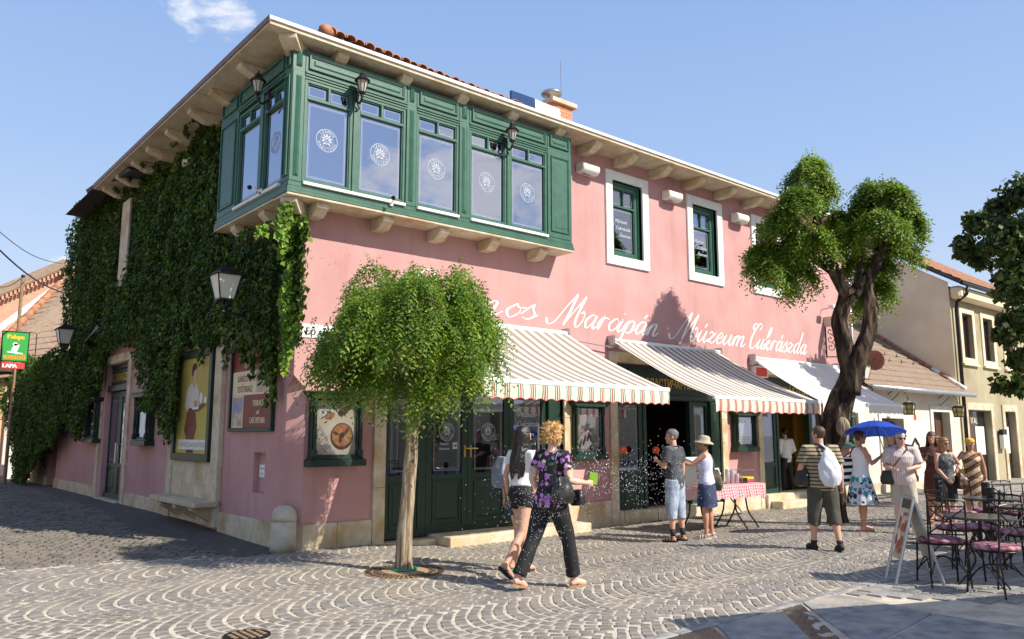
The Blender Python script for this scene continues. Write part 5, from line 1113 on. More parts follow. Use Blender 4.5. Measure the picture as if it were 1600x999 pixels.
# ---- utility pole, wires, restaurant sign
p = RY(36, 432, 18); t = thing('utility_pole', 'thin rusty pole carrying wires beside the tiled roof', 'pole', (p.x, 18, 0)); MB().tube([(0, 0, 0), (0, 0, p.z-.05)], .05, 8).build('shaft', 'rust', t); MB().ball((0, 0, p.z), .06).build('cap', 'dark_metal', t)
for a, b, nm in ((RY(-20, 372, 12), RY(112, 462, 18), 'thick overhead cable sagging towards the ivy at far left'), (RY(-20, 345, 12), RY(96, 412, 20), 'thin overhead wire high over the brick gable'), (RY(-20, 440, 18), RY(36, 433, 18), 'short overhead wire left of the rusty pole')):
    P = [tuple(a.lerp(b, i/10)+Vector((0, 0, -.25*sin(pi*i/10)))) for i in range(11)]; o = MB().tube(P, .022 if 'thick' in nm else .012, 5).build('overhead_wire', 'dark_metal'); tag(o, nm, 'wire', 'overhead wires')
PM('sign_green', (.02, .33, .05), None, rough=.5); PM('sign_yellow', (.75, .50, .03), None, rough=.5); PM('sign_orange', (.75, .28, .02), None, rough=.5)
t = thing('restaurant_sign', 'bright green hanging restaurant sign with yellow lettering at far left', 'sign', (-1.11, 17, 3.82)); MB(FR).box(-.33, .33, 0, .05, 0, .86).build('panel', 'sign_green', t)
q = MB(FR); q.text('Palapa', .19, 0, .66, .053, bold=2, sx=.95, rot=.0); q.build('lettering', 'sign_yellow', t, recalc=False); q = MB(FR); q.text('VENDÉGLŐ', .17, 0, .04, .053, bold=2, sx=.66); q.build('lettering', 'sign_orange', t, recalc=False)
q = MB(FR); q.disc((0, .5), .07, .055, 12, .05); q.add([(-.1, .055, .3), (.05, .055, .25), (.12, .055, .5), (-.02, .055, .52)], [(0, 1, 2, 3)]); q.add([(-.2, .055, .24), (.22, .055, .2), (.2, .055, .24), (-.18, .055, .28)], [(0, 1, 2, 3)]); q.build('print', 'white_letter', t, recalc=False); q = MB(FR); q.add([(.05, .056, .5), (.16, .056, .46), (.05, .056, .54)], [(0, 1, 2)]); q.build('print', 'red_trim', t, recalc=False)
MB(FR).frame(-.36, .36, -.03, .89, .025, -.01, .06).build('frame', 'dark_metal', t); q = MB(FR); q.tube([(.36, .0, .9), (.55, 0, .86), (.55, 0, .1), (.45, 0, -.1)], .015, 5); q.build('bracket', 'dark_metal', t)
t = thing('red_price_sign', 'red board with white lettering hanging under the green restaurant sign', 'sign', (-1.18, 17, 3.6)); MB(FR).box(-.42, .36, 0, .05, -.02, .17).build('panel', 'red_trim', t); q = MB(FR); q.text('LAPA', .16, -.03, .01, .053, bold=2); q.build('lettering', 'white_letter', t, recalc=False)
# ---- white parasols and an added shade canvas off to the right, throwing the shade on the terrace
def parasol(label, x, y, z, w, rot):
    t = thing('parasol', label, 'parasol', (x, y, 0), rot, 'white parasols beyond the right edge'); MB().tube([(0, 0, 0), (0, 0, z+.5)], .03, 8).build('pole', 'aluminium', t)
    h = w/2; MB().add([(-h, -h, z), (h, -h, z), (h, h, z), (-h, h, z), (0, 0, z+.45), (-h, -h, z-.18), (h, -h, z-.18), (h, h, z-.18), (-h, h, z-.18)], [(0, 1, 4), (1, 2, 4), (2, 3, 4), (3, 0, 4), (0, 5, 6, 1), (1, 6, 7, 2), (2, 7, 8, 3), (3, 8, 5, 0)]).build('canopy', 'white_canvas', t, recalc=False); MB().box(-.3, .3, -.3, .3, 0, .08).build('base', 'slab_stone', t)
t = thing('shade_caster', 'unseen white canvas added off to the right to shade the cafe tables', 'shadow caster', (0, 0, 0)); sh_ = [(3.76, -5.98), (8.6, -6.15), (8.6, -9.6), (5.96, -8.95)]; cn = [(x+1.10, y-2.68) for x, y in sh_]  # unseen canvas added for its shadow, outline taken from the shadow wanted
q = MB(); q.prism(cn, 2.53, 2.56, ax=2); q.build('canopy', 'white_canvas', t)
for x, y in cn: MB().tube([(x, y, 0), (x, y, 2.6)], .03, 6).build('post', 'aluminium', t)
parasol('white square parasol off to the right, behind the camera side', 3.0, -11.6, 2.6, 4.2, -.42); parasol('white square parasol farthest along the terrace', 11.6, -10.2, 2.6, 3.2, 0)
t = thing('opposite_house', 'cream house row facing the pink building across the square', 'house', (0, 0, 0)); q = MB(); q.box(-14, 40, -30, -22, -.3, 5.5); q.build('wall', 'yellow_wall', t)
q = MB(); q.add([(-14, -21.5, 5.4), (40, -21.5, 5.4), (40, -26, 8), (-14, -26, 8), (40, -30, 5.4), (-14, -30, 5.4)], [(0, 1, 2, 3), (3, 2, 4, 5)]); q.build('roof', 'clay_tile', t, recalc=False)
for i in range(12): MB().box(-12+i*4.2, -10.8+i*4.2, -22, -21.95, 1.2, 3.0).build('window', 'window_dark', t)
t = thing('side_street_house', 'plain house on the far side of the side street', 'house', (0, 0, 0)); MB().box(-20, -10.5, 3, 30, -.3, 5.0).build('wall', 'yellow_wall', t); [MB().box(-10.5, -10.45, 4.5+3.6*i, 5.6+3.6*i, 1.1, 2.7).build('window', 'window_dark', t) for i in range(7)]; q = MB(); q.add([(-10.2, 2.7, 4.9), (-10.2, 30, 4.9), (-15, 30, 8), (-15, 2.7, 8), (-20, 30, 4.9), (-20, 2.7, 4.9)], [(0, 1, 2, 3), (3, 2, 4, 5)]); q.build('roof', 'clay_tile', t, recalc=False)
# ================================================================== foliage
def LEAF(name, c1, c2, c3, trans=.35, rough=.5, spec=.35):
    m, n, l, b = nt(name); b.inputs['Roughness'].default_value = rough; b.inputs['Specular IOR Level'].default_value = spec
    g = n.new('ShaderNodeNewGeometry'); r = n.new('ShaderNodeValToRGB'); l.new(g.outputs['Random Per Island'], r.inputs[0])
    e = r.color_ramp.elements; e[0].position = 0; e[0].color = c4(c1); e[1].position = .93; e[1].color = c4(c2); x = e.new(.985); x.color = c4(c3)
    v = coords(n, l); t = n.new('ShaderNodeTexNoise'); t.inputs['Scale'].default_value = 2.2; l.new(v, t.inputs[0]); h = n.new('ShaderNodeHueSaturation'); mr = n.new('ShaderNodeMapRange'); l.new(t.outputs[0], mr.inputs[0]); mr.inputs[1].default_value = .3; mr.inputs[2].default_value = .7; mr.inputs[3].default_value = .65; mr.inputs[4].default_value = 1.35
    l.new(mr.outputs[0], h.inputs['Value']); l.new(r.outputs[0], h.inputs['Color']); l.new(h.outputs[0], b.inputs['Base Color'])
    tr = n.new('ShaderNodeBsdfTranslucent'); h2 = n.new('ShaderNodeHueSaturation'); h2.inputs['Value'].default_value = 1.5; l.new(h.outputs[0], h2.inputs['Color']); l.new(h2.outputs[0], tr.inputs[0])
    ms = n.new('ShaderNodeMixShader'); ms.inputs[0].default_value = trans; l.new(b.outputs[0], ms.inputs[1]); l.new(tr.outputs[0], ms.inputs[2]); l.new(ms.outputs[0], n['Material Output'].inputs[0]); return m
LEAF('locust_leaf', (.065, .145, .016), (.20, .31, .034), (.42, .34, .04), .42)
LEAF('locust_leaf_old', (.055, .125, .014), (.20, .29, .03), (.36, .32, .04), .40)
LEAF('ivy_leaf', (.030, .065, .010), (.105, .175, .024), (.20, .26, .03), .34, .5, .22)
LEAF('ivy_leaf_sun', (.09, .19, .022), (.24, .37, .045), (.35, .42, .06), .35, .4)  # brighter copy of the ivy leaf, sunlight put into the colour
LEAF('dark_leaf', (.026, .048, .012), (.070, .105, .022), (.14, .15, .03), .32, .5, .25)
LEAF('vine_leaf', (.06, .13, .02), (.14, .24, .04), (.3, .32, .06), .4)
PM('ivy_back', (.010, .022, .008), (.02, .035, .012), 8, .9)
def BARK(name, c1, c2, c3, sx=9, sz=1.2, bump=1.0, dist=.035):
    m, n, l, b = nt(name); b.inputs['Roughness'].default_value = .9; b.inputs['Specular IOR Level'].default_value = .2
    v = coords(n, l, 'Object', (sx, sx, sz)); t = n.new('ShaderNodeTexNoise'); t.inputs['Scale'].default_value = 1.6; t.inputs['Detail'].default_value = 8; t.inputs['Distortion'].default_value = .6; l.new(v, t.inputs[0])
    r = n.new('ShaderNodeValToRGB'); l.new(t.outputs[0], r.inputs[0]); e = r.color_ramp.elements; e[0].position = .36; e[0].color = c4(c1); e[1].position = .64; e[1].color = c4(c3); x = e.new(.5); x.color = c4(c2)
    l.new(r.outputs[0], b.inputs['Base Color']); bp = n.new('ShaderNodeBump'); bp.inputs['Strength'].default_value = bump; bp.inputs['Distance'].default_value = dist; l.new(t.outputs[0], bp.inputs['Height']); l.new(bp.outputs[0], b.inputs['Normal']); return m
BARK('bark_light', (.12, .085, .05), (.27, .21, .14), (.42, .35, .25), 16, 1.6, 1.0, .02)
BARK('bark_dark', (.012, .008, .006), (.04, .026, .017), (.13, .09, .06), 5, 1.3, 1.0, .09)
NR = np.random.default_rng(5)
def unit(a): return a/np.maximum(np.linalg.norm(a, axis=-1, keepdims=True), 1e-6)
def npmesh(name, mat, V, F, smooth=False):
    me = bpy.data.meshes.new(name); me.vertices.add(len(V)); me.vertices.foreach_set('co', np.asarray(V, np.float32).ravel())
    k = F.shape[1]; me.loops.add(F.size); me.loops.foreach_set('vertex_index', F.astype(np.int32).ravel()); me.polygons.add(len(F)); me.polygons.foreach_set('loop_start', np.arange(0, F.size, k, dtype=np.int32)); me.polygons.foreach_set('loop_total', np.full(len(F), k, np.int32))
    me.materials.append(MATS[mat]); me.update(calc_edges=True); return me
def fronds(P, Dr, L, nl=13, ll=.042, lw=.018, droop=.5):
    """pinnate leaves: P start points, Dr directions, L lengths -> one quad per leaflet"""
    n = len(P); t = np.linspace(.12, 1, nl)[None, :, None]; side = np.where(np.arange(nl) % 2 == 0, 1, -1)[None, :, None]
    pos = P[:, None]+Dr[:, None]*L[:, None, None]*t; pos[..., 2] -= (droop*L[:, None]*(t[..., 0]**2)); tan = Dr[:, None]*1.0-np.array([0, 0, 1])*2*droop*t*.5; tan = unit(tan)
    up = np.array([0, 0, 1.0])+NR.normal(0, .35, (n, 1, 3)); s = unit(np.cross(tan, up))*side
    ld = unit(s*.8+tan*.5+NR.normal(0, .12, (n, nl, 3))+np.array([0, 0, -.25])); w = unit(np.cross(ld, unit(np.cross(tan, s)+NR.normal(0, .3, (n, nl, 3)))))
    sz = NR.uniform(.8, 1.25, (n, nl, 1)); a = pos; b = pos+ld*ll*.5*sz+w*lw*.5*sz; c = pos+ld*ll*sz; d = pos+ld*ll*.5*sz-w*lw*.5*sz
    V = np.stack([a, b, c, d], 2).reshape(-1, 3); F = np.arange(len(V)).reshape(-1, 4); return V, F
def crown(parent, lobes, mat, n, L=.28, nl=13, ll=.045, lw=.02, hang=.5, inner=.35, name='crown', down=.2):
    """lobes: (centre, radii, weight)"""
    w = np.array([l[2] for l in lobes]); ks = NR.choice(len(lobes), n, p=w/w.sum()); C = np.array([l[0] for l in lobes])[ks]; R = np.array([l[1] for l in lobes])[ks]
    # clumps on each lobe
    NC = 15; cl = unit(NR.normal(size=(len(lobes), NC, 3))); cl[..., 2] = np.abs(cl[..., 2])*.9-.25*(NR.random((len(lobes), NC)) < .5); cl = unit(cl)
    ci = NR.integers(0, NC, n); u = unit(cl[ks, ci]+NR.normal(0, .20, (n, 3))); rad = NR.uniform(inner, 1, n)**.45*(.84+.26*np.sin(ci*2.4+ks*1.7))
    P = C+u*R*rad[:, None]; Dr = unit(u*np.array([1, 1, .6])+NR.normal(0, .45, (n, 3))-np.array([0, 0, down])); Ls = L*NR.uniform(.6, 1.25, n)
    V, F = fronds(P-Dr*Ls[:, None]*.5, Dr, Ls, nl, ll, lw, hang); o = bpy.data.objects.new(name, npmesh(name, mat, V, F)); COL.objects.link(o); o.parent = parent; return o
def trunk_tube(path, radii, n=18, k=5, amp=.12, fr=3.2, seed=0):
    P = smooth_path([tuple(p)+(r,) for p, r in zip(path, radii)], k); q = MB(); q.tube([p[:3] for p in P], [p[3] for p in P], n); out = []
    for i, v in enumerate(q.v):
        ring = min(i//n, len(P)-1); c = Vector(P[ring][:3]); d = Vector(v)-c; a = atan2(d.y, d.x); nn = noise.noise(Vector((cos(a)*fr+seed, sin(a)*fr, v[2]*1.4)))+.5*noise.noise(Vector((cos(a)*fr*3, sin(a)*fr*3+seed, v[2]*3)))
        out.append(tuple(c+d*(1+amp*nn*2)))
    q.v = out; return q
# ---- round-headed locust in front of the first door
t = T1 = thing('round_locust_tree', 'small round-headed tree with straight pale trunk in front of the first shop door', 'tree', (.39, -2.45, 0))
trunk_tube([(0, 0, -.05), (-.01, 0, .12), (.0, 0, .5), (.04, .0, 1.1), (.07, 0, 1.7), (.07, 0, 2.2)], [.125, .100, .092, .086, .082, .09], 20, 6, .10, 4).build('trunk', 'bark_light', t, smooth=True)
for k in range(9):
    a = k*2*pi/9+.3; r = NR.uniform(.55, .85); z1 = NR.uniform(2.7, 3.3)
    q = MB(); q.tube(smooth_path([(.07, 0, 2.1), (.07+.3*r*cos(a), .3*r*sin(a), 2.4), (.07+.75*r*cos(a), .75*r*sin(a), z1-.15), (.07+1.2*r*cos(a), 1.2*r*sin(a), z1)], 4), [.05-.0035*i for i in range(13)], 6); q.build('limb', 'bark_light', t, smooth=True)
lob = []
for k in range(13):
    a = k*2*pi/13; lob.append(((.06+.76*cos(a), .76*sin(a), 2.90+.12*sin(k*2.3)), (.34, .34, .50), 1.25))
for k in range(7): a = k*2*pi/7+.4; lob.append(((.08+.56*cos(a), .56*sin(a), 3.32+.07*sin(k*1.7)), (.44, .44, .38), 1.1))
lob += [((.08, 0, 3.45), (.4, .4, .38), .7), ((.15, -.15, 2.35), (.40, .40, .45), 1.0), ((-.55, .35, 2.30), (.40, .40, .42), .9), ((-.35, .1, 2.25), (.36, .36, .36), .6), ((-.80, .62, 2.55), (.3, .3, .42), .6), ((.75, -.45, 2.50), (.36, .36, .42), .7), ((.45, -.5, 2.35), (.34, .34, .38), .6), ((-.35, .25, 3.66), (.30, .30, .2), .3), ((.1, -.35, 2.12), (.28, .25, .38), .6), ((-.62, .45, 2.55), (.34, .34, .42), .6), ((.62, -.55, 2.6), (.35, .35, .4), .5), ((-.8, .5, 2.75), (.34, .34, .42), .5), ((.95, -.5, 2.9), (.3, .3, .4), .4)]
crown(t, lob, 'locust_leaf', 4500, .38, 16, .058, .022, .9, .35, down=.6)
t = thing('tree_grate', 'perforated iron grate with sandy centre round the trunk of the small tree', 'tree grate', (.39, -2.45, 0))
q = MB()
for k in range(48):
    a = 2*pi*k/48; ca, sa = cos(a), sin(a)
    for r0, r1, w in ((.30, .38, .010), (.40, .48, .012)): q.add([(r0*ca-w*sa, r0*sa+w*ca, .006), (r1*ca-w*1.2*sa, r1*sa+w*1.2*ca, .006), (r1*ca+w*1.2*sa, r1*sa-w*1.2*ca, .006), (r0*ca+w*sa, r0*sa-w*ca, .006)], [(3, 2, 1, 0)])
q.build('slot', 'interior_dark', t, recalc=False)
MB().lathe([(.50, -.05), (.50, .0), (.26, .0), (.26, -.01)], (0, 0, 0), 40).build('ring', 'rust', t); PM('sandy_soil', (.30, .19, .11), (.40, .28, .17), 20, .95, .5, 50)
MB().lathe([(.29, -.02), (.28, .012), (.18, .018), (.0, .02)], (0, 0, 0), 28).build('soil', 'sandy_soil', t); PM('green_ring', (.01, .28, .16), None, rough=.4); MB().tube([(.145*cos(a*pi/10), .145*sin(a*pi/10), .03) for a in range(21)], .014, 5).build('watering_ring', 'green_ring', t)
# ---- old leaning tree with two pollarded heads
t = T2 = thing('old_pollarded_tree', 'old leaning tree with dark twisted double trunk and two leafy heads', 'tree', (9.86, -2.88, 0))
def d2(x, y, dd=0): p = DV(x, y, 15.69+dd)-Vector((9.86, -2.88, 0)); return tuple(p)
base = d2(1303, 822)
trunk_tube([d2(1309, 830), d2(1309, 812), d2(1307, 765), d2(1300, 715), d2(1302, 675), d2(1316, 625), d2(1328, 590), d2(1322, 550), d2(1312, 505), d2(1320, 470), d2(1328, 452)], [.30, .19, .155, .175, .215, .21, .20, .15, .13, .145, .155], 30, 7, .20, 3.4, 3).build('trunk', 'bark_dark', t, smooth=True)
trunk_tube([d2(1328, 615, -.1), d2(1342, 560, -.12), d2(1357, 522, -.1), d2(1360, 492, -.05), d2(1356, 466), d2(1352, 448), d2(1358, 430)], [.19, .15, .13, .125, .12, .12, .10], 20, 6, .2, 3.5, 8).build('trunk', 'bark_dark', t, smooth=True)
for i, (pts, rs) in enumerate([([(1326, 462), (1313, 440), (1300, 415), (1287, 385), (1278, 355), (1268, 320)], [.145, .12, .11, .09, .065, .04]), ([(1330, 460), (1350, 442), (1365, 420), (1374, 395), (1380, 360), (1388, 330)], [.135, .12, .11, .09, .065, .04]),
                               ([(1304, 425), (1285, 412), (1262, 402), (1240, 400)], [.11, .09, .07, .05]), ([(1288, 385), (1270, 370), (1240, 350), (1225, 345)], [.1, .08, .06, .04]), ([(1276, 350), (1285, 320), (1290, 300)], [.1, .07, .04]), ([(1374, 395), (1395, 380), (1410, 350)], [.11, .08, .05]), ([(1340, 452), (1342, 420), (1350, 395)], [.08, .06, .04])]):
    trunk_tube([d2(x, y, .1*(i % 3)-.1) for x, y in pts], rs, 12, 5, .14, 3, i).build('limb', 'bark_dark', t, smooth=True)
q = MB(); c = Vector(d2(1312, 668)); q.ball(tuple(c+Vector((-.22, -.18, 0))), (.13, .13, .2), 12, 8); q.build('burr', 'bark_light', t, smooth=True)
m_ = 15.9/FPX; lob = []
for (x, y, rx, rz, dd, w) in ((1262, 268, 36, 30, 0, 1.2), (1285, 300, 28, 34, .2, .9), (1248, 310, 34, 34, -.3, 1.1), (1222, 345, 34, 28, -.1, 1.0), (1198, 395, 32, 26, .1, .9), (1232, 395, 36, 32, .4, 1.0), (1268, 375, 36, 34, -.4, 1.0), (1203, 418, 22, 18, -.2, .4), (1182, 410, 14, 12, 0, .25),
                              (1360, 300, 36, 26, .2, 1.1), (1395, 300, 34, 28, -.2, 1.1), (1412, 345, 28, 38, .1, 1.1), (1375, 350, 38, 36, -.4, 1.1), (1405, 385, 26, 24, .2, .6), (1345, 335, 26, 34, .4, .8), (1320, 375, 24, 30, 0, .7), (1340, 410, 24, 24, .3, .5), (1375, 415, 24, 22, .5, .5), (1308, 345, 22, 26, .4, .5), (1250, 425, 30, 18, .3, .4), (1375, 450, 22, 26, .6, .5), (1350, 470, 16, 20, .6, .3), (1236, 440, 22, 14, 0, .3)):
    c = d2(x, y, dd); lob.append((c, (rx*m_*.84, rx*m_*.84, rz*m_*.88), w))
crown(t, lob, 'locust_leaf_old', 7200, .46, 13, .082, .033, .65, .25, down=.35)
# ---- dark broad-leaved tree entering from the right edge
t = T3 = thing('dark_lime_tree', 'dark broad-leaved tree entering the picture at the right edge', 'tree', (20.2, -5.2, 0))
trunk_tube([(0, 0, -.1), (.1, 0, 1.5), (0, .1, 3.2), (.1, 0, 5)], [.3, .22, .2, .16], 14, 4, .1).build('trunk', 'bark_dark', t, smooth=True)
lob = []; LT = Vector((20.2, -5.2, 0)); m_ = 19/FPX
def broad(C, R, n, w, size, mat, parent, name='crown'):
    ks = NR.choice(len(C), n, p=np.array(w)/np.sum(w)); C = np.array(C)[ks]; R = np.array(R)[ks]; cl = unit(NR.normal(size=(len(w), 22, 3)))
    ci = NR.integers(0, 22, n); u = unit(cl[ks, ci]+NR.normal(0, .25, (n, 3))); P = C+u*R*(NR.uniform(.1, 1, n)**.5)[:, None]
    d = unit(NR.normal(0, 1, (n, 3))+np.array([0, 0, -.8])); s = unit(np.cross(d, u+NR.normal(0, .4, (n, 3)))); z = size*NR.uniform(.6, 1.2, (n, 1)); nn = np.cross(d, s)
    V = np.stack([P, P+d*z*.45+s*z*.42+nn*z*.08, P+d*z, P+d*z*.45-s*z*.42+nn*z*.08], 1).reshape(-1, 3); o = bpy.data.objects.new(name, npmesh(name, mat, V, np.arange(len(V)).reshape(-1, 4))); COL.objects.link(o); o.parent = parent; return o
C, R, w = [], [], []
for (x, y, r, ww) in ((1590, 300, 34, 1), (1560, 330, 32, 1), (1530, 350, 28, .9), (1510, 385, 26, .8), (1535, 400, 30, .9), (1570, 380, 40, 1.3), (1600, 360, 40, 1.2), (1600, 430, 45, 1.4), (1575, 450, 32, 1.0), (1600, 500, 42, 1.2), (1575, 520, 24, .6), (1590, 560, 28, .7), (1570, 600, 18, .4), (1600, 600, 22, .5), (1640, 420, 70, 3), (1640, 560, 50, 1.5), (1650, 300, 60, 2), (1700, 400, 90, 3)):
    p = D(x, y, 19+.8*sin(x))-LT; C.append(tuple(p)); R.append((r*m_,)*3); w.append(ww)
R = [(a*.84,)*3 for a, _, _ in R]; broad(C, R, 10500, w, .17, 'dark_leaf', t)
for x, y in ((1545, 372), (1560, 430), (1585, 330), (1585, 560)):
    MB().tube(smooth_path([(.1, 0, 4.2), tuple((Vector((.1, 0, 4.6))+(D(x, y, 19)-LT))*.5+Vector((0, 0, -.2))), tuple(D(x, y, 19)-LT)], 4), [.12-.012*i for i in range(9)], 6).build('limb', 'bark_dark', t, smooth=True)
# ---- climbing ivy over the side wall
def pin(poly):
    P = np.array(poly)
    def f(y, z):
        y = np.asarray(y); z = np.asarray(z); c = np.zeros(y.shape, bool); j = len(P)-1
        for i in range(len(P)):
            a, b = P[i], P[j]; k = ((a[1] > z) != (b[1] > z)) & (y < (b[0]-a[0])*(z-a[1])/((b[1]-a[1])+1e-9)+a[0]); c ^= k; j = i
        return c
    return f
IVX = -.28
ivpx = [(462, 330), (430, 342), (385, 358), (345, 368), (338, 350), (342, 195), (330, 172), (312, 195), (292, 235), (265, 238), (232, 268), (205, 292), (178, 302), (150, 308), (128, 318), (118, 360), (108, 450), (104, 540), (60, 572), (30, 600), (22, 640), (30, 700), (36, 755), (52, 757), (60, 735), (78, 705), (92, 692), (103, 655), (122, 690), (134, 640), (150, 600), (158, 556), (180, 538), (202, 540), (213, 575), (222, 640), (238, 640), (262, 690), (273, 640), (278, 560), (292, 532), (318, 540), (345, 520), (356, 548), (372, 545), (385, 540), (402, 562), (413, 600), (425, 540), (440, 515), (452, 540), (458, 520), (463, 420)]
ivp = [(LX(x, y, IVX).y, LX(x, y, IVX).z) for x, y in ivpx]; inside = pin(ivp); Y = np.array([p[0] for p in ivp]); Z = np.array([p[1] for p in ivp])
def fbm(a, b, s): return np.array([noise.noise(Vector((x*s, y*s, 3.1))) for x, y in zip(a, b)])
t = IV = thing('wall_ivy', 'dark climbing ivy covering most of the shaded side wall', 'ivy', (0, 0, 0))
N = 105000; y = NR.uniform(Y.min(), Y.max(), N); z = NR.uniform(Z.min(), Z.max(), N); k = inside(y, z); y, z = y[k], z[k]
k = ~((y > LX(206, 350, -.28).y) & (y < LX(189, 350, -.28).y) & (z > 5.3) & (z < 7.15)); y, z = y[k], z[k]
o = .10+.13*(fbm(y, z, 1.3)+.5)+.16*NR.random(len(y))+np.clip((y-11)*.05, 0, .28); o = np.where(y < .25, o*.55, o)
def ivy_leaves(P, out, size, mat, parent, name='leaves'):
    n = len(P); d = unit(NR.normal(0, .38, (n, 3))+np.array([0, 0, -1])+np.array(out)*.35); nrm = unit(np.array(out)+NR.normal(0, .38, (n, 3))+np.array([0, 0, .35])); s = unit(np.cross(d, nrm)); z_ = size*NR.uniform(.55, 1.2, (n, 1)); nn = np.cross(s, d)
    nn = nn*np.sign((nn*np.array(out)).sum(1, keepdims=True)+1e-9)
    V = np.stack([P, P+d*z_*.22+s*z_*.5-nn*z_*.1, P+d*z_*.62+s*z_*.26, P+d*z_*1.05-nn*z_*.12, P+d*z_*.62-s*z_*.26, P+d*z_*.22-s*z_*.5-nn*z_*.1], 1).reshape(-1, 3)
    ob = bpy.data.objects.new(name, npmesh(name, mat, V, np.arange(len(V)).reshape(-1, 6))); COL.objects.link(ob); ob.parent = parent; ob['kind'] = 'stuff'; return ob
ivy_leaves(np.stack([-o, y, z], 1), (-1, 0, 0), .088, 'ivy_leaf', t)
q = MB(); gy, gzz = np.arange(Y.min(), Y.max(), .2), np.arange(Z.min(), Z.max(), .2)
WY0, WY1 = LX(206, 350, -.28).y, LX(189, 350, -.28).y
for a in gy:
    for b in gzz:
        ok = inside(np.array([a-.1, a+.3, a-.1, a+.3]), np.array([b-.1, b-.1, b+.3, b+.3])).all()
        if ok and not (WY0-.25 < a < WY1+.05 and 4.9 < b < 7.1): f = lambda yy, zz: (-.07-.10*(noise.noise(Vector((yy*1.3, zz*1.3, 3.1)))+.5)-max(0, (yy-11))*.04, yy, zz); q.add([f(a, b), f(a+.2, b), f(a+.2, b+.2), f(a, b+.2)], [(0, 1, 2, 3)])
q.build('leaf_backing', 'ivy_back', t, recalc=False, kind='stuff')  # added dark sheet that hides the pink wall between the leaves
# hanging tendrils
P = []
for (x, y0, ln) in ((262, 660, .5), (128, 660, .5), (100, 650, .4), (238, 620, .4), (315, 530, .55), (300, 525, .3), (355, 540, .45), (420, 560, .8), (412, 560, .5), (430, 540, .9), (382, 545, .3), (270, 640, .5), (222, 620, .4), (150, 590, .4), (330, 525, .35), (395, 560, .4), (340, 520, .3), (80, 680, .6), (68, 700, .7)):
    p = LX(x, y0, -.14)
    for i in range(60): P.append((p.x+R_.uniform(-.05, .05), p.y+R_.uniform(-.07, .07), p.z-ln*R_.random()+.1))
ivy_leaves(np.array(P), (-1, 0, 0), .085, 'ivy_leaf', t, 'tendrils')
P = []   # strands along the soffit brackets
for (x0, y0, x1, y1) in ((338, 172, 300, 176), (300, 200, 270, 222), (275, 225, 240, 222), (240, 245, 222, 240), (215, 262, 200, 262), (195, 285, 180, 280), (300, 168, 290, 180)):
    for i in range(70): s_ = R_.random(); p = LX(lerp(x0, x1, s_), lerp(y0, y1, s_), -.2-.4*s_); P.append((p.x, p.y+R_.uniform(-.06, .06), min(7.37, p.z)+R_.uniform(-.1, 0)))
ivy_leaves(np.array(P), (-1, 0, 0), .08, 'ivy_leaf', t, 'tendrils')
t = thing('corner_ivy', 'bright sunlit ivy strands hanging down the building corner under the bay window', 'ivy', (0, 0, 0))
cp = [(447, 312), (462, 318), (478, 342), (474, 365), (466, 400), (463, 440), (466, 480), (462, 520), (453, 560), (446, 530), (440, 480), (436, 420), (440, 370), (446, 345)]
cv = [(RY(x, y, -.14).x, RY(x, y, -.14).z) for x, y in cp]; ins = pin(cv); A_ = np.array(cv); N = 9000; x = NR.uniform(A_[:, 0].min(), A_[:, 0].max(), N); z = NR.uniform(A_[:, 1].min(), A_[:, 1].max(), N); k = ins(x, z); x, z = x[k][:2300], z[k][:2300]
keep = fbm(x*2, z, 2.5) > -.25; x, z = x[keep], z[keep]
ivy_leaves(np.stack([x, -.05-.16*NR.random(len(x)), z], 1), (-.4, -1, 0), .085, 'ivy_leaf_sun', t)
P = []
for (x0, y0, x1, y1, n) in ((470, 345, 478, 372, 120), (440, 320, 436, 372, 90), (412, 350, 408, 366, 50), (452, 315, 446, 350, 120), (447, 480, 445, 580, 90)):
    for i in range(n): s_ = R_.random(); p = RY(lerp(x0, x1, s_), lerp(y0, y1, s_), -.32 if y0 < 360 else -.1); P.append((p.x+R_.uniform(-.05, .05), p.y+R_.uniform(-.06, .06), p.z+R_.uniform(-.04, .04)))
ivy_leaves(np.array(P), (-.4, -1, 0), .08, 'ivy_leaf_sun', t, 'tendrils')
# sunlit vine beyond the ivy at far left
t = thing('sunlit_vine', 'bright green vine over the far left wall below the restaurant sign', 'vine', (0, 0, 0)); C, R, w = [], [], []
for (x, y_, r) in ((0, 600, 34), (30, 600, 26), (55, 580, 22), (75, 572, 18), (10, 640, 24), (45, 570, 15), (95, 570, 14), (-20, 640, 40), (60, 610, 20), (0, 570, 12)):
    p = D(x, y_, 30); C.append(tuple(p)); R.append((r*30/FPX,)*3); w.append(r)
broad(C, R, 4200, w, .16, 'vine_leaf', t, 'leaves')['kind'] = 'stuff'
# potted plants behind upper windows
for i, (x, nm) in enumerate(((7.02, 'leafy pot plant behind the first upper window'), (9.95, 'leafy pot plant behind the second upper window'), (2.9, 'twiggy plant behind the bay window'))):
    t = thing('pot_plant', nm, 'plant', (x, .22 if i < 2 else -.24, 5.38 if i < 2 else 5.3)); MB().lathe([(.06, 0), (.09, .16)], (0, .0, 0), 12).build('pot', 'clay_tile', t)
    broad([(0, 0, .35), (.05, 0, .55), (-.05, 0, .45)], [(.13, .08, .17)]*3, 110, [1, 1, 1], .09, 'vine_leaf', t, 'leaves')['kind'] = 'stuff'
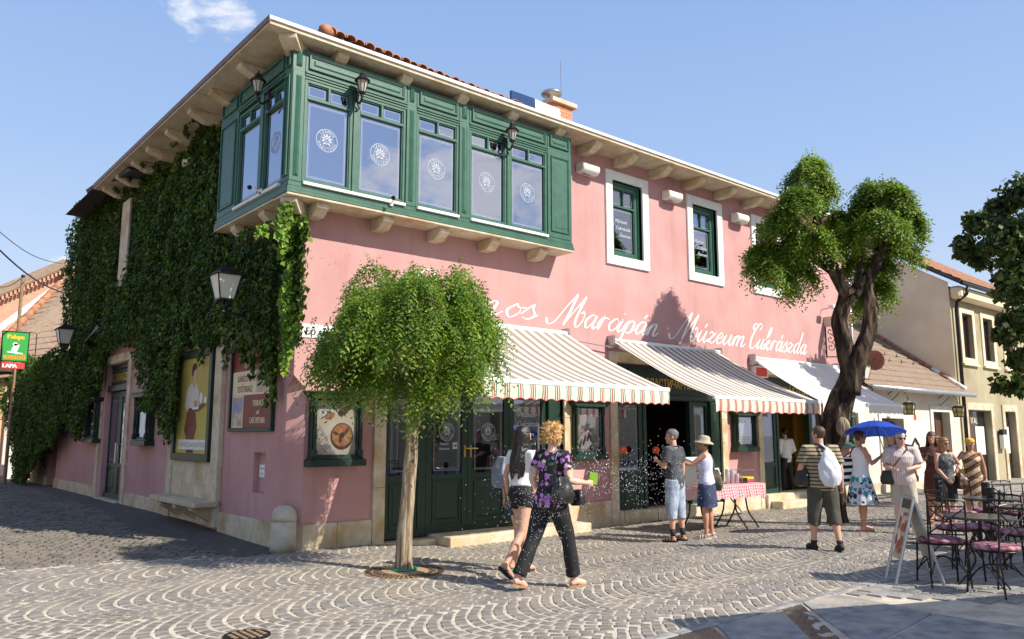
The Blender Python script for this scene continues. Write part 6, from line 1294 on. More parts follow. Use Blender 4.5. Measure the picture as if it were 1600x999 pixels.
# dark ivy drop at the far end and a little shrub growth behind
# ================================================================== cafe furniture, folding table, A-board
STR('plaid_h', (1, 0, 0), .11, [(0, (.62, .32, .36)), (.35, (.42, .14, .24)), (.5, (.70, .46, .46)), (.75, (.50, .20, .30))], .9)
def PLAID(name, a, b, base, period):
    m, n, l, bs = nt(name); bs.inputs['Roughness'].default_value = .9; t = n.new('ShaderNodeTexCoord'); cols = []
    for ax in ((1, 0, .0), (0, 1, 1)):
        d = n.new('ShaderNodeVectorMath'); d.operation = 'DOT_PRODUCT'; l.new(t.outputs['Object'], d.inputs[0]); d.inputs[1].default_value = Vector(ax)/period
        ad = n.new('ShaderNodeMath'); ad.operation = 'ADD'; ad.inputs[1].default_value = 100; l.new(d.outputs['Value'], ad.inputs[0]); f = n.new('ShaderNodeMath'); f.operation = 'FRACT'; l.new(ad.outputs[0], f.inputs[0])
        g = n.new('ShaderNodeMath'); g.operation = 'GREATER_THAN'; g.inputs[1].default_value = .5; l.new(f.outputs[0], g.inputs[0]); cols.append(g.outputs[0])
    x = n.new('ShaderNodeMix'); x.data_type = 'RGBA'; l.new(cols[0], x.inputs[0]); x.inputs[6].default_value = c4(base); x.inputs[7].default_value = c4(a)
    y = n.new('ShaderNodeMix'); y.data_type = 'RGBA'; y.blend_type = 'MULTIPLY'; l.new(cols[1], y.inputs[0]); l.new(x.outputs[2], y.inputs[6]); y.inputs[7].default_value = c4(b); l.new(y.outputs[2], bs.inputs['Base Color']); return m
PLAID('plaid_cushion', (.28, .10, .16), (.75, .55, .6), (.46, .26, .27), .10); PLAID('plaid_cloth', (.52, .20, .24), (.88, .58, .64), (.72, .56, .54), .06)
PM('iron_black', (.012, .012, .014), (.03, .028, .028), 20, .4, metal=.5); PM('table_top_dark', (.03, .035, .04), None, rough=.25, spec=.6)
def chair(label, loc, rz):
    t = thing('iron_chair', label, 'chair', loc, rz, 'wrought iron chairs with plaid cushions'); w = .19
    q = MB(); q.tube([(.215*cos(a*pi/12), .205*sin(a*pi/12), .45) for a in range(25)], .011, 5); q.build('seat_ring', 'iron_black', t)
    q = MB(); n = 20; q.lathe([(.20, .455), (.225, .47), (.225, .495), (.19, .51), (.0, .515)], (0, 0, 0), 22); q.build('cushion', 'plaid_cushion', t, smooth=True)
    for sx in (-1, 1):
        q = MB(); q.tube([(sx*.20, -.16, .45), (sx*.215, -.20, 0)], .0105, 6); q.build('leg', 'iron_black', t)
        q = MB(); q.tube([(sx*.20, .24, 0), (sx*.195, .20, .45), (sx*.19, .235, .92)], .0105, 6); q.build('leg', 'iron_black', t)
    q = MB()
    q.tube([(-.19, .235, .92), (-.1, .245, .935), (.1, .245, .935), (.19, .235, .92)], .010, 6); q.tube([(-.19, .232, .86), (.19, .232, .86)], .008, 5); q.tube([(-.192, .21, .56), (.192, .21, .56)], .008, 5)
    q.tube([(-.19, .212, .57), (.19, .232, .85)], .008, 5); q.tube([(.19, .212, .57), (-.19, .232, .85)], .008, 5); q.tube([(.05*cos(a*pi/6), .224, .71+.05*sin(a*pi/6)) for a in range(13)], .007, 4); q.tube([(0, .235, .86), (0, .24, .93)], .008, 4)
    q.build('back', 'iron_black', t)
    q = MB()
    for s_ in (-1, 1):
        q.tube(smooth_path([(s_*.212, -.195, .12), (s_*.10, -.1, .27), (0, 0, .30), (-s_*.1, .1, .27), (-s_*.198, .23, .12)], 4), .008, 5)
        q.tube(smooth_path([(s_*.212, -.19, .1), (s_*.17, 0, .30), (s_*.2, .22, .1)], 4), .007, 5)
    q.build('stretcher', 'iron_black', t); return t
def ctable(label, x, y, r=.36):
    t = thing('round_iron_table', label, 'table', (x, y, 0), 0, 'round dark cafe tables'); MB().lathe([(r-.01, .715), (r, .725), (r, .74), (r-.01, .745)], (0, 0, 0), 32).build('table_top', 'table_top_dark', t)
    MB().tube([(0, 0, .3), (0, 0, .72)], .02, 8).build('column', 'iron_black', t)
    for k in range(3): a = k*2.094+.3; MB().tube(smooth_path([(0, 0, .62), (.12*cos(a), .12*sin(a), .45), (.08*cos(a), .08*sin(a), .25), (.28*cos(a), .28*sin(a), 0)], 4), .011, 5).build('leg', 'iron_black', t)
    return t
def at(x, y, z): return G(x, y, z)
c1 = chair('iron chair with sunlit plaid cushion nearest the right edge of the terrace', (0, 0, 0), 0)
p = at(1556, 853, .49); c1.location = (p.x, p.y, 0); c1.rotation_euler = (0, 0, radians(158))
CH = [((1470, 842, .49), 130, 'iron chair just right of the advertising board'), ((1492, 822, .49), 60, 'iron chair in the row behind, left of the far table'), ((1532, 822, .49), 200, 'iron chair standing between the two round tables'), ((1590, 830, .49), 80, 'iron chair half cut off behind the nearest right chair'),
      ((1545, 797, .49), 20, 'iron chair before the metal railing near the yellow capped woman'), ((1590, 800, .49), 340, 'iron chair at the far table by the right edge'), ((1500, 800, .49), 15, 'iron chair nearest the woman in the grey tank top')]
for (a, b, c), rz, lab in CH: p = at(a, b, c); dup(c1, (p.x, p.y, 0), radians(rz), lab, 'wrought iron chairs with plaid cushions')
for (a, b), lab in (((1530, 806), 'round dark table between the front iron chairs'), ((1592, 790), 'round dark table at the right edge near the railing'), ((1548, 778), 'round dark table farthest back by the railing')):
    p = at(a, b, .745); T_ = ctable(lab, p.x, p.y)
    if 'farthest' in lab: c = thing('table_pot', 'small dark candle pot standing on the farthest cafe table', 'pot', (p.x, p.y, .746)); MB().lathe([(.05, 0), (.06, .02), (.055, .13), (.065, .14)], (0, 0, 0), 14).build('pot', 'dark_metal', c)
p = at(1543, 800, .5); p2_ = p+Vector((3.2, .5, 0)); t = thing('terrace_railing', 'dark metal railing behind the cafe chairs at the right edge', 'railing', (p.x, p.y, 0))
d = Vector((1.0, -.42, 0)).normalized()
MB().box(-.045, .045, -.045, .045, 0, .93).build('post', 'iron_black', t)
for z in (.90, .78, .25): e_ = d*3; MB().tube([(0, 0, z), (e_.x, e_.y, z)], .016 if z == .9 else .009, 6).build('rail', 'iron_black', t)
for i in range(1, 9): e_ = d*.36*i; MB().tube([(e_.x, e_.y, .25), (e_.x, e_.y, .9)], .009, 5).build('baluster', 'iron_black', t)
for i in range(8): a_, b_ = d*.36*i, d*.36*(i+1); q = MB(); q.tube([(a_.x, a_.y, .25), (b_.x, b_.y, .78)], .007, 4); q.tube([(b_.x, b_.y, .25), (a_.x, a_.y, .78)], .007, 4); q.build('cross_bar', 'iron_black', t)
# ---- A-board
P1, P2, P3, P4 = GG(1384, 905), GG(1402, 914), GG(1455, 907), GG(1475, 915); c = (P1+P2+P3+P4)/4
t = thing('advertising_board', 'silver framed A-board with ice cream poster in front of the cafe chairs', 'A-board', (c.x, c.y, 0)); 
wd = .185; side = Vector((-.76, -.65, 0)); fwd = Vector((-.65, .76, 0))   # fwd points away from poster face side
def apt(u, o, z): q_ = side*u+fwd*o; return (q_.x, q_.y, z)
PM('ice_poster', (.60, .50, .36), (.50, .38, .25), 3, .4); PM('ice_red', (.30, .03, .03), (.45, .08, .05), 9, .4); PM('back_panel', (.30, .34, .32), (.36, .40, .38), 3, .4)
H_, S_ = .93, .25
for sgn, nm in ((1, 'front'), (-1, 'back')):
    def face(u, v, off=0, s_=sgn): o = s_*S_*(1-v/H_)+s_*off; return apt(u, o, v)
    q = MB()
    for u in (-wd, wd): q.tube([face(u, 0), face(u, H_)], .017, 6)
    for v in (.28, H_): q.tube([face(-wd, v), face(wd, v)], .017, 6)
    q.build('frame', 'aluminium', t)
    q = MB(); q.add([face(-wd, .28), face(wd, .28), face(wd, H_), face(-wd, H_), face(-wd, .28, -.012), face(wd, .28, -.012), face(wd, H_, -.012), face(-wd, H_, -.012)], [(0, 1, 2, 3), (7, 6, 5, 4), (0, 4, 5, 1), (2, 6, 7, 3)]); pn = q.build('panel', 'ice_poster' if sgn > 0 else 'back_panel', t)
    if sgn > 0:
        q = MB(); k = .004; q.add([face(-wd+.03, H_-.12, k), face(wd-.03, H_-.12, k), face(wd-.03, H_-.02, k), face(-wd+.03, H_-.02, k)], [(0, 1, 2, 3)]); q.build('header', 'dark_green_paint', pn, recalc=False)
        for i, (u, v, ru, rv, m_) in enumerate(((-.10, .66, .03, .09, 'ice_red'), (.02, .6, .05, .05, 'ice_red'), (.10, .62, .03, .07, 'ice_red'), (-.02, .5, .04, .05, 'plate_white'), (-.10, .46, .03, .06, 'ice_red'), (.08, .46, .04, .06, 'ice_red'), (.0, .41, .03, .05, 'ice_red'), (-.08, .37, .03, .04, 'plate_white'), (.09, .36, .03, .04, 'ice_red'), (-.05, .74, .03, .025, 'menu_paper'), (.06, .75, .05, .02, 'ice_red'), (.03, .34, .03, .03, 'caramel'))):
            q = MB(); q.add([face(u+ru*cos(a*pi/7), v+rv*sin(a*pi/7), .005+.0008*i) for a in range(14)], [tuple(range(14))]); q.build('print', m_, pn, recalc=False)
q = MB(); q.tube([face(wd, .45, 0, 1), face(wd, .45, 0, -1)], .008, 5); q.tube([face(-wd, .45, 0, 1), face(-wd, .45, 0, -1)], .008, 5); q.build('stay', 'dark_metal', t)
# ---- folding table with plaid cloth and what stands on it
t = thing('folding_table', 'folding table on black trestle legs outside the sweet shop', 'table', (7.65, -1.85, -.12)); MB().box(-.9, .9, -.36, .36, .80, .83).build('table_top', 'dark_metal', t)
for x in (-.7, .35, .72):
    for s_ in (-1, 1): MB().tube(smooth_path([(x, s_*.1, .8), (x, s_*.14, .35), (x+.03, s_*.28, .12), (x+.03, s_*.36, 0)], 3), .016, 6).build('leg', 'iron_black', t)
MB().tube([(-.7, 0, .25), (.72, 0, .25)], .012, 5).build('brace', 'iron_black', t); MB().tube([(.72, 0, .3), (.1, 0, .78)], .012, 5).build('brace', 'iron_black', t)
q = MB(); nx, ny = 60, 10; per = []
for i in range(nx): per.append((lerp(-.93, .93, i/(nx-1)), -.38))
for j in range(1, 14): per.append((.93, lerp(-.38, .38, j/13)))
for i in range(1, nx): per.append((lerp(.93, -.93, i/(nx-1)), .38))
for j in range(1, 13): per.append((-.93, lerp(.38, -.38, j/13)))
vs = []; n = len(per)
for k, (x, y) in enumerate(per):
    nx_, ny_ = (0, -1 if y < 0 else 1) if abs(y) > .379 else (1 if x > 0 else -1, 0)
    if abs(x) > .92 and abs(y) > .37: nx_, ny_ = x, y*2.4
    w_ = .02*sin(k*.75)+.012*sin(k*.31); vs += [(x*.985, y*.97, .842), (x, y, .835), (x+nx_*(.015+w_*.5), y+ny_*(.015+w_*.5), .72), (x+nx_*(.035+w_), y+ny_*(.035+w_), .60+.012*sin(k*.9)+(-.05 if abs(x) > .85 and abs(y) > .3 else 0))]
fs = [(4*i+k, 4*((i+1) % n)+k, 4*((i+1) % n)+k+1, 4*i+k+1) for i in range(n) for k in range(3)]; q.add(vs, fs); q.f.append(tuple(4*i for i in range(n))); q.m.append(0)
o = q.build('tablecloth', 'plaid_cloth', None, smooth=False, recalc=False); o.location = (7.65, -1.85, -.12); tag(o, 'pink and red plaid cloth draped over the folding table', 'tablecloth')
TZ = .722
PM('clear_plastic', (.62, .64, .68), None, rough=.15, spec=.6); PM('paper_white', (.80, .82, .86), None, rough=.6)
for i in range(5):
    x, y = 7.72+.075*i, -2.02+.05*(i % 2); h = (.20, .26, .24, .22, .17)[i]; o = MB().lathe([(.035, 0), (.045, h), (.048, h+.005)], (0, 0, 0), 14).build('cup_stack', 'clear_plastic', None, smooth=True); o.location = (x, y, TZ)
    tag(o, ('leftmost stack of clear plastic cups by the white card', 'tallest stack of clear plastic cups', 'middle stack of clear plastic cups', 'stack of clear plastic cups right of the middle', 'shortest stack of clear plastic cups next to the glass box')[i], 'cups', 'stacks of clear plastic cups')
t = thing('card_stand', 'tilted white card standing at the left end of the plaid table', 'card', (7.35, -2.08, TZ)); q = MB(FR); q.add([(-.08, .04, 0), (.08, .04, 0), (.08, -.04, .30), (-.08, -.04, .30), (-.08, .03, 0), (.08, .03, 0), (.08, -.05, .30), (-.08, -.05, .30)], [(0, 1, 2, 3), (7, 6, 5, 4), (0, 4, 5, 1), (2, 6, 7, 3), (1, 5, 6, 2), (0, 3, 7, 4)]); q.build('card', 'paper_white', t)
t = thing('paper_pile', 'white folded papers lying behind the plastic cups', 'papers', (7.6, -1.7, TZ)); MB().box(-.16, .16, -.1, .1, 0, .16).build('stack', 'dark_metal', t); MB().box(-.2, .2, -.13, .13, .162, .2).build('sheet', 'paper_white', t, bev=.01)
t = thing('glass_box', 'clear box with yellow and red strips at the right end of the plaid table', 'box', (8.3, -1.95, TZ)); MB().box(-.2, .2, -.14, .14, 0, .05).build('tray', 'yellow_strip', t) if 0 else None
PM('yellow_strip', (.75, .48, .05), None, rough=.5); MB().box(-.19, .19, -.13, .13, .07, .11).build('sweets', 'yellow_strip', t); MB().box(-.19, .19, -.135, .13, .03, .066).build('sweets', 'red_trim', t); MB().box(-.2, -.05, -.145, -.14, .0, .1).build('label', 'dark_metal', t)
q = MB(); [q.tube([(a, b, 0), (a, b, .24)], .005, 4) for a in (-.2, .2) for b in (-.14, .14)]; [q.tube([(-.2, b, .24), (.2, b, .24)], .005, 4) for b in (-.14, .14)]; q.build('frame', 'grey_metal', t); MB().box(-.2, .2, -.14, .14, .235, .24).build('lid', 'case_glass', t)
t = thing('sweets_display', 'small tiered sweets display on the left end of the plaid table', 'display', (6.98, -1.9, TZ))
q = MB(FR); vs = [(-.2, -.14, 0), (-.2, .16, 0), (-.2, .10, .42), (-.2, -.14, .50)]; q.add(vs+[(-a, b, c) for a, b, c in vs], [(0, 4, 7, 3), (3, 7, 6, 2), (0, 3, 2, 1), (4, 5, 6, 7)]); q.build('case', 'menu_paper', t, recalc=False)
for j in range(3):
    MB().box(-.19, .19, -.15+.0, .1, .05+.13*j, .06+.13*j).build('shelf', 'grey_metal', t); q = MB()
    for i in range(8): q.ball((-.165+.047*i, -.12, .085+.13*j), .024, 7, 5)
    q.build('sweets', 'sweets', t, smooth=True, kind='stuff')
# orange balls in the doorway
PM('orange_ball', (.75, .10, .03), None, rough=.4)
for x, y, z, lab in ((7.12, -.35, 1.36, 'small red orange ball in front of the left door pane'), (8.25, -.25, 1.37, 'small red orange ball in the dark open doorway')):
    p = RY(973.6 if x < 8 else 1024.8, 703.5, y); o = MB().ball((0, 0, 0), .075, 14, 10).build('orange_ball', 'orange_ball', None, smooth=True); o.location = p; tag(o, lab, 'ball')
    q = MB(); q.tube([(p.x, p.y, p.z-.07), (p.x, p.y-.02, gz(p.x, p.y)+.02)], .006, 5); q.tube([(p.x-.14, p.y, gz(p.x, p.y)+.02), (p.x+.14, p.y, gz(p.x, p.y)+.02)], .01, 5); s_ = q.build('thin_stand', 'iron_black', None); tag(s_, lab.replace('small red orange ball', 'thin wire stand holding the ball'), 'stand')
# ================================================================== people
PM('skin', (.55, .30, .20), (.62, .36, .25), 9, .5, .05, 200, spec=.35, trans=0); PM('skin_tan', (.44, .22, .13), (.52, .27, .17), 9, .5); PM('skin_pale', (.62, .37, .28), (.68, .43, .33), 9, .5)
PM('hair_black', (.006, .005, .005), (.02, .014, .010), 30, .32, .4, 120, stretch=(1, 1, .15)); PM('hair_blonde', (.40, .20, .06), (.66, .40, .15), 40, .5, .6, 90); PM('hair_grey', (.10, .09, .085), (.22, .20, .19), 60, .6, .5, 150); PM('hair_brown', (.05, .025, .012), (.12, .06, .03), 40, .45, .4, 120); PM('hair_white', (.55, .52, .48), (.7, .68, .64), 50, .6, .4, 120); PM('hair_red', (.22, .09, .03), (.36, .17, .06), 40, .45, .4, 120)
PM('lens_black', (.008, .008, .01), None, rough=.1, spec=.8); PM('lip', (.35, .10, .09), None, rough=.5); PM('eye_dark', (.03, .02, .015), None, rough=.2); PM('eye_white', (.7, .68, .65), None, rough=.3)
PM('tee_white', (.74, .74, .74), (.80, .80, .80), 5, .85); PM('cloth_black', (.012, .012, .014), (.028, .027, .03), 6, .8); PM('polo_grey', (.045, .05, .06), (.07, .075, .085), 5, .85); PM('denim_light', (.22, .28, .38), (.42, .47, .55), 9, .9); PM('denim_dark', (.02, .035, .08), (.05, .07, .13), 8, .9)
PM('khaki_dark', (.05, .048, .038), (.08, .075, .06), 6, .9); PM('khaki_light', (.45, .41, .33), (.52, .48, .40), 5, .9); PM('lilac_cloth', (.48, .50, .68), (.62, .63, .76), 6, .85); PM('navy_cloth', (.015, .02, .035), (.03, .035, .05), 6, .85); PM('brown_dress', (.10, .035, .025), (.16, .06, .04), 8, .85)
PM('olive_canvas', (.08, .075, .045), (.13, .12, .08), 8, .85); PM('leather_black', (.012, .012, .013), (.03, .03, .03), 9, .35); PM('leather_brown', (.05, .02, .015), (.10, .045, .03), 7, .4); PM('bag_white', (.62, .65, .72), (.74, .76, .80), 5, .7); PM('hat_khaki', (.34, .31, .22), (.42, .38, .28), 12, .9); PM('cap_yellow', (.78, .42, .04), None, rough=.8); PM('umbrella_blue', (.01, .06, .42), (.015, .08, .5), 3, .6, trans=.25)
PM('sole_black', (.015, .014, .013), None, rough=.7); PM('shoe_white', (.66, .60, .54), None, rough=.6); PM('strap_tan', (.35, .2, .12), None, rough=.6); PM('flop_green', (.02, .30, .18), None, rough=.6); PM('flop_pink', (.55, .22, .24), None, rough=.6); PM('orange_cloth', (.60, .22, .06), (.68, .30, .1), 5, .8); PM('grey_cloth', (.16, .19, .24), (.22, .25, .30), 5, .9)
STR('shirt_stripe', (0, 0, 1), .052, [(0, (.36, .30, .19)), (.55, (.30, .25, .16)), (.62, (.035, .03, .022)), (.95, (.36, .30, .19))], .9); STR('shirt_pin', (1, .3, 0), .035, [(0, (.66, .58, .54)), (.75, (.52, .34, .30))], .9); STR('dress_diag', (.55, 0, .83), .15, [(0, (.56, .44, .28)), (.36, (.10, .045, .025)), (.50, (.26, .14, .08)), (.62, (.10, .045, .025)), (.82, (.46, .32, .18))], .9, wob=.1)
STR('bag_stripe', (0, .2, 1), .115, [(0, (.80, .80, .78)), (.5, (.012, .012, .014))], .8)
def PRINT(name, base, cols, sc, thr=.5, rough=.85):
    m, n, l, b = nt(name); b.inputs['Roughness'].default_value = rough; v = coords(n, l); nn = n.new('ShaderNodeTexNoise'); nn.inputs['Scale'].default_value = sc*.8; l.new(v, nn.inputs[0])
    mix = n.new('ShaderNodeMix'); mix.data_type = 'RGBA'; mix.inputs[0].default_value = .06; l.new(v, mix.inputs[6]); l.new(nn.outputs[1], mix.inputs[7])
    vo = n.new('ShaderNodeTexVoronoi'); vo.inputs['Scale'].default_value = sc; l.new(mix.outputs[2], vo.inputs[0]); s_ = n.new('ShaderNodeSeparateColor'); l.new(vo.outputs['Color'], s_.inputs[0]); r = n.new('ShaderNodeValToRGB'); r.color_ramp.interpolation = 'CONSTANT'; l.new(s_.outputs[0], r.inputs[0])
    e = r.color_ramp.elements; e[0].color = c4(base); e[1].position = 1; e[1].color = c4(base)
    for i, c in enumerate(cols): x = e.new(.12+.8*i/len(cols)); x.color = c4(c)
    g = n.new('ShaderNodeMath'); g.operation = 'LESS_THAN'; l.new(vo.outputs['Distance'], g.inputs[0]); g.inputs[1].default_value = thr; y = n.new('ShaderNodeMix'); y.data_type = 'RGBA'; l.new(g.outputs[0], y.inputs[0]); y.inputs[6].default_value = c4(base); l.new(r.outputs[0], y.inputs[7]); l.new(y.outputs[2], b.inputs['Base Color']); return m
PRINT('floral_print', (.010, .009, .011), [(.34, .08, .42), (.52, .24, .58), (.012, .01, .012), (.44, .14, .50), (.10, .14, .09), (.58, .50, .42), (.50, .20, .55), (.02, .02, .02)], 21, .50); PRINT('skirt_print', (.62, .63, .68), [(.02, .30, .36), (.012, .015, .03), (.02, .22, .30), (.16, .04, .05), (.02, .03, .05), (.5, .52, .56)], 16, .62); PRINT('tank_print', (.05, .05, .055), [(.16, .16, .17), (.03, .03, .03), (.22, .22, .23), (.07, .07, .08)], 45, .6); PRINT('dot_black', (.012, .012, .014), [(.35, .35, .35), (.012, .012, .014), (.012, .012, .014), (.012, .012, .014)], 22, .16)
TSC = bpy.data.scenes.new('work')
def DG():
    with bpy.context.temp_override(scene=TSC, view_layer=TSC.view_layers[0]): return bpy.context.evaluated_depsgraph_get()
def remesh(mb, voxel, it=2, amp=0, fr=9, seed=0):
    me = bpy.data.meshes.new('tmp'); me.from_pydata(mb.v, [], mb.f); b = bmesh.new(); b.from_mesh(me); bmesh.ops.recalc_face_normals(b, faces=b.faces); b.to_mesh(me); b.free()
    o = bpy.data.objects.new('tmp', me); TSC.collection.objects.link(o); r = o.modifiers.new('r', 'REMESH'); r.mode = 'VOXEL'; r.voxel_size = voxel; s_ = o.modifiers.new('s', 'SMOOTH'); s_.iterations = it; s_.factor = .5
    dg = DG(); ev = o.evaluated_get(dg); m2 = bpy.data.meshes.new_from_object(ev); bpy.data.objects.remove(o); bpy.data.meshes.remove(me)
    if amp:
        m2.update(); nv = len(m2.vertices); co = np.empty(nv*3, np.float32); no = np.empty(nv*3, np.float32); m2.vertices.foreach_get('co', co); m2.vertices.foreach_get('normal', no); co = co.reshape(-1, 3); no = no.reshape(-1, 3)
        kk = np.array([noise.noise(Vector((x*fr+seed, y*fr, z*fr*.55)))+.5*noise.noise(Vector((x*fr*2.3, y*fr*2.3+seed, z*fr*1.3))) for x, y, z in co.tolist()], np.float32)
        co = co+no*(kk*amp)[:, None]; m2.vertices.foreach_set('co', co.ravel())
    m2.polygons.foreach_set('use_smooth', [True]*len(m2.polygons)); m2.update(); return m2
def attach(name, me, mat, parent, label=None):
    me.materials.clear(); me.materials.append(MATS[mat]); o = bpy.data.objects.new(name, me); me.name = name; COL.objects.link(o); o.parent = parent
    if label: o['label'] = label
    return o
def rotv(v, ax, a): return Matrix.Rotation(a, 3, ax) @ v
def person(label, pos, head, H, spec):
    """spec: arms {L,R: ((fwd,out),(fwd,out))}, legs {L,R: (thigh fwd, out, shin fwd)}, lean, headyaw, clothes ... ; faces +Y locally, +X is its right"""
    g = spec.get; s = H/1.75; fat = g('fat', 1.0); fem = g('fem', False); tx = MB()
    t = thing('person', label, 'person', (pos[0], pos[1], gz(pos[0], pos[1])), head)
    hipw = (.095 if fem else .09)*s*fat**.4; L = {}; lens = (.43*s, .43*s)
    def dirv(f, o_, sx): f, o_ = radians(f), radians(o_); return Vector((sx*sin(o_), sin(f)*cos(o_), -cos(f)*cos(o_)))
    legs = g('legs', {'L': (3, 3, -3), 'R': (-3, 3, -5)})
    drop = {}
    for k, sx in (('L', -1), ('R', 1)): th, ou, sh = legs[k]; a, b = dirv(th, ou, sx)*lens[0], dirv(sh, ou*.6, sx)*lens[1]; drop[k] = (a, b)
    foot = {k: g('footlift', {}).get(k, 0) for k in 'LR'}
    pz = max(-(drop[k][0]+drop[k][1]).z+(.085+foot[k])*s for k in 'LR'); hipz = pz; pel = Vector((0, 0, hipz))
    lean = Matrix.Rotation(-radians(g('lean', 2)), 3, 'X')
    def tp(x, y, z): return pel+lean @ Vector((x*s, y*s, z*s))     # torso frame
    shw = (.155 if fem else .185)*fat**.35; J = {'neck': tp(0, -.01, .55), 'shL': tp(-shw, -.01, .50), 'shR': tp(shw, -.01, .50)}
    rings = [(-.10, 0, .0, .11, .10), (-.04, 0, 0, .155, .115), (.03, 0, -.005, .165 if fem else .155, .12), (.12, 0, .0, .135 if fem else .145, .105), (.20, 0, .005, .120 if fem else .15, .10), (.30, 0, .01, .135 if fem else .165, .115), (.40, 0, .012 if fem else .005, .150 if fem else .175, .118 if fem else .118), (.47, 0, -.005, .145 if fem else .17, .095), (.52, 0, -.01, .09, .07), (.545, 0, -.01, .058, .055)]
    rings = [(z, x, y+(.02*(fat-1)*5 if .0 < z < .35 else 0)*.5, a*(fat if z < .45 else fat**.5), b*(fat**1.4 if z < .42 else 1)) for z, x, y, a, b in rings]
    def torso(mb, z0, z1, inf, flare=0):
        R = [r for r in rings if z0-1e-6 <= r[0] <= z1+1e-6]; n = 20; vs = []
        for z, x, y, a, b in R:
            for j in range(n): an = 2*pi*j/n; vs.append(tuple(tp(x+(a+inf)*cos(an), y+(b+inf)*sin(an), z)))
        fs = [(i*n+j, i*n+(j+1) % n, (i+1)*n+(j+1) % n, (i+1)*n+j) for i in range(len(R)-1) for j in range(n)]+[tuple(range(n-1, -1, -1)), tuple((len(R)-1)*n+j for j in range(n))]; mb.add(vs, fs)
    def ell(mb, c, r, ax=None, n=12, m=9):
        q = MB(); q.ball((0, 0, 0), r, n, m); M = Matrix.Identity(3) if ax is None else Vector((0, 0, 1)).rotation_difference(ax).to_matrix(); mb.add([tuple(Vector(c)+M @ Vector(v)) for v in q.v], q.f)
    body = MB(); torso(body, -.10, .545, 0)
    if fem: [ell(body, tp(sx*.075, .085, .36), (.062*s*fat, .06*s*fat, .062*s)) for sx in (-1, 1)]
    # legs and feet
    for k, sx in (('L', -1), ('R', 1)):
        h = tp(sx*.085*(fat**.3), 0, -.0); h = Vector((h.x, h.y, hipz+.0)); kn = h+drop[k][0]; an = kn+drop[k][1]; J['hip'+k], J['kn'+k], J['an'+k] = h, kn, an; f = fat**.6
        body.tube([tuple(h+Vector((0, 0, .05*s))), tuple(h), tuple(h.lerp(kn, .5)), tuple(h.lerp(kn, .85)), tuple(kn), tuple(kn.lerp(an, .18)), tuple(kn.lerp(an, .35)), tuple(kn.lerp(an, .7)), tuple(an)], [.085*s*f, .09*s*f, .075*s*f, .058*s*f, .055*s*f, .052*s*f, .056*s*f, .038*s*f, .034*s*f], 14)
        pit = radians(g('footpitch', {}).get(k, 0)); fd = Vector((sx*.10, cos(pit), -sin(pit))).normalized(); up = Vector((0, sin(pit), cos(pit)))
        J['fd'+k], J['up'+k] = fd, up; he = an-fd*.045*s-up*.045*s
        body.tube([tuple(he-fd*.005*s), tuple(he+fd*.03*s+up*.01*s), tuple(he+fd*.09*s+up*.012*s), tuple(he+fd*.15*s-up*.002*s), tuple(he+fd*.20*s-up*.012*s), tuple(he+fd*.225*s-up*.016*s)], [.025*s, .036*s, .040*s, .036*s, .028*s, .012*s], 10)
        body.tube([tuple(an+up*.02), tuple(he+fd*.03*s)], [.034*s*f, .034*s], 10)
    # arms and hands
    arms = g('arms', {'L': ((5, 8), (15, 4)), 'R': ((-5, 8), (8, 4))}); la, lf = .285*s, .25*s
    for k, sx in (('L', -1), ('R', 1)):
        sh = J['sh'+k]; (f1, o1), (f2, o2) = arms[k]; el = sh+lean @ dirv(f1, o1, sx)*la; wr = el+lean @ dirv(f2, o2, sx)*lf; J['el'+k], J['wr'+k] = el, wr; f = fat**.5*(.9 if fem else 1)
        body.tube([tuple(tp(sx*shw*.6, -.01, .49)), tuple(sh), tuple(sh.lerp(el, .35)), tuple(sh.lerp(el, .8)), tuple(el), tuple(el.lerp(wr, .25)), tuple(el.lerp(wr, .7)), tuple(wr)], [.05*s*f, .056*s*f, .049*s*f, .041*s*f, .038*s*f, .041*s*f, .031*s*f, .025*s*f], 12)
        d = (wr-el).normalized(); inw = Vector((-sx, 0, 0)); inw = (inw-d*inw.dot(d)).normalized()
        if inw.length < .5: inw = Vector((0, 0, 1))
        fw = d.cross(inw)*(-sx); fw = fw.normalized()
        if fw.y < 0 and abs(fw.y) > .2: fw = -fw
        J['hand'+k] = wr+d*.10*s; curl = g('curl', {}).get(k, .5)
        pc = wr+d*.045*s; M = Matrix((fw, inw, d)).transposed(); q = MB(); q.ball((0, 0, 0), (.040*s, .017*s, .052*s), 12, 8); body.add([tuple(pc+M @ Vector(v)) for v in q.v], q.f); body.tube([tuple(wr-d*.01), tuple(pc)], [.024*s, .028*s], 10)
        for i in range(4):
            b0 = wr+d*.085*s+fw*(.027-.018*i)*s; ln = (.068, .078, .072, .056)[i]*s; c1_ = radians(25+35*curl); c2_ = c1_+radians(20+50*curl); c3_ = c2_+radians(15+40*curl); p1 = b0+(d*cos(c1_*.5)+inw*sin(c1_*.5))*ln*.45; p2 = p1+(d*cos(c2_*.8)+inw*sin(c2_*.8))*ln*.32; p3 = p2+(d*cos(c3_*.8)+inw*sin(c3_*.8))*ln*.25
            body.tube([tuple(b0-d*.02*s), tuple(b0), tuple(p1), tuple(p2), tuple(p3)], [.010*s, .0095*s, .009*s, .008*s, .0065*s], 7)
        tb = wr+d*.03*s+fw*.03*s; t1 = tb+(d*.6+fw*.6+inw*.3).normalized()*.035*s; t2 = t1+(d*.8+fw*.25+inw*.4).normalized()*.03*s; body.tube([tuple(wr+d*.02*s+fw*.015*s), tuple(tb), tuple(t1), tuple(t2)], [.014*s, .012*s, .0105*s, .008*s], 7)
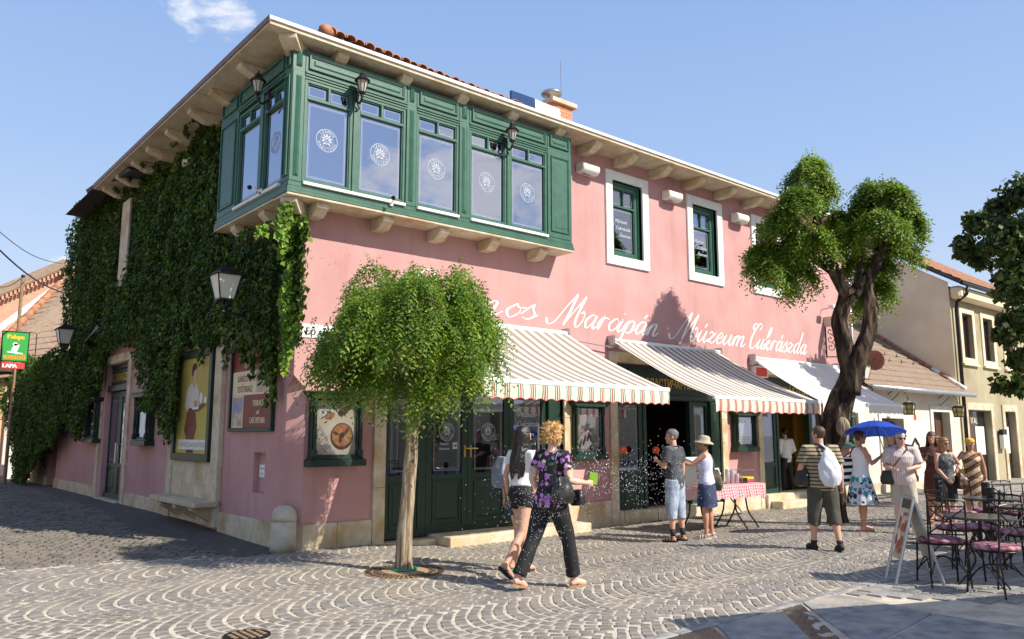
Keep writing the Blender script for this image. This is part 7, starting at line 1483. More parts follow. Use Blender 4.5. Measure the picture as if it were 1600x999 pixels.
    # head
    hr = Matrix.Rotation(radians(g('headyaw', 0)), 3, 'Z') @ Matrix.Rotation(-radians(g('headpitch', 0)), 3, 'X'); nk = J['neck']; hc = nk+lean @ Vector((0, .02*s, 0))+Vector((0, 0, .155*s)); hs = s*1.0; J['head'] = hc
    def hp(x, y, z): return hc+hr @ Vector((x*hs, y*hs, z*hs))
    body.tube([tuple(tp(0, -.015, .50)), tuple(nk+Vector((0, 0, .03*s))), tuple(hp(0, -.012, -.05))], [.062*s, .054*s if not fem else .046*s, .052*s if not fem else .046*s], 12)
    HP = [(-.118, .018, .018, .062), (-.108, .036, .032, .052), (-.09, .048, .052, .036), (-.06, .057, .070, .018), (-.03, .064, .083, .008), (0, .070, .091, .002), (.035, .074, .096, -.004), (.065, .070, .092, -.006), (.09, .056, .074, -.008), (.108, .034, .045, -.008), (.116, .008, .01, -.008)]
    n = 16; vs = []
    for z, a, b, cy in HP: vs += [tuple(hp(a*cos(2*pi*j/n), cy+b*sin(2*pi*j/n), z)) for j in range(n)]
    body.add(vs, [(i*n+j, i*n+(j+1) % n, (i+1)*n+(j+1) % n, (i+1)*n+j) for i in range(len(HP)-1) for j in range(n)]+[tuple(range(n-1, -1, -1)), tuple((len(HP)-1)*n+j for j in range(n))])
    body.tube([tuple(hp(0, .080, .022)), tuple(hp(0, .098, -.012)), tuple(hp(0, .108, -.030)), tuple(hp(0, .092, -.040))], [.008*s, .010*s, .014*s, .009*s], 8)
    body.tube([tuple(hp(-.024, .078, -.064)), tuple(hp(0, .093, -.062)), tuple(hp(.024, .078, -.064))], .009*s, 6); body.tube([tuple(hp(-.018, .078, -.076)), tuple(hp(0, .090, -.076)), tuple(hp(.018, .078, -.076))], .008*s, 6); ell(body, hp(0, .078, -.10), (.02*s, .018*s, .014*s))
    body.tube([tuple(hp(-.05, .072, .022)), tuple(hp(0, .090, .028)), tuple(hp(.05, .072, .022))], .010*s, 6)
    for sx in (-1, 1): q = MB(); q.ball((0, 0, 0), (.010, .019, .032), 8, 6); body.add([tuple(hp(sx*.076+v[0], -.012+v[1], -.014+v[2])) for v in q.v], q.f)
    vox = g('vox', .011); bm_ = remesh(body, vox, 2); bo = attach('body', bm_, g('skin', 'skin'), t)
    # face
    q = MB()
    for sx in (-1, 1): b_ = MB(); b_.ball((0, 0, 0), (.013, .008, .008), 8, 6); q.add([tuple(hp(sx*.030+v[0], .081+v[1], .004+v[2])) for v in b_.v], b_.f)
    q.build('eyes', 'eye_white', t, smooth=True); q = MB()
    for sx in (-1, 1): b_ = MB(); b_.ball((0, 0, 0), (.006, .005, .006), 8, 6); q.add([tuple(hp(sx*.030+v[0], .087+v[1], .004+v[2])) for v in b_.v], b_.f); q.tube([tuple(hp(sx*.014, .090, .024)), tuple(hp(sx*.032, .087, .029)), tuple(hp(sx*.048, .075, .023))], .003*s, 4)
    q.build('irises', 'eye_dark', t); q = MB(); q.tube([tuple(hp(-.02, .085, -.069)), tuple(hp(0, .098, -.069)), tuple(hp(.02, .085, -.069))], .005*s, 6); q.build('lips', 'lip', t)
    if g('glasses'):
        q = MB()
        for sx in (-1, 1): b_ = MB(); b_.ball((0, 0, 0), (.028, .007, .021), 12, 8); q.add([tuple(hp(sx*.033+v[0], .096-abs(v[0]+sx*.01)*.25+v[1], .002+v[2])) for v in b_.v], b_.f); q.tube([tuple(hp(sx*.058, .086, .008)), tuple(hp(sx*.078, .04, .006)), tuple(hp(sx*.080, -.01, .0))], .004*s, 5)
        q.tube([tuple(hp(-.01, .098, .008)), tuple(hp(.01, .098, .008))], .004*s, 4); q.build('sunglasses', g('glasses'), t, smooth=True)
    # hair
    hk, hm = g('hair', ('short', 'hair_brown')); q = MB()
    def cap(inf, zlow, front=-.0, zf=.05):
        n2 = 22; vs2 = []; rr = [(z, a, b, cy) for z, a, b, cy in HP if z > -.1]; lv = []
        for z, a, b, cy in [(-.075, .060, .068, .005)]+rr[2:]:
            for j in range(n2):
                an = 2*pi*j/n2; x, y = cos(an), sin(an); hide = y > .35 and z < zf or z < zlow*(1 if y < .2 else .4); k = -.02 if hide else inf
                vs2.append(tuple(hp((a+k)*x, cy+(b+k)*y, z+(inf if z > .1 else 0))))
            lv.append(z)
        m2 = len(lv); q.add(vs2, [(i*n2+j, i*n2+(j+1) % n2, (i+1)*n2+(j+1) % n2, (i+1)*n2+j) for i in range(m2-1) for j in range(n2)]+[tuple(range(n2-1, -1, -1)), tuple((m2-1)*n2+j for j in range(n2))])
    if hk == 'short': cap(.010, -.055); attach('hair', remesh(q, .009, 1, .003, 60), hm, t)
    elif hk == 'curly':
        cap(.028, -.075, zf=.045)
        for i in range(90): a, b = R_.uniform(0, 2*pi), R_.uniform(-.25, 1.5); 
        for i in range(120):
            a = R_.uniform(0, 2*pi); z = R_.uniform(-.07, .115); k = sqrt(max(.05, 1-(max(0, z-.03)/.1)**2)); y = sin(a)
            if y > .45 and z < .055: continue
            ell(q, hp(.092*k*cos(a), -.006+.108*k*y, z+.012), (.022*s, .022*s, .02*s), n=6, m=5)
        attach('hair', remesh(q, .009, 1, .012, 55), hm, t)
        q = MB()
        for i in range(260):
            a = R_.uniform(0, 2*pi); z = R_.uniform(-.09, .125); k = sqrt(max(.05, 1-(max(0, z-.03)/.105)**2)); y = sin(a)
            if y > .5 and z < .05: continue
            p0 = hp(.10*k*cos(a), -.006+.115*k*y, z+.01); d_ = (p0-hc).normalized()+Vector((R_.uniform(-.6, .6), R_.uniform(-.6, .6), R_.uniform(-.3, .6))); p1 = p0+d_*.022*s; p2 = p1+(d_+Vector((R_.uniform(-1, 1), R_.uniform(-1, 1), -.6)))*.014*s; q.tube([tuple(p0), tuple(p1), tuple(p2)], [.005*s, .004*s, .001*s], 4)
        q.build('hair_strands', hm, t)
    elif hk in ('long', 'bob'):
        cap(.018, -.085, zf=.06); ln = g('hairlen', .45)
        for i in range(26 if hk == 'long' else 16):
            a = pi*(1.0+i/25 if hk == 'long' else 1.0+i/15)+R_.uniform(-.1, .1); a = pi+(a-pi)*1.16-.25; r0 = .078; x0, y0 = r0*cos(a), .095*sin(a)-.004; l_ = ln*R_.uniform(.8, 1.05); p0 = hp(x0, y0, .02); p1 = hp(x0*1.15, y0*1.12, -.10); end = Vector((p1.x*1.0, p1.y, p1.z))+lean @ Vector((0, -.035*s, -l_*s)); p2 = p1.lerp(end, .5)+hr @ Vector((x0*.25, y0*.25-.01, 0))*s; q.tube(smooth_path([tuple(p0), tuple(p1), tuple(p2), tuple(end)], 3), [.022*s]*5+[.019*s, .017*s, .014*s, .010*s, .004*s][:5], 7)
        attach('hair', remesh(q, .011, 2, .004, 50), hm, t)
    # clothes
    def sleeve(mb, k, frac, inf, taper=1.0):
        sx = -1 if k == 'L' else 1; sh, el, wr = J['sh'+k], J['el'+k], J['wr'+k]; f = fat**.5*(.9 if fem else 1); P = [tuple(tp(sx*shw*.55, -.01, .485)), tuple(sh), tuple(sh.lerp(el, min(1, frac)))]; R = [.06*s*f+inf, .060*s*f+inf, .048*s*f+inf*taper]
        if frac > 1: P += [tuple(el.lerp(wr, frac-1))]; R += [.034*s*f+inf]
        mb.tube(P, R, 14)
    top = g('top')
    if top:
        kind, m_ = top; q = MB(); inf = .014*s*g('loose', 1.0); z0 = -.04 if kind != 'crop' else .12
        torso(q, z0 if kind not in ('shirt', 'tee_long') else -.10, .52 if kind in ('tank', 'strapless') else .545 if 0 else .52, inf)
        if fem: [ell(q, tp(sx*.075, .085, .36), (.062*s*fat+inf, .06*s*fat+inf, .062*s+inf)) for sx in (-1, 1)]
        if kind in ('tee', 'crop', 'shirt', 'tee_long'): [sleeve(q, k, g('sleeve', .62), inf*1.1, 1.5) for k in 'LR']
        if kind == 'tank':
            for sx in (-1, 1): q.tube([tuple(tp(sx*.09, -.09, .44)), tuple(tp(sx*.085, -.02, .525)), tuple(tp(sx*.09, .07, .44))], .02*s, 6)
        attach('top', remesh(q, .012, 2, .006, 10, hash(label) % 50), m_, t)
        if g('collar'): q = MB(); q.tube([tuple(tp(.066*cos(a*pi/7), -.005+.066*sin(a*pi/7), .535+.01*(sin(a*pi/7) < 0))) for a in range(15)], .015*s, 6, caps=False); q.build('collar', g('collar'), t, smooth=True)
    bot = g('bottom')
    if bot:
        kind, m_ = bot; q = MB()
        if kind in ('trousers', 'shorts', 'hotpants'):
            inf = (.012 if kind != 'shorts' else .02)*s; torso(q, -.10, .12 if g('highwaist') else .03, inf*.8); fr = {'trousers': 1.93, 'shorts': g('shortlen', .95), 'hotpants': .30}[kind]
            for k in 'LR':
                h, kn, an = J['hip'+k], J['kn'+k], J['an'+k]; f = fat**.6; P = [h+Vector((0, 0, .03*s)), h.lerp(kn, min(1, fr)*.5), h.lerp(kn, min(1, fr))]; R = [.095*s*f+inf, (.080+.0*f)*s*f+inf*1.3, (.090-.032*min(1, fr))*s*f+inf*(1.8 if kind == 'shorts' else 1.4)]
                if fr > 1: P += [kn.lerp(an, .4), kn.lerp(an, fr-1)]; R += [.062*s*f+inf, (.066 if g('flare') else .052)*s+inf]
                q.tube([tuple(p) for p in P], R, 16)
            attach('trousers' if kind == 'trousers' else 'shorts', remesh(q, .013, 2, .008, 9, 7), m_, t)
        else:      # skirt: flared loft
            ln = g('skirtlen', .5); fl = g('skirtflare', .06); nr = 9; n2 = 36; vs = []
            kx = (J['knL']+J['knR'])/2; 
            for i in range(nr):
                u = i/(nr-1); c = tp(0, 0, .06).lerp(Vector((kx.x, kx.y, hipz-ln*s)), u) if 1 else 0; c = Vector((lerp(0, kx.x, u*.8), lerp(0, kx.y, u*.8), hipz+.06*s-(ln+.06)*s*u))
                a, b = (.165*fat+.012+fl*u)*s, (.125*fat**1.2+.012+fl*u)*s
                if u < .25: a, b = a*lerp(.86, 1, u*4), b*lerp(.9, 1, u*4)
                for j in range(n2): an = 2*pi*j/n2; w_ = 1+g('pleat', .05)*u*sin(an*9+1); vs.append((c.x+a*w_*cos(an), c.y+b*w_*sin(an), c.z+.01*u*sin(an*3)))
            q.add(vs, [(i*n2+j, i*n2+(j+1) % n2, (i+1)*n2+(j+1) % n2, (i+1)*n2+j) for i in range(nr-1) for j in range(n2)]+[tuple(range(n2))]); o = q.build('skirt', m_, t, smooth=True, recalc=False)
    # shoes
    sk = g('shoes', ('flipflop', 'sole_black'))
    for k in 'LR':
        an, fd, up = J['an'+k], J['fd'+k], J['up'+k]; he = an-fd*.045*s-up*.082*s; side = fd.cross(up); q = MB()
        n2 = 16; pts = []
        for j in range(n2): a = 2*pi*j/n2; x = .115+.135*cos(a); w_ = .042+.010*cos(a); pts.append(he+fd*(x-.02)*s+side*w_*sin(a)*s)
        th = .022 if sk[0] != 'flipflop' else .014
        q.add([tuple(p-up*.006*s) for p in pts]+[tuple(p+up*th*s) for p in pts], [tuple(range(n2-1, -1, -1)), tuple(range(n2, 2*n2))]+[(j, (j+1) % n2, n2+(j+1) % n2, n2+j) for j in range(n2)]); sh_ = q.build('shoe', sk[1], t)
        q = MB()
        if sk[0] == 'flipflop': q.tube([tuple(he+fd*.06*s+side*.042*s+up*.02*s), tuple(he+fd*.13*s+side*.02*s+up*.062*s), tuple(he+fd*.17*s+up*.045*s), tuple(he+fd*.13*s-side*.02*s+up*.062*s), tuple(he+fd*.06*s-side*.042*s+up*.02*s)], .006*s, 5)
        elif sk[0] == 'sandal':
            for x, z in ((.06, .075), (.11, .07), (.155, .055)): q.tube([tuple(he+fd*x*s+side*.046*s+up*.015*s), tuple(he+fd*x*s+side*.03*s+up*z*s), tuple(he+fd*x*s-side*.03*s+up*z*s), tuple(he+fd*x*s-side*.046*s+up*.015*s)], .010*s, 5)
            q.tube([tuple(he+fd*.06*s+side*.04*s+up*.07*s), tuple(he-fd*.015*s+up*.08*s), tuple(he+fd*.06*s-side*.04*s+up*.07*s)], .009*s, 5)
        else:
            u = MB(); u.tube([tuple(he-fd*.01*s+up*.035*s), tuple(he+fd*.03*s+up*.045*s), tuple(he+fd*.10*s+up*.045*s), tuple(he+fd*.17*s+up*.032*s), tuple(he+fd*.225*s+up*.022*s)], [.034*s, .044*s, .046*s, .042*s, .026*s], 10); u.tube([tuple(he+fd*.04*s+up*.05*s), tuple(he+fd*.04*s+up*.095*s)], [.042*s, .040*s], 10); q = u
        q.build('upper' if sk[0] == 'shoe' else 'strap', g('strap', sk[1]), sh_, smooth=True)
        if g('socks'): a_ = J['kn'+k]; u = MB(); u.tube([tuple(an.lerp(a_, .02)), tuple(an.lerp(a_, g('sockh', .28)))], [.038*s*fat**.5, .043*s*fat**.5], 12); u.build('sock', g('socks'), t, smooth=True)
    J['tp'] = tp; J['hp'] = hp; J['s'] = s; J['t'] = t; J['mat'] = Matrix.Translation(t.location) @ Matrix.Rotation(head, 4, 'Z')
    def world(v): return J['mat'] @ Vector(v)
    J['w'] = world; return J
def head_for(p, q): return atan2(q[1]-p[1], q[0]-p[0])-pi/2      # heading so that local +Y looks from p to q
def rag(c, r, mat, name, label, cat, squash=1, amp=.02, fr=8, vox=.014, extra=None, ax=None):
    q = MB(); a, b, h = r[0]*.8, r[1]*.95, r[2]*.95; q.add([(c[0]+x*a*k, c[1]+y*b*k2, c[2]+z*h) for z, k, k2 in ((-1, .8, .85), (-.5, 1.05, 1.02), (.2, .9, .92), (1, .35, .66)) for x, y in ((-1, -1), (1, -1), (1, 1), (-1, 1))], [(3, 2, 1, 0), (12, 13, 14, 15)]+[(i*4+j, i*4+(j+1) % 4, i*4+4+(j+1) % 4, i*4+4+j) for i in range(3) for j in range(4)])
    if ax: M = Matrix.Rotation(ax, 3, 'Z'); q.v = [tuple(Vector(c)+M @ (Vector(v)-Vector(c))) for v in q.v]
    me = remesh(q, vox, 3, amp*.6, fr); o = attach(name, me, mat, None); tag(o, label, cat); return o
def strap(P, r, mat, parent): q = MB(); q.tube(smooth_path([tuple(p) for p in P], 4), r, 6); o = q.build('strap', mat, None, smooth=True); o.parent = parent; return o
# walking direction of the two women: along the facade to the right
A1 = person('young woman with long black hair, white t-shirt and black shorts walking right', (1.31, -3.54), radians(-82), 1.75,
    dict(fem=True, skin='skin', vox=.009, fat=.98, hair=('long', 'hair_black'), hairlen=.42, top=('crop', 'tee_white'), sleeve=.5, bottom=('hotpants', 'dot_black'), highwaist=True, legs={'L': (22, 2, 6), 'R': (-14, 2, -42)}, footpitch={'R': 38}, arms={'L': ((-12, 10), (20, 2)), 'R': ((10, 14), (55, -25))}, lean=4, headyaw=-12, shoes=('flipflop', 'sole_black')))
A2 = person('blonde woman in purple floral top and black trousers walking right past the fountain', (1.02, -4.36), radians(-86), 1.77,
    dict(fem=True, fat=1.14, skin='skin_pale', vox=.009, hair=('curly', 'hair_blonde'), top=('tee_long', 'floral_print'), sleeve=.55, loose=1.3, bottom=('trousers', 'dot_black'), flare=True, legs={'L': (-20, 4, -30), 'R': (22, 3, 10)}, footpitch={'L': 15}, arms={'L': ((-8, 14), (35, -8)), 'R': ((12, 12), (88, 6))}, curl={'R': .9}, lean=5, headyaw=-8, glasses='lens_black', shoes=('flipflop', 'strap_tan')))
A3 = person('woman in orange top half hidden behind the black haired young woman', (1.60, -3.15), radians(-82), 1.62,
    dict(fem=True, hair=('long', 'hair_brown'), hairlen=.2, top=('tee', 'orange_cloth'), bottom=('shorts', 'denim_dark'), shortlen=.5, legs={'L': (14, 2, 4), 'R': (-12, 2, -20)}, footpitch={'R': 12}, arms={'L': ((-10, 12), (10, 4)), 'R': ((10, 8), (25, 0))}, shoes=('flipflop', 'flop_green')))
A4 = person('grey haired man in dark grey polo shirt and pale denim shorts looking into the shop', (5.58, -2.48), radians(12), 1.79,
    dict(hair=('short', 'hair_grey'), skin='skin', top=('shirt', 'polo_grey'), collar='navy_cloth', sleeve=.72, loose=1.5, fat=1.03, bottom=('shorts', 'denim_light'), shortlen=1.05, legs={'L': (2, 3, -2), 'R': (-3, 3, -5)}, arms={'L': ((12, 10), (120, -30)), 'R': ((-6, 10), (10, 6))}, headyaw=22, socks='cloth_black', shoes=('sandal', 'sole_black'), strap='leather_black'))
A5 = person('woman in khaki sun hat and denim skirt reaching towards the shop window', (6.25, -2.62), radians(28), 1.66,
    dict(fem=True, fat=1.08, skin='skin_tan', hair=('short', 'hair_brown'), top=('tank', 'lilac_cloth'), bottom=('skirt', 'denim_dark'), skirtlen=.40, skirtflare=.03, pleat=.02, arms={'L': ((55, 10), (105, -4)), 'R': ((-4, 8), (20, 2))}, headpitch=-8, legs={'L': (3, 3, -1), 'R': (-2, 3, -4)}, shoes=('sandal', 'shoe_white')))
A6 = person('stout man in brown striped shirt and dark shorts walking away with a white sack bag', (5.91, -4.87), radians(-34), 1.74,
    dict(fat=1.22, skin='skin', hair=('short', 'hair_brown'), top=('shirt', 'shirt_stripe'), sleeve=.80, loose=1.6, bottom=('shorts', 'khaki_dark'), shortlen=1.02, legs={'L': (8, 3, 4), 'R': (-6, 4, -16)}, footpitch={'R': 10}, arms={'L': ((14, 16), (50, -12)), 'R': ((-8, 14), (12, 8))}, headyaw=25, socks='cloth_black', sockh=.12, shoes=('shoe', 'sole_black'), vox=.010))
A7 = person('woman in white top and teal patterned skirt under the blue umbrella', (8.54, -4.15), radians(-128), 1.68,
    dict(fem=True, fat=1.10, skin='skin_tan', hair=('short', 'hair_brown'), glasses='lens_black', top=('tank', 'tee_white'), bottom=('skirt', 'skirt_print'), skirtlen=.46, skirtflare=.10, pleat=.08, legs={'L': (5, 2, 2), 'R': (-2, 2, -4)}, arms={'L': ((10, 6), (30, -5)), 'R': ((25, 10), (125, -12))}, curl={'R': .9}, shoes=('flipflop', 'flop_pink')))
A8 = person('white haired man in pale striped short sleeved shirt and beige shorts facing the camera', (8.74, -4.78), radians(112), 1.66,
    dict(fat=1.18, skin='skin_pale', hair=('short', 'hair_white'), glasses='lens_black', top=('shirt', 'shirt_pin'), sleeve=.85, loose=1.7, bottom=('shorts', 'khaki_light'), shortlen=1.0, arms={'L': ((10, 16), (82, -32)), 'R': ((10, 16), (78, -30))}, curl={'L': .8, 'R': .8}, headyaw=28, shoes=('shoe', 'shoe_white')))
A9 = person('man in navy t-shirt mostly hidden behind the white haired man', (10.05, -4.20), radians(150), 1.70, dict(skin='skin_tan', hair=('short', 'hair_black'), glasses='lens_black', top=('tee', 'navy_cloth'), bottom=('shorts', 'khaki_dark'), vox=.013))
A10 = person('dark haired woman in brown dress holding a black camera', (10.55, -4.56), radians(104), 1.66, dict(fem=True, skin='skin_tan', hair=('long', 'hair_brown'), hairlen=.12, top=('tee', 'brown_dress'), bottom=('skirt', 'brown_dress'), skirtlen=.36, skirtflare=.03, arms={'L': ((20, 10), (110, -25)), 'R': ((25, 10), (115, -30))}, curl={'L': .9, 'R': .9}, legs={'L': (4, 3, -2), 'R': (-6, 3, -10)}, shoes=('sandal', 'strap_tan'), vox=.012))
A11 = person('person with dark hair standing behind the woman in brown dress', (11.1, -4.42), radians(95), 1.60, dict(fem=True, skin='skin_tan', hair=('bob', 'hair_black'), hairlen=.1, top=('tee', 'cloth_black'), bottom=('shorts', 'cloth_black'), vox=.014))
A12 = person('auburn haired woman in grey tank top and black capri trousers, hand on hip', (10.03, -4.95), radians(146), 1.56, dict(fem=True, fat=1.06, skin='skin', hair=('bob', 'hair_red'), hairlen=.12, glasses='lens_black', top=('tank', 'tank_print'), bottom=('shorts', 'dot_black'), shortlen=1.0, arms={'L': ((-12, 42), (20, -38)), 'R': ((10, 8), (40, -20))}, shoes=('sandal', 'strap_tan'), vox=.011, headyaw=15))
A13 = person('woman in yellow cap and brown diagonal striped dress touching her face', (11.49, -4.87), radians(104), 1.54, dict(fem=True, fat=1.16, skin='skin_tan', hair=('short', 'hair_blonde'), glasses='eye_white', top=('strapless', 'dress_diag'), bottom=('skirt', 'dress_diag'), skirtlen=.50, skirtflare=.0, pleat=.01, arms={'L': ((-4, 12), (6, 5)), 'R': ((40, 26), (150, -28))}, headyaw=25, curl={'R': .8}, shoes=('sandal', 'strap_tan'), vox=.011))
A14 = person('waiter in white shirt and black trousers standing inside the yellow doorway', (RY(1229, 730, .5).x, -.02), radians(-20), 1.66, dict(skin='skin', hair=('short', 'hair_black'), top=('shirt', 'tee_white'), sleeve=1.5, bottom=('trousers', 'cloth_black'), arms={'L': ((0, 10), (40, -10)), 'R': ((-10, 10), (60, -15))}, shoes=('shoe', 'sole_black'), vox=.013)); A14['t'].location.z = .10; A14['t'].location.y = .5
# ---- what they carry
w = A2['w']; tp = A2['tp']; s = A2['s']
t = thing('shoulder_bag', 'black leather shoulder bag on the blonde woman back', 'bag', tuple(w(tp(.22, -.05, .13)))); o = rag((0, 0, 0), (.08, .13, .15), 'leather_black', 'body', '', '', amp=.03, ax=radians(-86)); del o['label']; del o['category']; o.parent = t
base_ = Vector(t.location); strap([Vector(w(tp(.16, -.10, .18)))-base_, Vector(w(tp(.155, -.125, .42)))-base_, Vector(w(tp(.13, -.02, .545)))-base_, Vector(w(tp(.17, .10, .42)))-base_, Vector(w(tp(.19, .06, .18)))-base_], .014, 'leather_black', t); strap([Vector(w(tp(.22, .06, .14)))-base_, Vector(w(tp(.24, .02, .26)))-base_, Vector(w(tp(.24, -.06, .14)))-base_], .008, 'leather_black', t)
o = rag(tuple(w(tp(.25, .17, .06))), (.06, .09, .09), 'leather_black', 'small_bag', 'small black bag hanging at the blonde woman hip', 'bag', amp=.02)
hd = Vector(w(A2['handR'])); t = thing('green_card', 'bright green card held by the blonde woman', 'card', tuple(hd+Vector((.01, 0, .05)))); PM('card_green', (.30, .62, .04), None, rough=.5); o = MB().box(-.045, .045, -.004, .004, -.06, .07).build('card', 'card_green', t); o.rotation_euler = (.15, .1, -.7)
o = rag(tuple(Vector(A3['w'](A3['tp'](-.10, -.20, .34)))), (.15, .12, .20), 'grey_cloth', 'backpack', 'grey backpack on the half hidden woman', 'bag', amp=.02)
w = A5['w']; tp = A5['tp']; t = thing('canvas_bag', 'olive canvas shoulder bag on the woman in the khaki hat', 'bag', tuple(w(tp(.20, -.08, .06)))); o = rag((0, 0, 0), (.13, .17, .19), 'olive_canvas', 'body', '', '', amp=.035, ax=radians(28)); del o['label']; del o['category']; o.parent = t; base_ = Vector(t.location); strap([Vector(w(tp(.18, -.12, .2)))-base_, Vector(w(tp(.14, -.11, .42)))-base_, Vector(w(tp(.12, -.01, .54)))-base_, Vector(w(tp(.17, .10, .40)))-base_, Vector(w(tp(.21, .02, .2)))-base_], .017, 'olive_canvas', t)
hp = A5['hp']; q = MB(); q.v = []; prof = [(.165, .005), (.15, .025), (.10, .05), (.095, .10), (.075, .135), (.02, .145)]; n2 = 24
q.add([tuple(w(hp(r*cos(2*pi*j/n2)*(1+.03*sin(j*2)), -.005+r*1.08*sin(2*pi*j/n2), z+.0)-Vector((0, 0, 0)))) for r, z in prof for j in range(n2)], [(i*n2+j, i*n2+(j+1) % n2, (i+1)*n2+(j+1) % n2, (i+1)*n2+j) for i in range(len(prof)-1) for j in range(n2)]+[tuple((len(prof)-1)*n2+j for j in range(n2))]); o = q.build('sun_hat', 'hat_khaki', None, smooth=True, recalc=False); tag(o, 'khaki brimmed sun hat on the woman by the shop', 'hat')
w = A13['w']; hp = A13['hp']; q = MB(); prof = [(.088, .02), (.094, .05), (.09, .09), (.065, .12), (.02, .135)]; q.add([tuple(w(hp(r*cos(2*pi*j/n2), -.005+r*1.2*sin(2*pi*j/n2), z))) for r, z in prof for j in range(n2)], [(i*n2+j, i*n2+(j+1) % n2, (i+1)*n2+(j+1) % n2, (i+1)*n2+j) for i in range(len(prof)-1) for j in range(n2)]+[tuple((len(prof)-1)*n2+j for j in range(n2))]); q.add([tuple(w(hp(a, b, c))) for a, b, c in ((-.07, .08, .035), (.07, .08, .035), (.055, .15, .022), (-.055, .15, .022), (-.07, .08, .045), (.07, .08, .045), (.055, .15, .03), (-.055, .15, .03))], [(0, 1, 2, 3), (4, 5, 6, 7), (2, 3, 7, 6), (0, 3, 7, 4), (1, 2, 6, 5)]); o = q.build('peaked_hat', 'cap_yellow', None, smooth=True, recalc=False); tag(o, 'yellow peaked cap on the woman in the striped dress', 'hat')
o = rag(tuple(w(A13['tp'](.19, .08, .08))), (.09, .07, .09), 'cap_yellow', 'yellow_bag', 'small yellow shoulder bag at the hip of the capped woman', 'bag', amp=.015); q = MB(); q.tube(smooth_path([tuple(w(A13['tp'](.19, .08, .14))), tuple(w(A13['tp'](.10, .13, .36))), tuple(w(A13['tp'](-.10, .02, .53))), tuple(w(A13['tp'](.0, -.14, .40))), tuple(w(A13['tp'](.18, -.02, .14)))], 4), .008, 5); s_ = q.build('strap', 'cap_yellow', None); s_.parent = o
w = A6['w']; tp = A6['tp']; t = thing('drawstring_bag', 'white drawstring sack slung on the stout man back', 'bag', tuple(w(tp(.0, -.26, .22)))); q = MB(); q.lathe([(.02, -.26), (.11, -.24), (.165, -.12), (.16, .02), (.12, .15), (.05, .25), (.02, .30)], (0, 0, 0), 20); q.v = [(a, b*.55, c) for a, b, c in q.v]; me = remesh(q, .014, 1, .02, 9); o = attach('body', me, 'bag_white', t); o.rotation_euler = (.1, -.16, radians(-34))
base_ = Vector(t.location); strap([Vector((0, 0, .24)), Vector(w(tp(-.02, -.17, .50)))-base_, Vector(w(tp(-.10, -.04, .57)))-base_, Vector(w(tp(-.14, .12, .42)))-base_, Vector(w(tp(-.20, .05, .1)))-base_], .014, 'leather_black', t); strap([Vector((0.02, 0, .24)), Vector(w(tp(.04, -.18, .47)))-base_, Vector(w(tp(-.03, -.08, .57)))-base_], .016, 'bag_white', t)
o = rag(tuple(w(tp(-.25, .06, .08))), (.09, .12, .12), 'leather_black', 'black_jacket', 'black bundle held at the stout man left side', 'jacket', amp=.03)
w = A7['w']; tp = A7['tp']; t = thing('striped_beach_bag', 'large black and white striped beach bag', 'bag', tuple(w(tp(-.16, -.22, .08)))); q = MB(); q.add([(-.10, -.26, .22), (.10, -.26, .22), (.10, .26, .22), (-.10, .26, .22), (-.07, -.20, -.22), (.07, -.20, -.22), (.07, .20, -.22), (-.07, .20, -.22)], [(0, 1, 2, 3), (7, 6, 5, 4), (0, 4, 5, 1), (1, 5, 6, 2), (2, 6, 7, 3), (3, 7, 4, 0)]); me = remesh(q, .02, 2, .02, 6); o = attach('body', me, 'bag_stripe', t); o.rotation_euler = (.25, 0, radians(-128))
base_ = Vector(t.location); strap([Vector((0, -.1, .2)), Vector(w(tp(-.13, -.08, .5)))-base_, Vector(w(tp(-.15, .02, .53)))-base_, Vector((.05, .1, .2))], .012, 'leather_black', t)
hd = Vector(w(A7['handR'])); ctr = Vector(RY(1367, 660, -4.25)); ctr = D(1366, 658, (hd-CAM).dot(_F)); t = thing('blue_umbrella', 'open bright blue umbrella held by the woman in the teal skirt', 'umbrella', tuple(ctr)); n2 = 8; RR = .51; q = MB(); vs = [(0, 0, .0)]; tilt = Matrix.Rotation(radians(9), 3, 'Y') @ Matrix.Rotation(radians(-5), 3, 'X')
for i in range(1, 5):
    for j in range(n2*3):
        a = 2*pi*j/(n2*3); sc = 1-.05*abs(sin(a*n2/2))*(i/4)**2; r = RR*i/4*sc; vs.append(tuple(tilt @ Vector((r*cos(a), r*sin(a), -.20*(i/4)**1.8+.02*abs(sin(a*n2/2))*(i/4)**2))))
q.add(vs, [(0, 1+j, 1+(j+1) % 24) for j in range(24)]+[(1+i*24+j, 1+(i+1)*24+j, 1+(i+1)*24+(j+1) % 24, 1+i*24+(j+1) % 24) for i in range(3) for j in range(24)]); q.build('canopy', 'umbrella_blue', t, recalc=False)
for j in range(8): a = 2*pi*j/8; MB().tube([tuple(tilt @ Vector((.0, 0, -.03))), tuple(tilt @ Vector((RR*.5*cos(a), RR*.5*sin(a), -.075))), tuple(tilt @ Vector((RR*cos(a), RR*sin(a), -.21)))], .004, 4).build('rib', 'grey_metal', t)
MB().tube([tuple(hd-ctr-Vector((0, 0, .12))), tuple(hd-ctr), (0, 0, 0), tuple(tilt @ Vector((0, 0, .05)))], .007, 6).build('shaft', 'dark_metal', t)
w = A8['w']; tp = A8['tp']; o = rag(tuple(w(tp(.24, .04, .02))), (.08, .12, .12), 'leather_black', 'camera_bag', 'black shoulder bag at the hip of the white haired man', 'bag', amp=.02); q = MB(); q.tube(smooth_path([tuple(w(tp(.21, .06, .1))), tuple(w(tp(.08, .185, .3))), tuple(w(tp(-.08, .10, .5))), tuple(w(tp(-.10, -.02, .56)))], 4), .009, 5); s_ = q.build('strap', 'leather_black', None); s_.parent = o
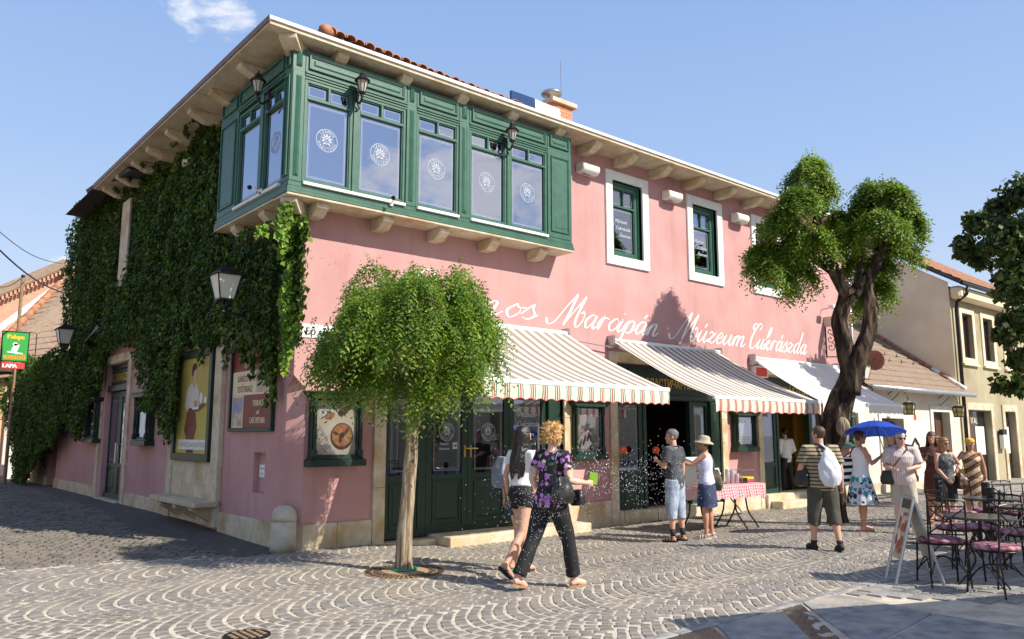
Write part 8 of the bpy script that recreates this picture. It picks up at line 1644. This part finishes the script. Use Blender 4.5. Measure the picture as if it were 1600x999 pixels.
w = A10['w']; hd = (Vector(w(A10['handL']))+Vector(w(A10['handR'])))/2; t = thing('camera', 'black camera held by the woman in the brown dress', 'camera', tuple(hd)); MB().box(-.07, .07, -.03, .03, -.045, .045).build('body', 'leather_black', t, bev=.01); MB().tube([(0, -.03, 0), (0, -.09, 0)], .032, 12).build('lens', 'leather_black', t)
w = A12['w']; tp = A12['tp']; t = thing('brown_handbag', 'large dark brown handbag at the hip of the woman in the grey tank top', 'bag', tuple(w(tp(-.26, .0, -.02)))); o = rag((0, 0, 0), (.12, .20, .15), 'leather_brown', 'body', '', '', amp=.035, ax=radians(146)); del o['label']; del o['category']; o.parent = t; base_ = Vector(t.location); strap([Vector((0, -.1, .12)), Vector(w(tp(-.20, .0, .30)))-base_, Vector((0, .1, .12))], .010, 'leather_brown', t)
# ---- airborne water drops of the ground fountain
PM('water_drop', (.85, .87, .90), None, rough=.12, spec=.9)
q = MB(); ico = [(0, 0, 1), (.94, 0, -.33), (-.47, .82, -.33), (-.47, -.82, -.33)]; icf = [(0, 1, 2), (0, 2, 3), (0, 3, 1), (1, 3, 2)]; octv = [(1, 0, 0), (-1, 0, 0), (0, 1, 0), (0, -1, 0), (0, 0, 1), (0, 0, -1)]; octf = [(0, 2, 4), (2, 1, 4), (1, 3, 4), (3, 0, 4), (2, 0, 5), (1, 2, 5), (3, 1, 5), (0, 3, 5)]
def drops(cx, cy, n, sx, zc, zs, r0, r1, dy=.25):
    for i in range(n):
        a = R_.gauss(0, 1); x = cx+sx*.65*a; y = cy-sx*.55*a+R_.gauss(0, dy); z = abs(R_.gauss(zc, zs))+.01; r = R_.uniform(r0, r1)
        q.add([(x+r*v[0], y+r*v[1], z+r*v[2]*R_.uniform(1, 1.5)) for v in octv], octf)
c = G(835, 905); drops(.62, -4.62, 480, .22, .78, .30, .0022, .0044, .12); c2 = D(915, 740, 10); drops(c2.x, c2.y, 240, .35, c2.z-.0, .17, .004, .008, .2); c3 = D(1000, 745, 11.2); drops(c3.x, c3.y, 620, .55, c3.z-.05, .24, .0028, .006, .3); c4_ = D(800, 800, 9); drops(c4_.x, c4_.y, 110, .3, c4_.z, .25, .003, .006, .15)
o = q.build('water_drops', 'water_drop', None, smooth=True, recalc=False); tag(o, 'cloud of airborne white water drops splashing round the two walking women and the shop door', 'water spray', kind='stuff')
bpy.data.scenes.remove(TSC)
